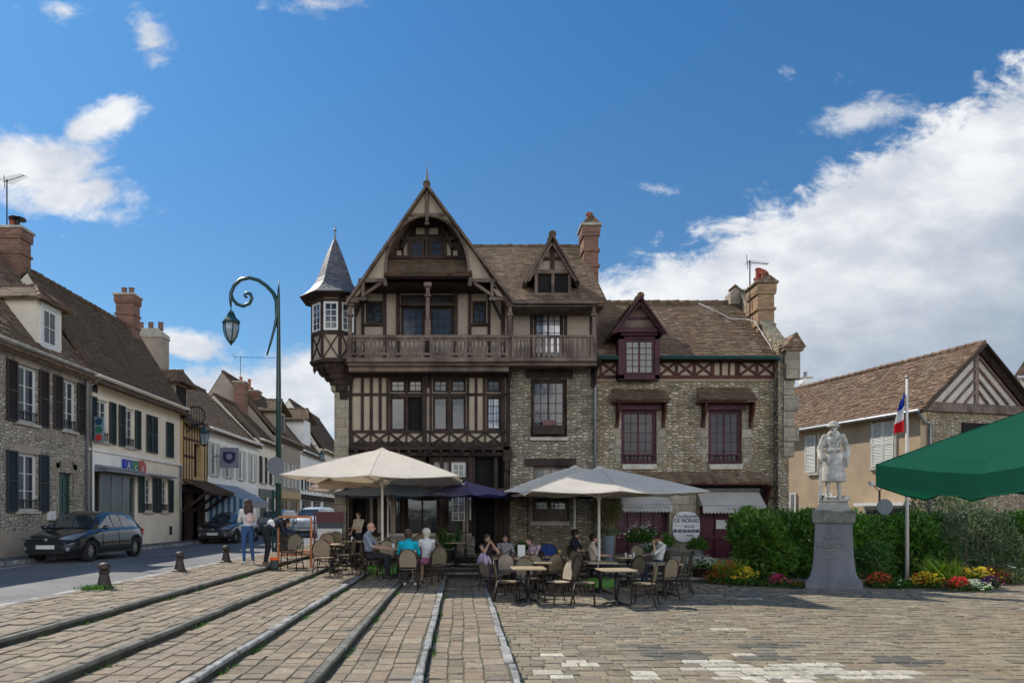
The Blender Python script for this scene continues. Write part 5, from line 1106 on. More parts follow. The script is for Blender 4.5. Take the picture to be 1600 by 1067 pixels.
def chair_proto(arms, wv):
    t = thing('bistro_chair', '', 'chair'); arch = [(-.215,.19,.44),(-.22,.215,.62)]+[(-.22*math.cos(PI*k/10),.225+.03*math.sin(PI*k/10),.66+.235*math.sin(PI*k/10)) for k in range(11)]+[(.22,.215,.62),(.215,.19,.44)]
    pan = [(x*.86,y,z*.98+.012) for x, y, z in arch[1:-1]]; pan = [(-.18,.197,.50)]+pan+[(.18,.197,.50)]
    MB().prism(pan, (0,.012,0)).build('backrest', M[wv], t)
    MB().tube(arch, .0145, 7).build('back_frame', M['bamboo'], t, smooth=True)
    seat = [(.215*math.copysign(abs(math.cos(a))**.6, math.cos(a)), -.0+.215*math.copysign(abs(math.sin(a))**.6, math.sin(a)), .435) for a in [2*PI*k/20 for k in range(20)]]
    MB().prism(seat, (0,0,.022)).build('seat', M[wv], t)
    MB().tube([(p[0]*1.02,p[1]*1.02,.438) for p in seat]+[(seat[0][0]*1.02,seat[0][1]*1.02,.438)], .014, 6).build('seat_rim', M['bamboo'], t, smooth=True)
    for sx, sy in ((-1,-1),(1,-1),(-1,1),(1,1)):
        MB().tube([(sx*.185,sy*.175,.44),(sx*.215,sy*(.215 if sy < 0 else .27),0)], .0145, 7).build('leg', M['bamboo'], t, smooth=True)
    b = MB()
    for sx in (-1, 1): b.tube([(sx*.20,-.20,.2),(sx*.205,.235,.2)], .010, 6); b.tube([(sx*.19,-.19,.43),(sx*.06,-.205,.30),(-sx*.0,-.205,.2)], .008, 5)
    b.tube([(-.205,-.2,.2),(.205,-.2,.2)], .010, 6); b.tube([(-.2,.24,.25),(.2,.24,.25)], .010, 6); b.build('stretcher', M['bamboo'], t, smooth=True)
    if arms:
        for sx in (-1, 1): MB().tube([(sx*.215,.22,.68),(sx*.27,.1,.69),(sx*.27,-.1,.68),(sx*.24,-.19,.62),(sx*.20,-.19,.44)], .014, 7).build('armrest', M['bamboo'], t, smooth=True)
    return t
def table_proto(r, square):
    t = thing('cafe_table', '', 'table'); top = MB(); e = .05
    if square: h = r; top.prism([(h-e,-h,.715),(h,-h+e,.715),(h,h-e,.715),(h-e,h,.715),(-h+e,h,.715),(-h,h-e,.715),(-h,-h+e,.715),(-h+e,-h,.715)], (0,0,.028))
    else: top.lathe([(r-.01,.715),(r,.722),(r,.737),(r-.01,.743)], n=24)
    top.build('tabletop', M['tabletop'], t, bevel=.004)
    MB().tube([(0,0,.03),(0,0,.715)], .038, 10).build('pedestal', M['iron'], t, smooth=True)
    b = MB()
    for k in range(4):
        a = PI/4+k*PI/2; c, s = math.cos(a), math.sin(a); b.tube([(.03*c,.03*s,.09),(.18*c,.18*s,.055),(.31*c,.31*s,.018),(.33*c,.33*s,.0)], [.03,.022,.016,.014], 6)
    b.lathe([(.07,.01),(.06,.10),(.04,.13)], n=12); b.build('foot_cross', M['iron'], t)
    MB().lathe([(.09,.70),(.16,.714)], n=10).build('top_plate', M['iron'], t)
    return t
M['tabletop'] = plain('beige_laminate', (.40,.31,.20), .45, .08, 6, bmp=.02)
used = {}
def zat(x, y):
    z = 0
    for k in range(6):
        if x < XS[k] or (y > YS[k] and x < XR): z = RISE*(k+1)
    return z
protos = {}
def place(kind, maker, x, y, rz, label, group, z=None):
    z = zat(x, y) if z is None else z
    if kind not in protos:
        p = protos[kind] = maker(); p.location = (x, y, z); p.rotation_euler = (0, 0, rz); p['label'] = label; p['group'] = group; return p
    return dup(protos[kind], (x, y, z), rz, label, group)
ch = lambda x, y, deg, label, kind='chair': place(kind, {'chair': lambda: chair_proto(False,'weave'), 'dark': lambda: chair_proto(False,'weave_d'), 'arm': lambda: chair_proto(True,'weave_d'), 'pale': lambda: chair_proto(False,'weave_l'), 'armb': lambda: chair_proto(True,'weave')}[kind], x, y, R(deg), label, 'cafe chairs on the terrace')
tb = lambda x, y, label, kind='sq', r=.36, deg=0: place(kind, {'sq': lambda: table_proto(.35, True), 'rd': lambda: table_proto(.34, False)}[kind], x, y, R(deg), label, 'cafe tables on the terrace')
# angle 0: the sitter looks at the camera; 90: looks to the right (+X)
# right-hand group
tb(1.40,14.2,'square beige cafe table nearest the pale kerb, empty, in the front row'); tb(3.13,13.75,'square beige cafe table in the front row beside the rightmost white parasol pole', deg=4); tb(4.62,15.5,'square cafe table at the right end of the terrace, next to the last chair')
ch(.95,14.25,82,'brown cafe chair facing right at the empty front table, beside the pale kerb'); ch(2.02,14.15,-70,'pale backed cafe chair facing left at the front table','pale'); ch(1.45,15.0,8,'dark backed cafe chair behind the empty front table','dark'); ch(.72,15.6,120,'cafe chair with lavender jacket on its back, near the pale kerb')
ch(2.52,13.95,78,'beige backed cafe chair between the two front tables, facing right'); ch(3.70,13.8,-115,'beige backed cafe chair turned away at the right front table'); ch(4.42,14.9,-150,'cafe chair in front of the rightmost table, back turned')
ch(1.75,16.3,175,'cafe chair in the second row, back to the camera, left of the parasol pole'); ch(1.15,16.7,165,'cafe chair in the second row seen from behind, near the seated group','pale'); ch(2.2,16.6,-160,'terracotta lit cafe chair in the second row near the round table')
tb(1.15,17.5,'square cafe table the seated group leans on'); tb(2.45,18.0,'cafe table holding a small lamp, before the chair with the blue jacket'); tb(4.35,17.75,'cafe table with glasses between the man and the woman in white')
ch(2.45,19.0,0,'dark cafe chair with the blue jacket hung over its back','dark'); ch(1.95,18.1,35,'dark tall backed cafe chair left of the blue jacket','dark'); ch(3.0,18.3,-30,'dark cafe chair right of the blue jacket','dark')
ch(3.55,17.9,75,'dark cafe chair the man in the pale pink shirt sits on','dark'); ch(5.15,17.9,-85,'dark cafe chair the woman in the white top sits on','dark'); ch(.72,17.8,25,'cafe chair the woman leaning on her hands sits on','dark'); ch(1.85,17.7,-60,'cafe chair the guest in the floral blouse sits on','dark'); ch(1.2,18.3,5,'cafe chair behind the table of the seated group','dark'); ch(3.2,18.7,60,'cafe chair of the dark haired guest behind the man in pink','dark')
ch(5.1,15.9,-100,'arched cafe chair at the far right table','chair')
tb(1.75,15.95,'square beige cafe table in the second row behind the empty front table'); tb(3.25,15.9,'cafe table directly behind the right front table, by the parasol pole')
ch(2.45,15.7,-80,'beige cafe chair at the second row table, facing left, by the pole'); ch(2.75,16.1,70,'brown cafe chair at the second pole-side table, facing right'); ch(3.9,15.6,-60,'brown cafe chair between the couple and the right front table','dark'); ch(5.3,17.0,-120,'arched dark cafe chair near the white flower planter','dark'); ch(.95,16.1,95,'brown cafe chair with a slim back at the left end of the second row'); ch(5.0,19.0,10,'dark cafe chair before the shop planters','dark')
# left-hand group
ch(-4.25,17.15,-8,'cafe armchair standing in front of the orange easel','arm'); ch(-3.28,16.35,178,'cafe armchair with its back to the camera at the nearest left table','armb'); ch(-2.95,17.3,-95,'cafe armchair beside the nearest left table, facing left','armb')
ch(-3.55,18.6,170,'brown cafe chair behind the easel at the far left table'); ch(-2.55,18.7,-120,'brown cafe chair turned left near the woman with the cream top'); ch(-2.75,17.9,100,'brown cafe chair between the two left tables')
tb(-3.25,17.2,'cafe table with a red ashtray, nearest to the orange easel','rd'); tb(-3.05,19.2,'round cafe table with a glass behind the left chairs','rd'); tb(-2.45,18.6,'pale round cafe table near the first parasol pole','rd'); tb(-1.55,16.9,'cafe table with glasses between the bald man and the woman in turquoise','rd')
ch(-2.15,16.55,80,'cafe armchair of the bald man in the grey shirt','arm'); ch(-1.17,15.3,180,'cafe armchair of the woman in turquoise, back to the camera','armb'); ch(-1.95,17.75,0,'arched cafe chair facing the camera behind the first parasol pole','chair')
ch(-.62,16.3,-150,'cafe chair of the white haired guest in a floral skirt','dark'); ch(-.72,17.3,-90,'olive backed cafe chair right of the white haired guest, facing left','chair'); ch(-.9,18.2,-60,'olive backed cafe chair against the stone plinth','dark')
tb(-.15,20.3,'dark cafe table pierced by the purple parasol pole','rd'); tb(-1.4,18.6,'cafe table before the restaurant plinth','sq'); ch(-3.6,19.9,180,'cafe chair by the corner pier, far left','arm')
for x, y, d in ((-2.3,20.3,0),(-1.2,20.5,0)): ch(x, y, d, 'cafe chair against the plinth under the restaurant window, %s of the two' % ('left' if x < -2 else 'right'), 'dark')
# small things on tables
M['glassw'] = glass_mat('drinking_glass', (.35,.38,.40), rough=.05)
def small(name, label, cat, x, y, prof, mat, z=.743, n=12):
    b = MB(); b.lathe(prof, (x, y, zat(x, y)+z), n); return tag(b.build(name, mat, smooth=False), label, cat)
G_ = [(.022,0),(.03,.005),(.035,.11),(.033,.115)]
for x, y, l in ((4.25,17.6,'drinking glass beside the white cup of the couple'),(4.5,17.8,'drinking glass nearest the woman in white'),(-1.5,16.9,'drinking glass by the woman in turquoise'),(-1.68,17.0,'drinking glass by the bald man'),(1.2,17.4,'drinking glass on the table of the seated group'),(-3.05,19.15,'drinking glass on the round table behind the left chairs'),(-2.5,18.55,'bottle-like tall glass on the pale round table')): small('drinking_glass', l, 'glass', x, y, G_, M['glassw'])
small('ashtray', 'red round ashtray on the table nearest the easel', 'ashtray', -3.3, 17.1, [(.05,0),(.06,.03),(.05,.03),(.045,.012)], plain('red_plastic', (.45,.03,.02), .4, bmp=0)); small('cup', 'white cup on the table between the man and woman', 'cup', 4.38, 17.66, [(.02,0),(.035,.03),(.04,.06),(.037,.06)], M['white'])
small('table_lamp', 'small amber table lamp on the table before the blue jacket', 'lamp', 2.6, 18.0, [(.04,0),(.01,.02),(.01,.1),(.05,.11),(.03,.17)], plain('amber_glass', (.55,.32,.08), .3, bmp=0))
# menu card, jackets
b = MB(); b.box(1.47,17.62,.76,1.66,17.64,1.06); b.box(1.5,17.58,.744,1.63,17.68,.775); tag(b.build('menu_card', M['white']), 'white upright menu card behind the seated group', 'menu card')
def jacket(x, y, z, rz, mat, name, label, cat='jacket', short=False):
    v = []; n = 10; b = MB()
    rows = [(.20,.18,.72),(.22,.20,.78),(.21,.235,.86),(.16,.25,.915),(.17,.29,.88),(.20,.30,.80),(.19,.30,.70)] if short else [(.25,.19,.42),(.27,.15,.52),(.27,.20,.72),(.25,.235,.86),(.18,.25,.925),(.19,.31,.90),(.25,.32,.78),(.27,.33,.58),(.26,.34,.42)]
    for (w, yy, zz_) in rows:
        for k in range(n+1): u = -1+2*k/n; v.append((u*w, yy+.025*math.sin(u*7)-.03*u*u, zz_-.07*abs(u)**3))
    f = [(i*(n+1)+k, i*(n+1)+k+1, (i+1)*(n+1)+k+1, (i+1)*(n+1)+k) for i in range(len(rows)-1) for k in range(n)]
    c, s = math.cos(rz), math.sin(rz); b.poly([(x+a*c-bb*s, y+a*s+bb*c, z+d) for a, bb, d in v], f); o = b.build(name, mat, smooth=True)
    md = o.modifiers.new('thickness', 'SOLIDIFY'); md.thickness = .02; return tag(o, label, cat)
jacket(2.45,19.0,zat(2.45,19.0),0,plain('blue_fabric', (.015,.05,.22), .8, .25, 5),'jacket','dark blue jacket hung over a cafe chair in front of the stone wall')
jacket(.72,15.6,.06,R(120),plain('lavender_fabric', (.38,.30,.42), .9, .15, 5),'jacket','pale lavender jacket on the back of a chair near the kerb', short=True)

# ---------------------------------------------------------------- parasols
M['canvas'] = cloth_mat('off_white_canvas', (.72,.65,.56), .22, (.68,.57,.40)); M['canvas_b'] = cloth_mat('pale_blue_grey_canvas', (.22,.27,.34), .3); M['canvas_p'] = cloth_mat('purple_canvas', (.15,.125,.22), .3); M['canvas_n'] = cloth_mat('navy_canvas', (.02,.02,.06), .2); M['canvas_c'] = cloth_mat('cream_pink_canvas', (.58,.49,.43), .3); M['canvas_g'] = cloth_mat('green_canvas', (.010,.105,.065), .35, (.012,.15,.08))
M['pole_w'] = plain('off_white_pole', (.55,.53,.48), .4, .06, bmp=0); M['plastic_g'] = plain('green_plastic', (.10,.26,.045), .4, .15, 5)
def parasol(label, x, y, z0, half, zr, za, mat, rot=0, pole=None, pr=.035, base='plastic', sag=.06, valance=0, tilt=0, struts=True, scal=.03, vent=True):
    t = thing('parasol', label, 'parasol', (x, y, z0), 'parasols over the terrace'); c, s = math.cos(rot), math.sin(rot)
    def W(px, py, pz): return (x+px*c-py*s, y+px*s+py*c, pz+tilt*px)
    b = MB(); rings, n = 8, 32; v = [W(0, 0, za)]
    for i in range(1, rings+1):
        t_ = i/rings
        for k in range(n):
            a = 2*PI*k/n; m_ = max(abs(math.cos(a)), abs(math.sin(a))); px, py = half*t_*math.cos(a)/m_, half*t_*math.sin(a)/m_
            ph = (k % 4)/4; dip = math.sin(PI*ph)
            r_ = math.hypot(px, py)/(half*1.414)
            z = za-(za-zr)*(t_**1.06)-sag*dip*t_**2 + (.05*t_*(1-t_))
            if i == rings: q = 1-scal*dip*.6; px *= q; py *= q
            v.append(W(px, py, z))
    f = [(0, 1+k, 1+(k+1) % n) for k in range(n)]+[(1+(i-1)*n+k, 1+i*n+k, 1+i*n+(k+1) % n, 1+(i-1)*n+(k+1) % n) for i in range(1, rings) for k in range(n)]
    if valance:
        o_ = len(v); v += [(p[0], p[1], p[2]-valance-.015*math.sin(PI*((k % 4)/4))) for k, p in enumerate(v[1+(rings-1)*n:1+rings*n])]
        f += [(1+(rings-1)*n+k, o_+k, o_+(k+1) % n, 1+(rings-1)*n+(k+1) % n) for k in range(n)]
    cz_ = za-.05; b.poly(v, f); cn = b.build('canopy', M[mat], t, recalc=False, smooth=False)
    b = MB(); ed = v[1+(rings-1)*n:1+rings*n]; ed = [(p[0], p[1], p[2]-(valance or 0)) for p in ed]; b.tube(ed+[ed[0]], .011, 4)
    for k in range(0, n, 4): b.tube([(v[1+i*n+k][0], v[1+i*n+k][1], v[1+i*n+k][2]+.004) for i in range(rings)], .007, 4)
    b.build('seam', M[mat], cn, recalc=False)
    b = MB()
    if vent:
        h = half*.09; b.poly([W(0,0,za+.05),W(h,h,za-.05),W(-h,h,za-.06),W(-h,-h,za-.06),W(h,-h,za-.06)], [(0,1,2),(0,2,3),(0,3,4),(0,4,1)]); b.build('vent_cap', M[mat], cn, recalc=False)
    for k in range(8):
        a = PI/4*k; m_ = max(abs(math.cos(a)), abs(math.sin(a))); ex, ey = half*.985*math.cos(a)/m_, half*.985*math.sin(a)/m_
        MB().tube([W(0,0,za-.07), W(ex*.5,ey*.5,za-(za-zr)*.48+.0), W(ex,ey,zr-.02)], .013, 5).build('rib', M[pole or 'pole_w'], t)
        if struts: MB().tube([W(0,0,zr-.12), W(ex*.52,ey*.52,za-(za-zr)*.50-.02)], .011, 5).build('strut', M[pole or 'pole_w'], t)
    b = MB(); b.tube([(x,y,z0),(x,y,za-.02)], pr, 10); b.lathe([(pr*1.8,0),(pr*1.8,.09)], (x,y,zr-.17), 10); b.build('pole', M[pole or 'pole_w'], t, smooth=False)
    if base == 'plastic':
        b = MB(); b.lathe([(.42,0),(.45,.03),(.45,.16),(.40,.21),(.10,.23)], (x,y,z0+.005), 8, ph=PI/8); b.build('base', M['plastic_g'], t, bevel=.01); MB().lathe([(.07,.2),(.06,.5)], (x,y,z0), 10).build('base_tube', M['iron'], t)
    elif base: MB().lathe([(.25,0),(.25,.06),(.06,.09),(.05,.35)], (x,y,z0+.004), 14).build('base', M['iron'], t)
    return t
parasol('large off-white square parasol on the left, shading the bald man', -2.08, 18.1, zat(-2.08,18.1), 2.12, 2.76, 3.57, 'canvas', rot=R(-2), tilt=-.01)
parasol('off-white square parasol at the right end of the terrace, front one of the two', 3.5, 17.3, 0, 2.02, 2.37, 3.03, 'canvas', rot=R(2))
parasol('off-white square parasol behind and left of the front right one', 3.35, 20.1, zat(3.15,20.1), 2.05, 2.46, 3.25, 'canvas', rot=R(-4), base='iron')
parasol('small cream parasol behind the large one, by the corner pier', -3.45, 20.7, TERR-.09, 1.15, 2.62, 3.02, 'canvas_c', rot=R(12), pole='timber', pr=.022, base='iron', struts=False)
parasol('pale blue-grey parasol under the restaurant windows', -2.2, 20.6, TERR-.09, 1.55, 2.42, 2.80, 'canvas_b', rot=R(8), pr=.025, base='iron', struts=False)
parasol('purple parasol beside the restaurant door', .15, 20.6, TERR-.09, 1.25, 2.42, 2.82, 'canvas_p', rot=R(5), pole='iron', pr=.02, base='iron', struts=False)
parasol('dark navy parasol standing under the two off-white ones', 2.05, 20.9, TERR, 1.7, 2.35, 2.62, 'canvas_n', rot=R(3), pole='iron', pr=.022, base='iron', struts=False)
parasol('big green parasol cut off by the right edge of the picture', 9.35, 9.75, 0, 2.18, 2.60, 3.72, 'canvas_g', rot=R(32), valance=.32, pr=.045, sag=.20, vent=False, scal=.07)

# ---------------------------------------------------------------- easel, menu board, bag, flag
M['orange_wood'] = plain('orange_varnished_wood', (.42,.13,.025), .4, .25, 6)
t = thing('easel_board', 'orange wooden A-frame easel behind the bending waiter', 'easel', (-4.45, 17.9, .45))
f = frame((-4.35, 17.9, .45), (.97, .24, 0), (.24, -.97, 0))
b = MB(f)
for x in (-.42, .42): b.bar((x,.25,0),(x,.0,1.32),.05,.05); b.bar((x,-.42,0),(x,.0,1.30),.045,.045)
b.bar((-.42,.0,1.33),(.42,.0,1.33),.06,.06); b.bar((-.40,.19,.35),(.40,.19,.35),.05,.05); b.bar((-.4,-.3,.4),(.4,-.3,.4),.04,.04); b.build('easel_frame', M['orange_wood'], t, bevel=.006)
b = MB(f); b.poly([(-.38,-.12,.88),(.02,-.12,.88),(.02,-.27,.42),(-.38,-.27,.42)],[(0,1,2,3)]); b.build('chalk_board', plain('dark_slate_board', (.05,.055,.05), .7, .3, 4), t, recalc=False)
t = thing('menu_board', 'maroon and slate menu board with a white panel by the corner pier', 'menu board', (-4.3, 20.6, TERR))
b = MB(); x0, y = -4.30, 20.4; b.box(x0,y,.50,x0+.78,y+.05,1.88); b.build('board', plain('slate_panel', (.06,.07,.085), .6, .1, bmp=0), t); b = MB()
b.box(x0-.02,y-.02,1.62,x0+.80,y-.002,1.92); b.prism([(x0-.04,y-.03,.5),(x0-.04,y-.03,2.0),(x0-.14,y+.5,.5)],(-.05,0,0)); b.build('maroon_panel', plain('maroon_paint', (.10,.015,.02), .5, .15, bmp=0), t)
b = MB(); b.box(x0+.02,y-.022,1.05,x0+.76,y-.003,1.42); b.build('white_panel', M['white'], t); b = MB(); b.box(x0+.38,y-.03,1.15,x0+.395,y-.023,1.34); b.box(x0+.32,y-.03,1.32,x0+.45,y-.023,1.335)
for k in range(3): b.box(x0+.1,y-.008,.66+k*.12,x0+.6,y-.001,.672+k*.12)
b.build('board_lettering', M['kerb'], t)
t = thing('litter_bag', 'dark bag with an orange top standing behind the easel chair', 'bag', (-4.75, 16.9, .45)); b = MB(); b.lathe([(.09,0),(.11,.08),(.10,.26)], (-4.6,16.85,.46), 10, sy=.7); b.build('bag_body', M['shut_g'], t); MB().lathe([(.105,.262),(.11,.33),(.09,.33)], (-4.6,16.85,.46), 10, sy=.7).build('bag_top', plain('orange_plastic', (.75,.10,.01), .5, bmp=0), t)
t = thing('flagpole', 'white flagpole with a drooping French flag behind the green parasol', 'flagpole', (11.5, 17.6, 0))
MB().tube([(11.5,17.6,0),(11.5,17.6,5.35)], [.05,.028], 10).build('pole', M['pole_w'], t, smooth=True); MB().ball((11.5,17.6,5.38), .05).build('pole_finial', M['zinc'], t)
k_ = 17.6/FPX; zf = lambda py: EYE+(VY-py)*k_; b = MB(); n = 12; m_ = 9; v = []
for i in range(n+1):
    tt = i/n; z = zf(614+60*tt)
    for j in range(m_+1):
        u = j/m_; w = .04+.20*min(1, .3+tt*1.1); v.append((11.47-u*w-.10*tt*u-.02, 17.6+.05*math.sin(u*9+tt*2), z-.20*u*(1-.2*tt)+ (.1*u if tt > .9 else 0)))
fs_ = [(i*(m_+1)+j, i*(m_+1)+j+1, (i+1)*(m_+1)+j+1, (i+1)*(m_+1)+j) for i in range(n) for j in range(m_)]
for i, q in enumerate(fs_): b.m = 0 if i//m_ < 4 else 1 if i//m_ < 8 else 2; b.poly([v[a] for a in q], [(0,1,2,3)])
b.build('flag', [cloth_mat('flag_blue', (.01,.03,.30)), cloth_mat('flag_white', (.65,.65,.65)), cloth_mat('flag_red', (.50,.015,.02))], t, recalc=False)
# ---------------------------------------------------------------- parked cars
def evalmesh(o):
    bpy.context.view_layer.update(); dg = bpy.context.evaluated_depsgraph_get(); me = bpy.data.meshes.new_from_object(o.evaluated_get(dg)); o.modifiers.clear(); o.data = me; return o
def paint(name, col, metal=.5):
    m, N, b = newmat(name); b.inputs['Base Color'].default_value = col+(1,); b.inputs['Metallic'].default_value = metal; b.inputs['Roughness'].default_value = .28; b.inputs['Coat Weight'].default_value = 1; b.inputs['Coat Roughness'].default_value = .04
    tc = N.new('TexCoord').outputs['Object']; N.put(b.inputs['Base Color'], N.mix(N.smooth(N.noise(tc, 2, 4), .4, .75), col, tuple(min(1, c*1.25+.01) for c in col))); return m
M['rubber'] = plain('tyre_rubber', (.015,.015,.016), .85, .1); M['alloy'] = plain('alloy', (.30,.30,.31), .35, .1, metal=.7, bmp=0); M['carglass'] = glass_mat('car_glass', (.02,.03,.035), rough=.03, spec=.8); M['lampglass'] = glass_mat('headlight_glass', (.10,.11,.12), rough=.08); M['trim'] = plain('black_trim', (.012,.012,.013), .5, .1)
def lerp_tab(tab, y):
    for (a, va), (c, vc) in zip(tab, tab[1:]):
        if y <= c: t = (y-a)/(c-a); t = max(0, t); return va+(vc-va)*t
    return tab[-1][1]
def car(label, x, y, z, rz, col, L=4.02, Wd=1.74, H=1.47, metal=.5, van=False, detail=True):
    t = thing('parked_car', label, 'car', (0, 0, 0), 'cars parked or driving in the street'); h = L/2; w2 = Wd/2; ks = H/1.47
    wt = [(-h,.66*w2),(-h+.10,.84*w2),(-h+.35,.95*w2),(-h+.9,w2),(0,w2),(h-.6,w2),(h-.2,.93*w2),(h,.78*w2)]
    top = [(-h,.62),(-h+.06,.70),(-h+.35,.80),(-h+.7,.88),(-h+1.08,.97),(0,1.0),(h-.5,1.02),(h-.12,.98),(h,.86)]
    if van: top = [(-h,.68),(-h+.06,.80),(-h+.35,.95),(-h+.75,1.05),(h-.1,1.08),(h,1.0)]
    ys = [-h,-h+.05,-h+.15,-h+.35,-h+.62,-h+.9,-h+1.2,-h+1.6,0,.4,h-1.1,h-.7,h-.35,h-.12,h-.03,h]; m_ = None; v = []; 
    for yy in ys:
        w, zt = lerp_tab(wt, yy), lerp_tab(top, yy)*ks; e = min(1, (min(yy+h, h-yy)+.05)/.4); zb = .20+.06*(1-e); s = [(0,zb),(w*.88,zb),(w*.97,zb+.09),(w,.44),(w*.99,.62*ks),(w*.975,zt-.16),(w*.90,zt-.045),(w*.70,zt),(w*.35,zt+.02),(0,zt+.025)]
        ring = s+[(-a, c) for a, c in s[-2:0:-1]]; m_ = len(ring); v += [(a, yy, c) for a, c in ring]
    f = [(i*m_+k, i*m_+(k+1) % m_, (i+1)*m_+(k+1) % m_, (i+1)*m_+k) for i in range(len(ys)-1) for k in range(m_)]+[tuple(range(m_))[::-1], tuple((len(ys)-1)*m_+k for k in range(m_))]
    bo = MB().poly(v, f).build('body', paint('car_paint', col, metal), t, smooth=True)
    wr = .31; wy = (-h+.80, h-.72); sb = bo.modifiers.new('s', 'SUBSURF'); sb.levels = sb.render_levels = 1
    cut = MB()
    for yy in wy:
        for sx in (-1, 1): cut.tube([(sx*(w2-.24), yy, .33),(sx*(w2+.2), yy, .33)], wr+.055, 24)
    cut = cut.build('cut', M['trim']); bm_ = bo.modifiers.new('b', 'BOOLEAN'); bm_.object = cut; bm_.operation = 'DIFFERENCE'; bm_.solver = 'EXACT'
    evalmesh(bo); bpy.data.objects.remove(cut); bo.data.shade_smooth(); 
    # cabin
    cy = [-h+.98,-h+1.62,-h+2.1,h-1.0,h-.42,h-.10]; cz = [.93,1.34,1.45,1.44,1.34,.98]
    if van: cy = [-h+.62,-h+1.15,-h+1.7,h-.8,h-.18,h-.04]; cz = [.98,1.36,1.46,1.47,1.42,1.0]
    wb = [.84,.86,.86,.86,.84,.80]; wtp = [.80,.66,.64,.64,.62,.74]; v = []; zbel = .93 if not van else .98
    for i in range(6):
        a, c = w2*wb[i], w2*wtp[i]; zt = cz[i]*ks; zb = zbel*ks; zt2 = max(zt-.05, zb+.005)
        s = [(a,zb-.05),(a,zb),(c,zt2),(c*.82,max(zt,zb+.01)),(c*.4,max(zt+.015,zb+.012)),(0,max(zt+.02,zb+.014))]; ring = s+[(-p, q) for p, q in s[-2::-1]]; m_ = len(ring); v += [(p, cy[i], q) for p, q in ring]
    f = [(i*m_+k, i*m_+k+1, (i+1)*m_+k+1, (i+1)*m_+k) for i in range(5) for k in range(m_-1)]+[tuple(range(m_))[::-1], tuple(5*m_+k for k in range(m_))]
    cb = MB().poly(v, f).build('cabin', bo.data.materials[0], t, bevel=.02); cb.data.shade_smooth()
    g = lambda i, k: Vector(v[i*m_+k])
    def pane(name, quad, o=.006, mat='carglass'):
        q = [Vector(p) for p in quad]; n = (q[1]-q[0]).cross(q[3]-q[0]).normalized(); c = sum(q, Vector())/len(q)
        if n.dot(c-Vector((0, 0, .9))) < 0: n = -n
        MB().prism([p+n*o for p in q], n*.004).build(name, M[mat], t)
    mixp = lambda a, b_, s: a*(1-s)+b_*s
    for sx in (1, -1):
        F = lambda i, k: Vector((g(i, k).x*sx, g(i, k).y, g(i, k).z))
        def side(i0, s0, i1, s1, lo=.10, hi=.90):
            A0, B0 = F(i0, 1), F(i0, 2); A1, B1 = F(i1, 1), F(i1, 2); return None
        A = lambda i, s, tt: mixp(mixp(F(i,1), F(i+1,1), s), mixp(F(i,2), F(i+1,2), s), tt)
        pane('side_window', [A(0,.45,.12),A(1,.97,.10),A(1,.97,.9),A(1,.02,.88)]); pane('side_window', [A(2,.06,.10),A(2,.55,.10),A(2,.55,.9),A(2,.06,.9)] if not van else [A(2,.05,.1),A(2,.5,.1),A(2,.5,.9),A(2,.05,.9)])
        pane('side_window', [A(2,.60,.10),A(3,.35,.12),A(3,.05,.86),A(2,.60,.9)])
    W_ = lambda i, k, sx: Vector((g(i, k).x*sx, g(i, k).y, g(i, k).z))
    a, b_, c, d = W_(0,3,1), W_(0,3,-1), W_(1,3,-1), W_(1,3,1); a.x *= 1.15; b_.x *= 1.15; c.x *= 1.12; d.x *= 1.12
    pane('windscreen', [mixp(a,d,.06), mixp(b_,c,.06), mixp(b_,c,.96), mixp(a,d,.96)], .022)
    a, b_, c, d = W_(5,3,1), W_(5,3,-1), W_(4,3,-1), W_(4,3,1); pane('rear_window', [mixp(a,d,.15), mixp(b_,c,.15), mixp(b_,c,.95), mixp(a,d,.95)], .02)
    for yy in wy:
        for sx in (-1, 1):
            xo = sx*(w2-.02); ty_ = MB(); pr = [(.20,-.10),(.29,-.105),(.31,-.08),(.31,.08),(.29,.105),(.20,.10)]; n = 28; vv = [(xo-sx*.10+p[1]*1.0, yy+p[0]*math.cos(2*PI*k/n), .31+p[0]*math.sin(2*PI*k/n)) for p in pr for k in range(n)]
            ty_.poly(vv, [(i*n+k, i*n+(k+1) % n, (i+1)*n+(k+1) % n, (i+1)*n+k) for i in range(5) for k in range(n)]); wo = ty_.build('wheel', M['rubber'], t, smooth=True)
            rm = MB(); xc = xo-sx*.05; rm.tube([(xc-sx*.08,yy,.31),(xc-sx*.02,yy,.31)], .205, 24)
            for k in range(7): a = 2*PI*k/7; rm.bar((xc,yy,.31),(xc-sx*.005,yy+.19*math.cos(a),.31+.19*math.sin(a)),.05,.03,(1,0,0))
            rm.tube([(xc-sx*.02,yy,.31),(xc+sx*.02,yy,.31)], .05, 12); rm.build('rim', M['alloy'], wo)
    wf = lambda yy: lerp_tab(wt, yy)
    for sx in (-1, 1):
        q = MB(); zc = .70*ks; q.poly([(sx*.36*w2/.87,-h-.012,zc-.03),(sx*wf(-h+.12)*1.0,-h+.10,zc-.04),(sx*wf(-h+.62)*.995,-h+.55,zc+.12),(sx*wf(-h+.4)*.86,-h+.36,zc+.115),(sx*.52*w2/.87,-h+.06,zc+.045)], [(0,1,4),(1,2,3,4)])
        o = q.build('headlight', M['lampglass'], t); sd = o.modifiers.new('t', 'SOLIDIFY'); sd.thickness = .05; sd.offset = 0
        q = MB(); q.ball((sx*.60*w2/.87,-h+.03,.40), .065, .04, .06); q.build('fog_lamp', M['lampglass'], t)
        q = MB(); q.ball((sx*(w2+.07),-h+1.35,.98*ks), .10, .05, .065); q.bar((sx*(w2-.1),-h+1.38,.94*ks),(sx*(w2+.05),-h+1.37,.96*ks),.05,.03); q.build('wing_mirror', bo.data.materials[0], t, smooth=True)
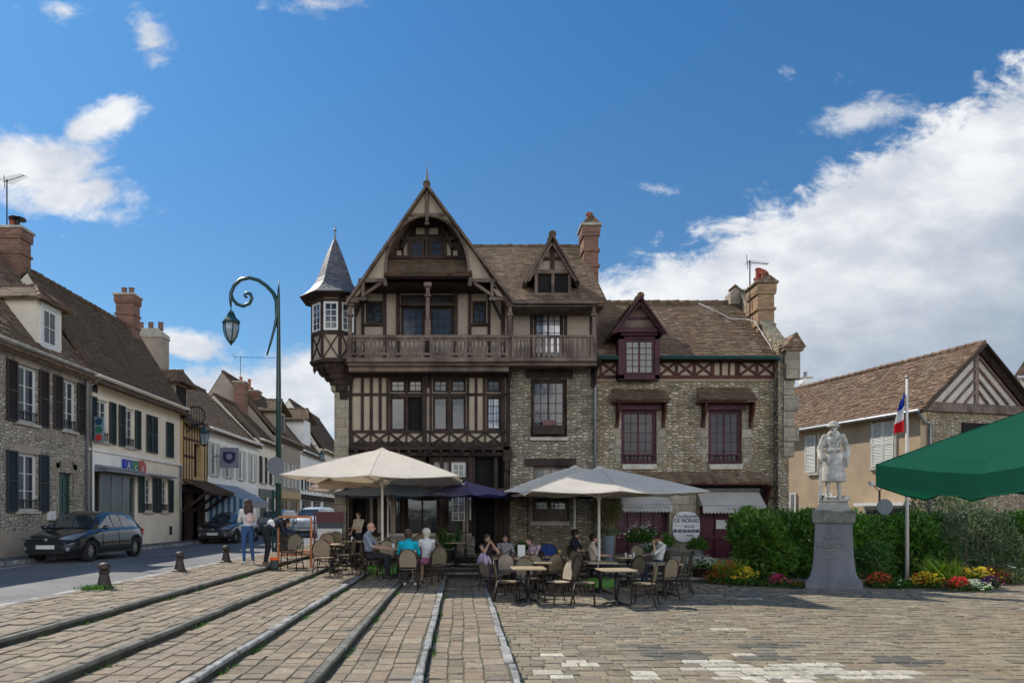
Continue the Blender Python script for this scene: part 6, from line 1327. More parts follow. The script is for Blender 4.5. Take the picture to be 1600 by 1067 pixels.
        q = MB(); q.box(sx*(w2*.78)-.06,h-.12,.70,sx*(w2*.78)+.06,h-.035,.90); q.build('tail_light', plain('red_lens', (.35,.01,.01), .2, bmp=0), t)
    q = MB(); q.poly([(-.50,-h-.006,.56),(.50,-h-.006,.56),(.40,-h-.006,.60),(-.40,-h-.006,.60)],[(0,1,2,3)]); q.box(-.55,-h-.008,.27,.55,-h+.04,.40); q.build('grille', M['trim'], t)
    q = MB(); q.box(-.26,-h-.03,.40,.26,-h-.008,.51); q.build('number_plate', M['white'], t, bevel=.004)
    q = MB(); q.ball((0,-h+.0,.66*ks), .055, .02, .05); q.build('emblem', M['alloy'], t)
    q = MB(); 
    for sx in (-1, 1): q.box(sx*(w2-.02)-.015,-h+1.25,.50,sx*(w2-.02)+.015,h-1.15,.56); q.bar((sx*(w2-.03),-h+1.3,.24),(sx*(w2-.03),h-1.1,.24),.05,.05)
    for sx in (-1, 1): q.bar((sx*(w2+.003),-h+2.25,.35),(sx*(w2-.005),-h+2.25,.93*ks),.008,.01); q.bar((sx*(w2+.003),-h+1.35,.35),(sx*(w2-.005),-h+1.35,.90*ks),.008,.01)
    q.build('side_trim', M['trim'], t)
    t.location = (x, y, z); t.rotation_euler = (0, 0, rz); return t
car('dark anthracite hatchback parked in front of the rubble stone house', -11.42, 20.9, ROADZ, R(-2), (.016,.020,.024))
car('dark grey hatchback parked in front of the blue striped awning', -11.3, 33.4, ROADZ, R(-3), (.05,.052,.06), L=4.1)
car('silver blue people carrier further up the street, behind the dark grey car', -11.6, 43.5, ROADZ, R(-4), (.20,.24,.30), L=4.3, H=1.65, van=True)
car('blue hatchback far up the street beside the white van', -10.3, 50, ROADZ, R(4), (.03,.07,.18), L=4.0)
car('white van driving down the street, seen beside the menu board', -8.9, 42.0, ROADZ, R(-6), (.55,.57,.58), L=4.5, H=1.8, van=True, metal=0)
# ---------------------------------------------------------------- people
def ell(b, c, up, rt, rx, ry, rz, n=12, m=8):
    up = Vector(up).normalized(); rt = Vector(rt); rt = (rt-up*rt.dot(up)).normalized(); fw = up.cross(rt); c = Vector(c)
    v = []
    for j in range(m+1):
        th = PI*j/m; r, z = max(.02, math.sin(th)), -math.cos(th); v += [c+rt*(r*math.cos(2*PI*k/n)*rx)+fw*(r*math.sin(2*PI*k/n)*ry)+up*(z*rz) for k in range(n)]
    b.poly(v, [(i*n+k, i*n+(k+1) % n, (i+1)*n+(k+1) % n, (i+1)*n+k) for i in range(m) for k in range(n)]+[tuple(range(n))[::-1], tuple(m*n+k for k in range(n))])
def figure(name, J, mats, regions, vox=.016, extra=None, fem=False, hands=True, headdir=None, skirt=None, uid=0, facemat=3):
    """one continuous body grown round the joints J (metres, facing -Y), remeshed; faces take the material of the nearest limb"""
    V3 = Vector; J = {k: V3(p) for k, p in J.items()}; sp = (J['chest']-J['pelvis']).normalized(); rt = (J['shR']-J['shL']).normalized(); b = MB(); caps = []
    def cap(a, c, ra, rc, reg):
        p = [a+(c-a)*t for t in (0, .25, .5, .75, 1)]; b.tube([a-(c-a).normalized()*.0]+p[1:], [ra+(rc-ra)*t for t in (0, .25, .5, .75, 1)], 10); ell(b, a, (0,0,1), (1,0,0), ra, ra, ra, 10, 6); ell(b, c, (0,0,1), (1,0,0), rc, rc, rc, 10, 6); caps.append((a, c, ra, rc, reg))
    sw = .85 if fem else 1
    ell(b, J['chest']-sp*.02, sp, rt, .165*sw, .115, .21); ell(b, (J['chest']+J['pelvis'])/2, sp, rt, .14*sw, .105, .20); ell(b, J['pelvis'], sp, (J['hipR']-J['hipL']), .165, .125, .125)
    caps.append((J['pelvis']+sp*.10, J['chest']+sp*.1, .15, .14, 'top')); caps.append((J['pelvis']-sp*.05, J['pelvis']+sp*.03, .16, .16, 'legs'))
    if fem:
        fwd = sp.cross(rt); fwd = -fwd if fwd.y > 0 and abs(sp.z) > .8 else fwd
        for s_ in (-1, 1): ell(b, J['chest']+rt*(.07*s_)-sp*.02+fwd*.08, sp, rt, .07, .06, .07)
    cap(J['shL'], J['shR'], .062, .062, 'top'); cap(J['chest']+sp*.12, J['neck'], .075, .052, 'top'); nk = J['neck']; hd = J['head']; cap(nk, nk+(hd-nk)*.6, .05, .052, 'skin')
    hup = (hd-nk).normalized()*.4+V3((0,0,.6)); hr = V3(headdir) if headdir else V3((0,-1,0)); hrt = hr.cross(V3((0,0,1))).normalized(); hf = hr.normalized()
    ell(b, hd+hf*-.01+V3((0,0,.02)), hup, hrt, .075, .092, .095, 14, 10); ell(b, hd+hf*.02-V3((0,0,.045)), hup, hrt, .056, .065, .07); caps.append((hd, hd+V3((0,0,.02)), .09, .09, 'skin'))
    for s_, q in ((-1, 'L'), (1, 'R')):
        cap(J['sh'+q], J['el'+q], .052, .041, 'uarm'); cap(J['el'+q], J['wr'+q], .039, .027, 'farm')
        cap(J['hip'+q], J['kn'+q], .088, .058, 'legs'); cap(J['kn'+q], J['an'+q], .056, .038, 'shin'); cap(J['an'+q], J['to'+q], .04, .034, 'shoe'); cap(J['an'+q]-V3((0,0,.03)), J['an'+q]+(J['an'+q]-J['to'+q])*.3-V3((0,0,.04)), .035, .032, 'shoe')
        if hands: d = (J['wr'+q]-J['el'+q]).normalized(); cap(J['wr'+q], J['wr'+q]+d*.06, .028, .032, 'skin')
    if extra: extra(b, J, caps, cap)
    o = b.build(name, mats[0]); o.data.materials.clear()
    rm = o.modifiers.new('r', 'REMESH'); rm.mode = 'VOXEL'; rm.voxel_size = vox; sm = o.modifiers.new('s', 'SMOOTH'); sm.factor = .5; sm.iterations = 4; evalmesh(o); me = o.data
    for m_ in mats: me.materials.append(m_)
    nf = len(me.polygons); C = np.empty(nf*3); me.polygons.foreach_get('center', C); C = C.reshape(-1, 3); best = np.full(nf, 1e9); idx = np.zeros(nf, int)
    for a, c, ra, rc, reg in caps:
        a_, c_ = np.array(a), np.array(c); d = c_-a_; L2 = max(1e-9, (d@d)); t_ = np.clip(((C-a_)@d)/L2, 0, 1); dist = np.linalg.norm(C-(a_+t_[:, None]*d), axis=1)-(ra+(rc-ra)*t_); m_ = dist < best; best[m_] = dist[m_]; idx[m_] = regions[reg]
    me.polygons.foreach_set('material_index', idx.astype(np.int32)); me.shade_smooth()
    # fingers, face: joined into the same mesh
    e = MB(); e.m = regions['skin']
    if hands:
        for q in 'LR':
            w = J['wr'+q]; d = (w-J['el'+q]).normalized(); sd = d.cross(V3((0,0,1))); sd = sd.normalized() if sd.length > .1 else V3((1,0,0)); dn = sd.cross(d); k0 = w+d*.08
            for i, (of, ln) in enumerate(((-.026,.058),(-.009,.07),(.009,.074),(.026,.066))):
                p = k0+sd*of; e.tube([p-d*.01, p+d*ln*.5, p+d*ln*.85-dn*.02*(1 if dn.z > 0 else -1), p+d*ln-dn*.04*(1 if dn.z > 0 else -1)], [.0095,.009,.008,.007], 6)
            p = w+d*.03+sd*.026; e.tube([p, p+sd*.03+d*.025, p+sd*.038+d*.055], [.011,.010,.008], 6)
    e.m = regions['skin']; ell(e, hd+hf*.095-V3((0,0,.012)), hf*.5+V3((0,0,1)), hrt, .012, .016, .024, 8, 6)
    for s_ in (-1, 1): ell(e, hd+hrt*(.078*s_)-V3((0,0,.005)), (0,0,1), hf, .016, .010, .03, 8, 5)
    e.m = facemat
    for s_ in (-1, 1): ell(e, hd+hf*.082+hrt*(.03*s_)+V3((0,0,.015)), (0,0,1), hrt, .013, .006, .007, 8, 5)
    ell(e, hd+hf*.080-V3((0,0,.055)), (0,0,1), hrt, .022, .008, .006, 8, 5)
    f = e.build('tmp', mats); f.data.shade_smooth(); bm = bmesh.new(); bm.from_mesh(me); bm.from_mesh(f.data); bm.to_mesh(me); bm.free(); bpy.data.objects.remove(f); me.shade_smooth()
    return o
def hair(body, hd, hf, mat, long=0, size=1.0, back=None, bun=False):
    hd, hf = Vector(hd), Vector(hf).normalized(); hrt = hf.cross(Vector((0,0,1))).normalized(); b = MB()
    ell(b, hd-hf*.026+Vector((0,0,.040)), (0,0,1), hrt, .096*size, .104*size, .090*size, 14, 9); ell(b, hd-hf*.045-Vector((0,0,.01)), (0,0,1), hrt, .082*size, .065, .085, 12, 8)
    if long: ell(b, hd-hf*.075-Vector((0,0,long*.5)), (0,0,1), hrt, .125, .065, long*.66, 12, 9); ell(b, hd-hf*.05-Vector((0,0,.06)), (0,0,1), hrt, .098, .075, .10, 12, 8)
    if bun: ell(b, hd-hf*.10+Vector((0,0,.07)), (0,0,1), hrt, .045, .045, .045)
    o = b.build('hair', mat, smooth=True); o.modifiers.new('r', 'REMESH').mode = 'VOXEL'; o.modifiers['r'].voxel_size = .014; evalmesh(o); o.data.materials.clear(); o.data.materials.append(mat); o.data.shade_smooth(); rh = random.Random(5); [setattr(v_, 'co', v_.co+Vector((rh.uniform(-.006, .006), rh.uniform(-.006, .006), rh.uniform(-.004, .008)))) for v_ in o.data.vertices]; o.parent = body; return o
STAND = dict(pelvis=(0,0,.93), chest=(0,.0,1.27), neck=(0,.01,1.44), head=(0,-.01,1.575), shL=(-.17,.01,1.385), shR=(.17,.01,1.385), elL=(-.22,.03,1.11), elR=(.22,.03,1.11), wrL=(-.23,-.06,.87), wrR=(.23,-.06,.87), hipL=(-.085,0,.90), hipR=(.085,0,.90), knL=(-.10,-.02,.49), knR=(.10,-.02,.49), anL=(-.10,.02,.08), anR=(.10,.02,.08), toL=(-.12,-.13,.04), toR=(.12,-.13,.04))
SIT = dict(pelvis=(0,.06,.57), chest=(0,.10,.92), neck=(0,.09,1.08), head=(0,.05,1.21), shL=(-.17,.10,1.02), shR=(.17,.10,1.02), elL=(-.23,-.05,.78), elR=(.23,-.05,.78), wrL=(-.14,-.26,.77), wrR=(.14,-.26,.77), hipL=(-.09,.04,.55), hipR=(.09,.04,.55), knL=(-.12,-.38,.53), knR=(.12,-.38,.53), anL=(-.12,-.36,.09), anR=(.12,-.36,.09), toL=(-.13,-.50,.045), toR=(.13,-.50,.045))
fab = lambda n, c, v=.15: plain(n, c, .85, v, 4, bmp=.9, bscale=11)
skin = plain('skin', (.46,.27,.19), .55, .1, 6, bmp=.05); hb = plain('brown_hair', (.055,.03,.018), .6, .35, 14); hk = plain('black_hair', (.014,.010,.010), .5, .3, 14); hw2 = plain('white_hair', (.50,.46,.40), .7, .2, 14); eye = plain('eye_dark', (.03,.015,.012), .4, bmp=0); shw = plain('white_shoes', (.55,.54,.53), .6, bmp=0); shk = plain('dark_shoes', (.02,.02,.022), .5, bmp=0)
REG = dict(skin=0, top=1, uarm=1, farm=0, legs=2, shin=2, shoe=4)
def person(label, x, y, face_deg, base, top, legs, hairm, shoes=shk, mod=None, reg=None, z=None, s=1.0, hairkw=None, hdir=None, fem=False, extra=None, bald=False):
    J = dict(base); J.update(mod or {}); rg = dict(REG); rg.update(reg or {}); mats = [skin, top, legs, eye, shoes]
    o = figure('person', J, mats, rg, fem=fem, headdir=hdir, extra=extra); o.location = (x, y, zat(x, y) if z is None else z); o.rotation_euler = (0, 0, R(face_deg)); o.scale = (s, s, s)
    tag(o, label, 'person'); hd = J['head']; hf = hdir or (0,-1,0)
    if not bald: hair(o, hd, hf, hairm, **(hairkw or {}))
    return o
# facing: 0 = towards the camera, 90 = to the right, 180 = away
jeans = fab('blue_jeans', (.03,.075,.19)); black = fab('black_cloth', (.012,.012,.016)); white = fab('white_cloth', (.60,.59,.58), .06)
p = person('long haired person in white top and blue jeans standing at the kerb', -5.55, 17.8, -150, STAND, white, jeans, hb, shw, dict(elL=(-.22,-.08,1.13), wrL=(-.12,-.30,1.20), elR=(.21,-.10,1.14), wrR=(.08,-.31,1.22), anL=(-.13,.03,.08), toL=(-.16,-.12,.04)), hairkw=dict(long=.30), fem=True)
bg = MB(); bg.ball((.0,.20,1.22), .10, .05, .13); q = bg.build('backpack', fab('pale_pink_bag', (.62,.42,.38)), smooth=True); q.parent = p
BEND = dict(pelvis=(0,.05,.92), chest=(0,-.24,1.10), neck=(0,-.38,1.13), head=(0,-.50,1.08), shL=(-.17,-.32,1.10), shR=(.17,-.32,1.10), elL=(-.20,-.40,.84), elR=(.20,-.42,.86), wrL=(-.14,-.52,.66), wrR=(.14,-.55,.68), hipL=(-.09,.04,.90), hipR=(.09,.04,.90), knL=(-.11,-.03,.49), knR=(.11,-.03,.49), anL=(-.12,.05,.08), anR=(.12,.03,.08), toL=(-.14,-.10,.04), toR=(.14,-.12,.04))
p = person('waiter in black trousers and apron bending over the orange easel', -4.95, 17.45, 118, BEND, fab('dark_navy_top', (.018,.020,.035)), black, hk, plain('tan_shoes', (.20,.12,.07), .6), reg=dict(farm=1))
b = MB(); ell(b, (0,-.12,1.06), (0,-.8,.6), (1,0,0), .168, .125, .10); q = b.build('shirt_back', white, smooth=True); q.parent = p
person('waitress in cream top and black skirt standing by the corner entrance', -3.05, 20.4, -35, STAND, fab('cream_blouse', (.45,.39,.31)), black, hk, shk, dict(elR=(.20,-.12,1.12), wrR=(.05,-.27,1.15), elL=(-.21,-.05,1.10), wrL=(-.12,-.22,1.02)), s=.93, fem=True)
p = person('bald man in glasses and grey T-shirt seated in profile', -2.15, 16.55, 82, SIT, fab('grey_tshirt', (.22,.25,.30)), fab('black_trousers', (.02,.02,.025)), hk, shk, dict(wrL=(-.05,-.34,.72), wrR=(.08,-.33,.74), head=(0,.02,1.21)), hdir=(.1,-1,-.15), bald=True, s=1.04)
b = MB()
for s_ in (-1, 1): b.tube([(.032*s_+.028*math.cos(2*PI*k/12), -.078, 1.226+.018*math.sin(2*PI*k/12)) for k in range(13)], .004, 4); b.tube([(.06*s_,-.075,1.228),(.078*s_,.01,1.228)], .003, 4)
q = b.build('glasses', M['iron']); q.parent = p
person('person in a turquoise shirt seated with back to the camera', -1.17, 15.3, 180, SIT, fab('turquoise_cloth', (.0,.34,.46)), fab('dark_trousers', (.06,.05,.05)), hb, shw, hairkw=dict(size=1.05), reg=dict(farm=0), fem=True)
person('white haired guest in white shirt and pink floral skirt', -.86, 16.35, -150, SIT, white, plain('pink_floral_cloth', (.36,.12,.20), .8, .9, 25, bmp=0), hw2, shw, hairkw=dict(size=1.08), reg=dict(shin=0), fem=True)
UPH = dict(elL=(-.20,-.20,.86), wrL=(-.07,-.14,1.06), elR=(.20,-.20,.86), wrR=(.07,-.14,1.06))
person('guest in a dark top leaning chin on both hands, facing the camera', .72, 17.8, 22, SIT, fab('dark_plum_top', (.03,.018,.025)), jeans, hb, shk, UPH, reg=dict(uarm=0), fem=True, hairkw=dict(bun=True))
person('guest in black and white top behind the menu card', 1.2, 18.3, 5, SIT, plain('black_white_print', (.25,.24,.25), .8, 1.0, 18, bmp=0), black, hk, shk, fem=True)
person('guest in floral blouse and pale trousers leaning to the left', 1.85, 17.7, -62, SIT, plain('pink_print_blouse', (.30,.22,.24), .8, .95, 22, bmp=0), fab('pale_trousers', (.48,.44,.38)), hb, shk, dict(chest=(0,.02,.90), neck=(0,-.04,1.05), head=(0,-.09,1.17)), fem=True)
person('man in a pale pink shirt seated in profile at the glasses table', 3.55, 17.9, 72, SIT, fab('pale_pink_shirt', (.50,.40,.33)), fab('dark_blue_trousers', (.02,.025,.05)), hk, shk)
person('dark haired guest half hidden behind the man in the pale pink shirt', 3.2, 18.7, 60, SIT, black, black, hk, shk, hairkw=dict(size=1.1))
person('guest in a white top seated facing left, hand at the chin', 5.15, 17.9, -80, SIT, white, fab('dark_jeans', (.02,.03,.06)), hb, shk, dict(elR=(.2,-.16,.83), wrR=(.04,-.12,1.08), pelvis=(0,.04,.57)), fem=True, hairkw=dict(size=1.08))
# ---------------------------------------------------------------- war memorial
t = thing('war_memorial', 'grey granite war memorial with a stone soldier leaning on a rifle', 'monument', (9.22, 16.9, 0))
mx, my = 9.22, 16.95; SK = FPX/16.9
M['granite'] = plain('blue_grey_granite', (.165,.165,.18), .55, .3, 3, bmp=.3, bscale=50, streak=True)
b = MB(); Hh = lambda w, z: (w*.86/2*1.414, z); Q = lambda prof, n=4: b.lathe([Hh(w, z) for w, z in prof], (mx, my, 0), 4, ph=PI/4)
Q([(1.50,0),(1.50,.04)]); Q([(1.40,.042),(1.40,.20),(1.37,.21),(1.27,.27),(1.17,.36),(1.08,.50),(1.03,.68),(.985,.95),(.95,1.30),(.93,1.62)]); b.build('pedestal', M['granite'], t, bevel=.008)
b = MB(); Q([(1.0,1.622),(1.06,1.66),(1.08,1.90),(1.10,1.92),(1.06,1.95)]); b.build('pedestal_cornice', plain('lichened_granite', (.21,.20,.17), .8, .45, 5, bmp=.5), t, bevel=.008)
b = MB(); Q([(.84,1.952),(.72,2.12),(.70,2.15)]); Q([(.76,2.152),(.76,2.20)]); b.build('statue_plinth', M['cap'], t, bevel=.01)
M['gold'] = plain('worn_gilt', (.29,.27,.24), .5, .3, 30, bmp=0); fy = my-.44
for s, sz, z in (('A',.13,1.42),('N O S',.12,1.28),('HEROS',.185,1.10)): text(t, s, sz, (mx, fy, z), (PI/2,0,0), M['gold'], name='carved_lettering', ext=.01, sx=1.1)
t.rotation_euler = (0, 0, R(-28.6))
b = MB(); b.box(mx-.13,fy-.0,.965,mx+.13,fy+.05,.985); b.box(mx-.2,fy-.02,.80,mx-.08,fy+.05,.825); b.box(mx+.1,fy-.02,.80,mx+.2,fy+.05,.825); b.build('carved_line', M['gold'], t)
SOL = dict(STAND); SOL.update(elL=(-.27,.0,1.10), wrL=(-.24,-.17,.93), elR=(.27,.04,1.10), wrR=(.26,-.08,.86), anL=(-.12,-.05,.08), toL=(-.16,-.20,.04), anR=(.12,.04,.08))
def coat(b, J, caps, cap):
    b.lathe([(.19,.0),(.175,.02),(.20,-.12),(.235,-.35),(.262,-.62),(.24,-.625),(.1,-.6)], (0,0,1.02), 18, sy=.82); b.lathe([(.185,-.04),(.19,.0),(.185,.04)], (0,0,1.05), 16, sy=.8)
    for x in (-.11,.11,.0): ell(b, (x,-.15,1.08), (0,0,1), (1,0,0), .055, .04, .05)
    for s_ in (-1, 1): b.bar((.13*s_,-.095,1.38),(.05*s_,-.15,1.12),.03,.02); cap(J['sh'+('L' if s_ < 0 else 'R')], J['el'+('L' if s_ < 0 else 'R')], .072, .062, 'uarm'); cap(J['el'+('L' if s_ < 0 else 'R')], J['wr'+('L' if s_ < 0 else 'R')], .06, .048, 'uarm')
    b.lathe([(.11,-.07),(.12,.0),(.09,.04)], (0,0,1.47), 14, sy=.9)   # collar
    ell(b, (0,.02,1.64), (0,0,1), (1,0,0), .115, .135, .10, 14, 8); b.lathe([(.14,-.012),(.155,.0),(.11,.012)], (0,.0,1.615), 16, sy=1.15); ell(b, (0,.02,1.72), (0,0,1), (0,1,0), .10, .015, .03)
    ell(b, (-.20,-.02,.98), (0,0,1), (1,0,0), .07, .09, .10); ell(b, (.22,.02,.98), (0,0,1), (1,0,0), .07, .09, .10); ell(b, (0,.17,1.28), (0,0,1), (1,0,0), .16, .09, .18)
M['statue'] = plain('weathered_white_stone', (.42,.40,.36), .9, .5, 6, bmp=.6, bscale=24)
o = figure('statue', SOL, [M['statue']], {k: 0 for k in REG}, vox=.012, extra=coat, facemat=0); o.parent = t; o.scale = (1.13,)*3; o.location = (0, .05, 2.2)
b = MB(); b.bar((-.25,-.27,.02),(-.25,-.22,.30),.05,.10); b.tube([(-.25,-.225,.28),(-.23,-.17,.95),(-.22,-.14,1.28)], [.03,.024,.014], 8); o = b.build('stone_rifle', M['statue']); o.parent = t; o.scale = (1.13,)*3; o.location = (0, .05, 2.2)
b = MB(); b.lathe([(.20,0),(.17,.06),(.1,.10)], (.0,.10,0), 10, sy=.8); b.lathe([(.1,0),(.08,.08),(.03,.1)], (.22,.12,0), 8); o = b.build('stone_mound', M['statue']); o.parent = t; o.scale = (1.13,)*3; o.location = (0, .05, 2.2)
# ---------------------------------------------------------------- hedge, flower clumps, weeds
HG = [(.035,.085,.015),(.08,.19,.03),(.15,.30,.05),(.06,.13,.025),(.26,.42,.10)]
M['laurel'] = leaf_mat('laurel_leaves', HG, .28, .42); M['laurel_b'] = leaf_mat('young_laurel_leaves', [(min(1,r*1.15+.01), g*1.15, b_*1.1) for r, g, b_ in HG], .3, .45); M['olive_l'] = leaf_mat('grey_green_leaves', [(.09,.13,.07),(.18,.23,.13),(.13,.17,.10)], .5); M['lime_l'] = leaf_mat('lime_green_leaves', [(.16,.26,.02),(.26,.36,.04),(.10,.20,.02)], .5, .4); M['green_l'] = leaf_mat('fresh_green_leaves', [(.03,.09,.015),(.06,.15,.03),(.10,.20,.04)], .45)
def petal(n, cs): return leaf_mat(n, cs, .6, .3)
M['f_or'] = petal('orange_petals', [(.60,.12,.02),(.70,.22,.03),(.45,.05,.02)]); M['f_ye'] = petal('yellow_petals', [(.75,.50,.02),(.80,.62,.05)]); M['f_re'] = petal('red_petals', [(.55,.02,.03),(.65,.06,.05)]); M['f_pk'] = petal('pink_petals', [(.55,.03,.14),(.65,.10,.22)]); M['f_wh'] = petal('white_petals', [(.70,.70,.66),(.60,.62,.60)]); M['f_pu'] = petal('purple_petals', [(.22,.03,.25),(.32,.06,.35)]); M['f_rs'] = petal('rust_leaves', [(.30,.08,.03),(.22,.05,.03),(.35,.14,.04)])
rg = np.random.default_rng(11)
def leaves(name, mat, P, D, L, Wd, parent=None, smooth=False, bend=.25):
    """one small bent leaf blade (two quads) at each point P along direction D"""
    n = len(P); D = D/np.linalg.norm(D, axis=1)[:, None]; r = rg.normal(size=(n, 3)); S = np.cross(D, r); S /= np.linalg.norm(S, axis=1)[:, None]; U = np.cross(S, D)
    L = (L*rg.uniform(.65, 1.3, n))[:, None]; w = (Wd*rg.uniform(.7, 1.25, n))[:, None]
    a = P; m1 = P+D*L*.5+S*w*.5+U*L*bend*.2; m2 = P+D*L*.5-S*w*.5+U*L*bend*.2; tip = P+D*L-U*L*bend*.3
    V = np.stack([a, m1, tip, m2], 1).reshape(-1, 3)
    if parent is not None: V = V-np.array(wloc(parent))
    me = bpy.data.meshes.new(name); me.vertices.add(4*n); me.vertices.foreach_set('co', V.ravel()); me.loops.add(4*n); me.loops.foreach_set('vertex_index', np.arange(4*n, dtype=np.int32)); me.polygons.add(n); me.polygons.foreach_set('loop_start', np.arange(0, 4*n, 4, dtype=np.int32)); me.polygons.foreach_set('loop_total', np.full(n, 4, dtype=np.int32)); me.update(); me.validate()
    me.materials.append(mat); o = bpy.data.objects.new(name, me); COL.objects.link(o); o.parent = parent; return o
def bumpy(P, s, a):  # cheap smooth displacement
    return a*(np.sin(P[:, 0]*s+1.3)*np.cos(P[:, 2]*s*1.3+.5)+np.sin(P[:, 1]*s*1.1+2)*np.cos(P[:, 0]*s*.7))
def hedge(label, x0, x1, y0, y1, z1, n, mat='laurel', L=.145, Wd=.058, z0=0, seed=0, group='bushes of the hedge'):
    t = thing('hedge_bush', label, 'hedge', ((x0+x1)/2, (y0+y1)/2, z0), group); ctr = np.array([(x0+x1)/2, (y0+y1)/2, (z0+z1)/2]); hs = np.array([(x1-x0)/2, (y1-y0)/2, (z1-z0)/2])
    d = rg.normal(size=(n, 3)); q = (np.abs(d)**3.4).sum(1)**(1/3.4); d /= q[:, None]; r = 1-rg.random(n)**1.6*.42
    P = ctr+d*hs*r[:, None]; out = d*hs; out /= np.linalg.norm(out, axis=1)[:, None]; P = P+out*bumpy(P, 3.1, .17)[:, None]+out*bumpy(P+5, 9, .09)[:, None]; P[:, 2] = np.maximum(P[:, 2], z0+.03)
    D = out*.8+rg.normal(size=(n, 3))*.75+np.array([0, 0, .6]); L = L*rg.choice([.6,1.0,1.35], n, p=[.3,.5,.2]); leaves('foliage', M[mat], P, D, L, Wd, t)
    b = MB()
    for k in range(6): x = x0+(x1-x0)*(k+.5)/6; y = (y0+y1)/2; b.tube([(x,y,z0),(x+.05,y,z0+(z1-z0)*.5),(x-.05,y-.1,z1-.25)], [.04,.025,.01], 5)
    b.build('stem', M['timber_w'], t)
    return t
hedge('glossy laurel bush left of the memorial, beside the shop', 7.95, 9.25, 18.7, 20.4, 1.86, 15000, 'laurel_b'); hedge('laurel bush directly behind the left edge of the memorial pedestal', 8.95, 10.3, 19.0, 20.6, 1.84, 9500)
hedge('laurel bush just right of the memorial pedestal', 10.2, 12.2, 18.9, 20.5, 1.80, 13000, 'laurel_b'); hedge('laurel bush behind the flagpole', 12.1, 14.0, 18.9, 20.5, 1.78, 11000); hedge('grey-green olive-like bush right of the flagpole', 13.3, 15.2, 18.3, 19.9, 1.88, 9000, 'olive_l', .11, .028)
hedge('laurel bush at the right edge of the picture', 15.0, 17.4, 18.8, 20.6, 1.80, 10000); hedge('low fresh green shrub between memorial and flagpole', 10.35, 11.2, 17.7, 18.5, .95, 2600, 'green_l', .10, .045); hedge('ivy-like climber behind the hedge under the green parasol', 14.3, 17.0, 21.5, 22.3, 2.5, 5000, 'olive_l', .12, .05)
b = MB(); b.box(6.9,17.9,0,8.45,18.62,.10); b.box(8.45,17.8,0,17.5,18.62,.10); struct(b.build('flower_bed_soil', M['earth']))
b = MB()
for x in np.arange(8.35, 16.5, .9):
    if not (8.3 < x < 9.6): b.box(x, 17.72, 0, x+.88, 17.80, .16)
struct(b.build('flower_bed_kerb', plain('reddish_kerb', (.22,.15,.11), .9, .3)))
def clump(name, label, x, y, rx, h, parts, group='flower clumps in front of the hedge', cat='flowers', z=0):
    t = thing(name, label, cat, (x, y, z), group)
    for mat, n, kind, ox, sc_ in parts:
        th = rg.uniform(0, 2*PI, n); rr = np.sqrt(rg.random(n))*rx*sc_; px, py = x+ox+rr*np.cos(th), y+rr*np.sin(th)*.7; dome = np.sqrt(np.clip(1-(rr/(rx*sc_*1.05))**2, 0, 1))
        if kind == 'leaf': P = np.stack([px, py, z+.02+h*.7*dome*rg.random(n)], 1); D = np.stack([np.cos(th)*.5, np.sin(th)*.5, np.full(n, .8)], 1)+rg.normal(size=(n, 3))*.3; leaves('leaves', M[mat], P, D, .11, .035, t)
        elif kind == 'blade': P = np.stack([x+ox+(px-x-ox)*.3, y+(py-y)*.3, np.full(n, z+.03)], 1); D = np.stack([np.cos(th)*.55, np.sin(th)*.55, np.full(n, 1.0)], 1)+rg.normal(size=(n, 3))*.15; leaves('blades', M[mat], P, D, h*1.05, .05, t, bend=.8)
        else:
            sp = 1+.35*rg.normal(size=n)**2*.5; px = x+ox+(px-x-ox)*sp; py = y+(py-y)*sp; P0 = np.stack([px, py, z+.05+h*(.35+.75*rg.random(n))*np.maximum(dome, .25)], 1); P = np.repeat(P0, 6, 0); a = np.tile(np.arange(6)*PI/3, n); D = np.stack([np.cos(a), np.sin(a), np.full(6*n, .35)], 1)+rg.normal(size=(6*n, 3))*.3; leaves('blossoms', M[mat], P, D, .042, .032, t)
    return t
YF = 17.3; X = lambda px, Y: (px-VX)*Y/FPX
clump('flower_clump', 'orange and rust flowers under lime leaves at the left end of the bed', X(1137,18.0), 18.0, .52, .55, [('lime_l',260,'blade',.05,1),('green_l',900,'leaf',0,1.05),('f_or',240,'fl',-.05,.85),('f_rs',700,'leaf',-.1,.7)])
clump('flower_clump', 'yellow flowers beside the orange clump', X(1165,17.6), 17.6, .30, .42, [('green_l',500,'leaf',0,1),('f_ye',120,'fl',0,.9)]); clump('flower_clump', 'low leafy green plant before the left laurel', X(1190,17.4), 17.4, .26, .22, [('green_l',600,'leaf',0,1)]); clump('flower_clump', 'crimson pink geranium clump near the memorial', X(1216,17.2), 17.2, .24, .28, [('green_l',400,'leaf',0,1),('f_pk',150,'fl',0,.9)])
clump('flower_clump', 'small ochre tuft at the left foot of the memorial', X(1246,16.9), 16.9, .14, .14, [('f_or',25,'fl',0,1),('green_l',120,'leaf',0,1)])
clump('flower_clump', 'red and orange clump just right of the memorial', X(1375,17.1), 17.1, .32, .32, [('green_l',500,'leaf',0,1),('f_re',90,'fl',0,.9),('f_or',60,'fl',0,.9)]); clump('flower_clump', 'dark green low clump with white specks left of the flagpole', X(1402,17.0), 17.0, .34, .26, [('green_l',900,'leaf',0,1),('f_wh',16,'fl',0,.9)])
clump('flower_clump', 'yellow and orange flowers at the foot of the flagpole', X(1446,16.9), 16.9, .36, .36, [('green_l',500,'leaf',0,1),('f_ye',150,'fl',0,.95),('f_or',40,'fl',-.1,.9)]); clump('flower_clump', 'tall lime green blades right of the flagpole', X(1470,17.3), 17.3, .46, .62, [('lime_l',300,'blade',0,1),('green_l',700,'leaf',0,.9)])
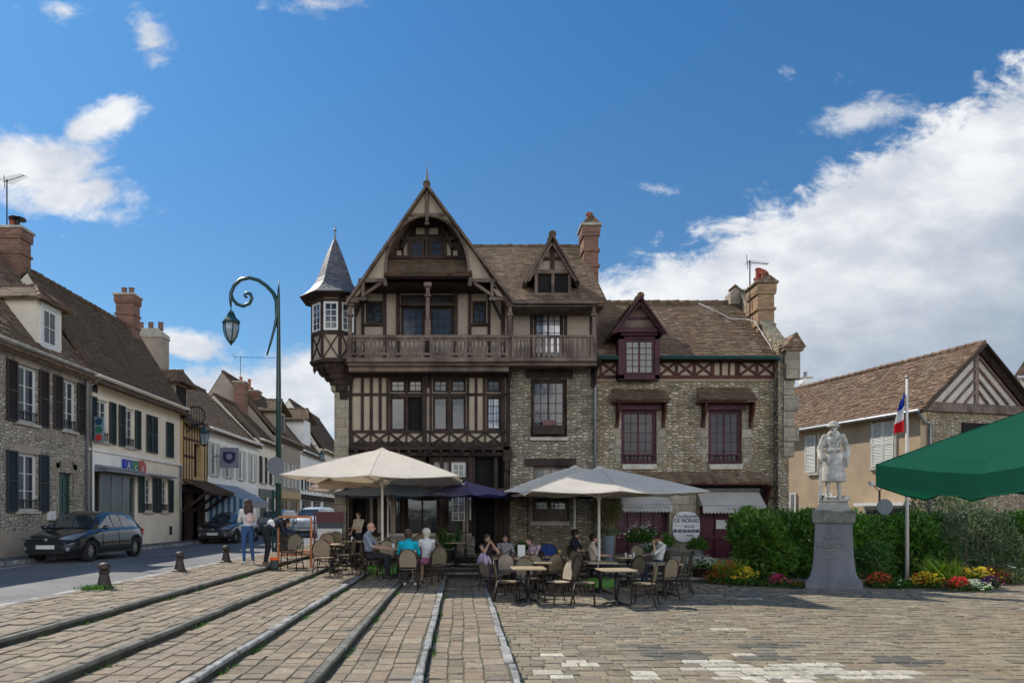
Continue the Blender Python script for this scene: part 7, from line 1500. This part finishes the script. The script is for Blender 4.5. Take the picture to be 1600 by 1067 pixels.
clump('flower_clump', 'bright red flower clump in front of the white ones', X(1497,16.4), 16.4, .27, .28, [('green_l',300,'leaf',0,1),('f_re',190,'fl',0,.95)]); clump('flower_clump', 'white flower carpet at the front right of the bed', X(1520,16.4), 16.4, .34, .22, [('green_l',600,'leaf',0,1),('f_wh',170,'fl',0,.95)])
clump('flower_clump', 'tall yellow flowers on the right of the bed', X(1522,17.3), 17.3, .42, .48, [('green_l',600,'leaf',0,1),('f_ye',200,'fl',0,.95)]); clump('flower_clump', 'purple flowers at the right end of the bed', X(1546,16.7), 16.7, .2, .3, [('green_l',200,'leaf',0,1),('f_pu',90,'fl',0,.9)]); clump('flower_clump', 'rust brown foliage clump behind the yellow flowers', X(1552,18.0), 18.0, .5, .6, [('f_rs',900,'leaf',0,1),('green_l',300,'leaf',0,1)]); clump('flower_clump', 'grey green clump at the right picture edge', X(1588,17.8), 17.8, .4, .5, [('olive_l',700,'leaf',0,1),('f_wh',20,'fl',0,1)])
# planters by the shop
def planter(label, x, y, z, rx, h, parts, r=.22, hh=.32, mat='timber'):
    t = clump('planter', label, x, y, rx, h, parts, group=None, cat='planter', z=z+hh); t.location
    MB().lathe([(r*.75,-hh),(r,0),(r*.9,0),(r*.85,-.05)], (x,y,z+hh), 14).build('pot', M[mat], t); return t
planter('planter overflowing with white flowers at the shop door', X(1097,19.2), 19.2, .09, .42, .34, [('green_l',700,'leaf',0,1),('f_wh',260,'fl',0,1)], .28, .2)
planter('tall shrub with white blossoms in front of the left awning', X(1005,20.9), 20.9, .45, .5, .62, [('green_l',1500,'leaf',0,1),('f_wh',80,'fl',0,1)], .25, .5, 'zinc'); planter('small white flower pot left of the oval sign', X(1022,20.2), 20.2, .36, .25, .28, [('green_l',300,'leaf',0,1),('f_wh',100,'fl',0,1)], .18, .35, 'zinc')
planter('dark green shrub in a grey trough left of the oval sign', X(1038,20.7), 20.7, .45, .28, .55, [('laurel',700,'leaf',0,1)], .2, .4, 'zinc'); planter('dark clipped shrub right of the oval sign', X(1090,20.6), 20.6, .45, .3, .5, [('laurel',800,'leaf',0,1)], .2, .3, 'zinc')
planter('spiky dark potted plant against the plinth beside the door', X(702,20.9), 20.9, .45, .26, .6, [('green_l',160,'blade',0,1),('f_wh',12,'fl',0,1)], .2, .3, 'iron'); planter('plant with small flowers on the terrace edge behind the seated group', X(820,19.8), 19.8, .27, .3, .5, [('green_l',500,'leaf',0,1),('f_ye',20,'fl',0,1)], .2, .4, 'pot')
t = planter('olive coloured potted tree with a pale blue pot beside the shop', X(950,20.6), 20.6, .45, .34, .3, [('olive_l',300,'leaf',0,1)], .2, .75, 'canvas_b')
P0 = rg.normal(size=(2600, 3)); P0 /= np.linalg.norm(P0, axis=1)[:, None]; P0 = P0*np.array([.48,.42,.55])*(1-rg.random(2600)**2*.5)[:, None]+np.array([X(948,20.6), 20.6, 2.0]); leaves('crown', leaf_mat('dry_olive_leaves', [(.16,.15,.06),(.22,.19,.08),(.11,.11,.05)], .5), P0, rg.normal(size=(2600, 3))+np.array([0,0,.3]), .09, .03, t)
MB().tube([(X(950,20.6),20.6,1.1),(X(949,20.6),20.6,1.95)], .025, 6).build('trunk', M['timber_w'], t)
b = MB(); b.box(X(1043,20.3),20.0,.18,X(1090,20.3),20.5,.62); b.box(X(1050,20.3),19.7,.1,X(1082,20.3),20.02,.42); tag(b.build('stone_block', M['quoin'], bevel=.03), 'rough pale stone blocks under the oval shop sign', 'stone block')
tag(MB().lathe([(.02,0),(.05,.01),(.06,.14),(.05,.15)], (X(1053,16.6),16.6,.3), 10).build('yellow_tag', M['f_ye']), 'small bright yellow marker at the right table', 'marker') if False else None
pts = np.stack([rg.uniform(.7, 6.5, 900), 6.2+rg.uniform(0, 1, 900)**1.5*8, np.full(900, .006)], 1); keep = np.sin(pts[:, 0]*1.7+1)+np.sin(pts[:, 1]*1.3)+np.sin(pts[:, 0]*4+pts[:, 1]*3)*.6 > .75; pts = pts[keep]; pts[:, 1] = np.round(pts[:, 1]/.205)*.205; pts = np.repeat(pts, 6, 0)+rg.normal(size=(len(pts)*6, 3))*np.array([.03,.006,0]); tag(leaves('joint_weeds', M['green_l'], pts, rg.normal(size=(len(pts), 3))*.8+np.array([0,0,.7]), .028, .010), kind='stuff')
# weeds along the risers and round the nearest bollard
pts = []
for k in range(6):
    n = 150 if k else 50; y = rg.uniform(5.5, YS[k]-1, n); keep = np.sin(y*2.1+k*1.7)+np.sin(y*5.3+k) > .5; y = y[keep]; pts.append(np.stack([np.full(len(y), XS[k]+.03)+rg.uniform(0, .05, len(y)), y, np.full(len(y), RISE*k+.002)], 1))
pts = np.concatenate(pts); pts = np.repeat(pts, 7, 0)+rg.normal(size=(len(pts)*7, 3))*np.array([.012,.03,0]); D = rg.normal(size=(len(pts), 3))*.5+np.array([.3,0,1]); tag(leaves('weeds', M['green_l'], pts, D, .045, .012), kind='stuff')
pts = np.array([-6.3,11.75,TERR])+rg.normal(size=(420, 3))*np.array([.13,.10,0]); tag(leaves('weeds', M['green_l'], pts, rg.normal(size=(420, 3))*.4+np.array([0,0,1]), .10, .012), kind='stuff')
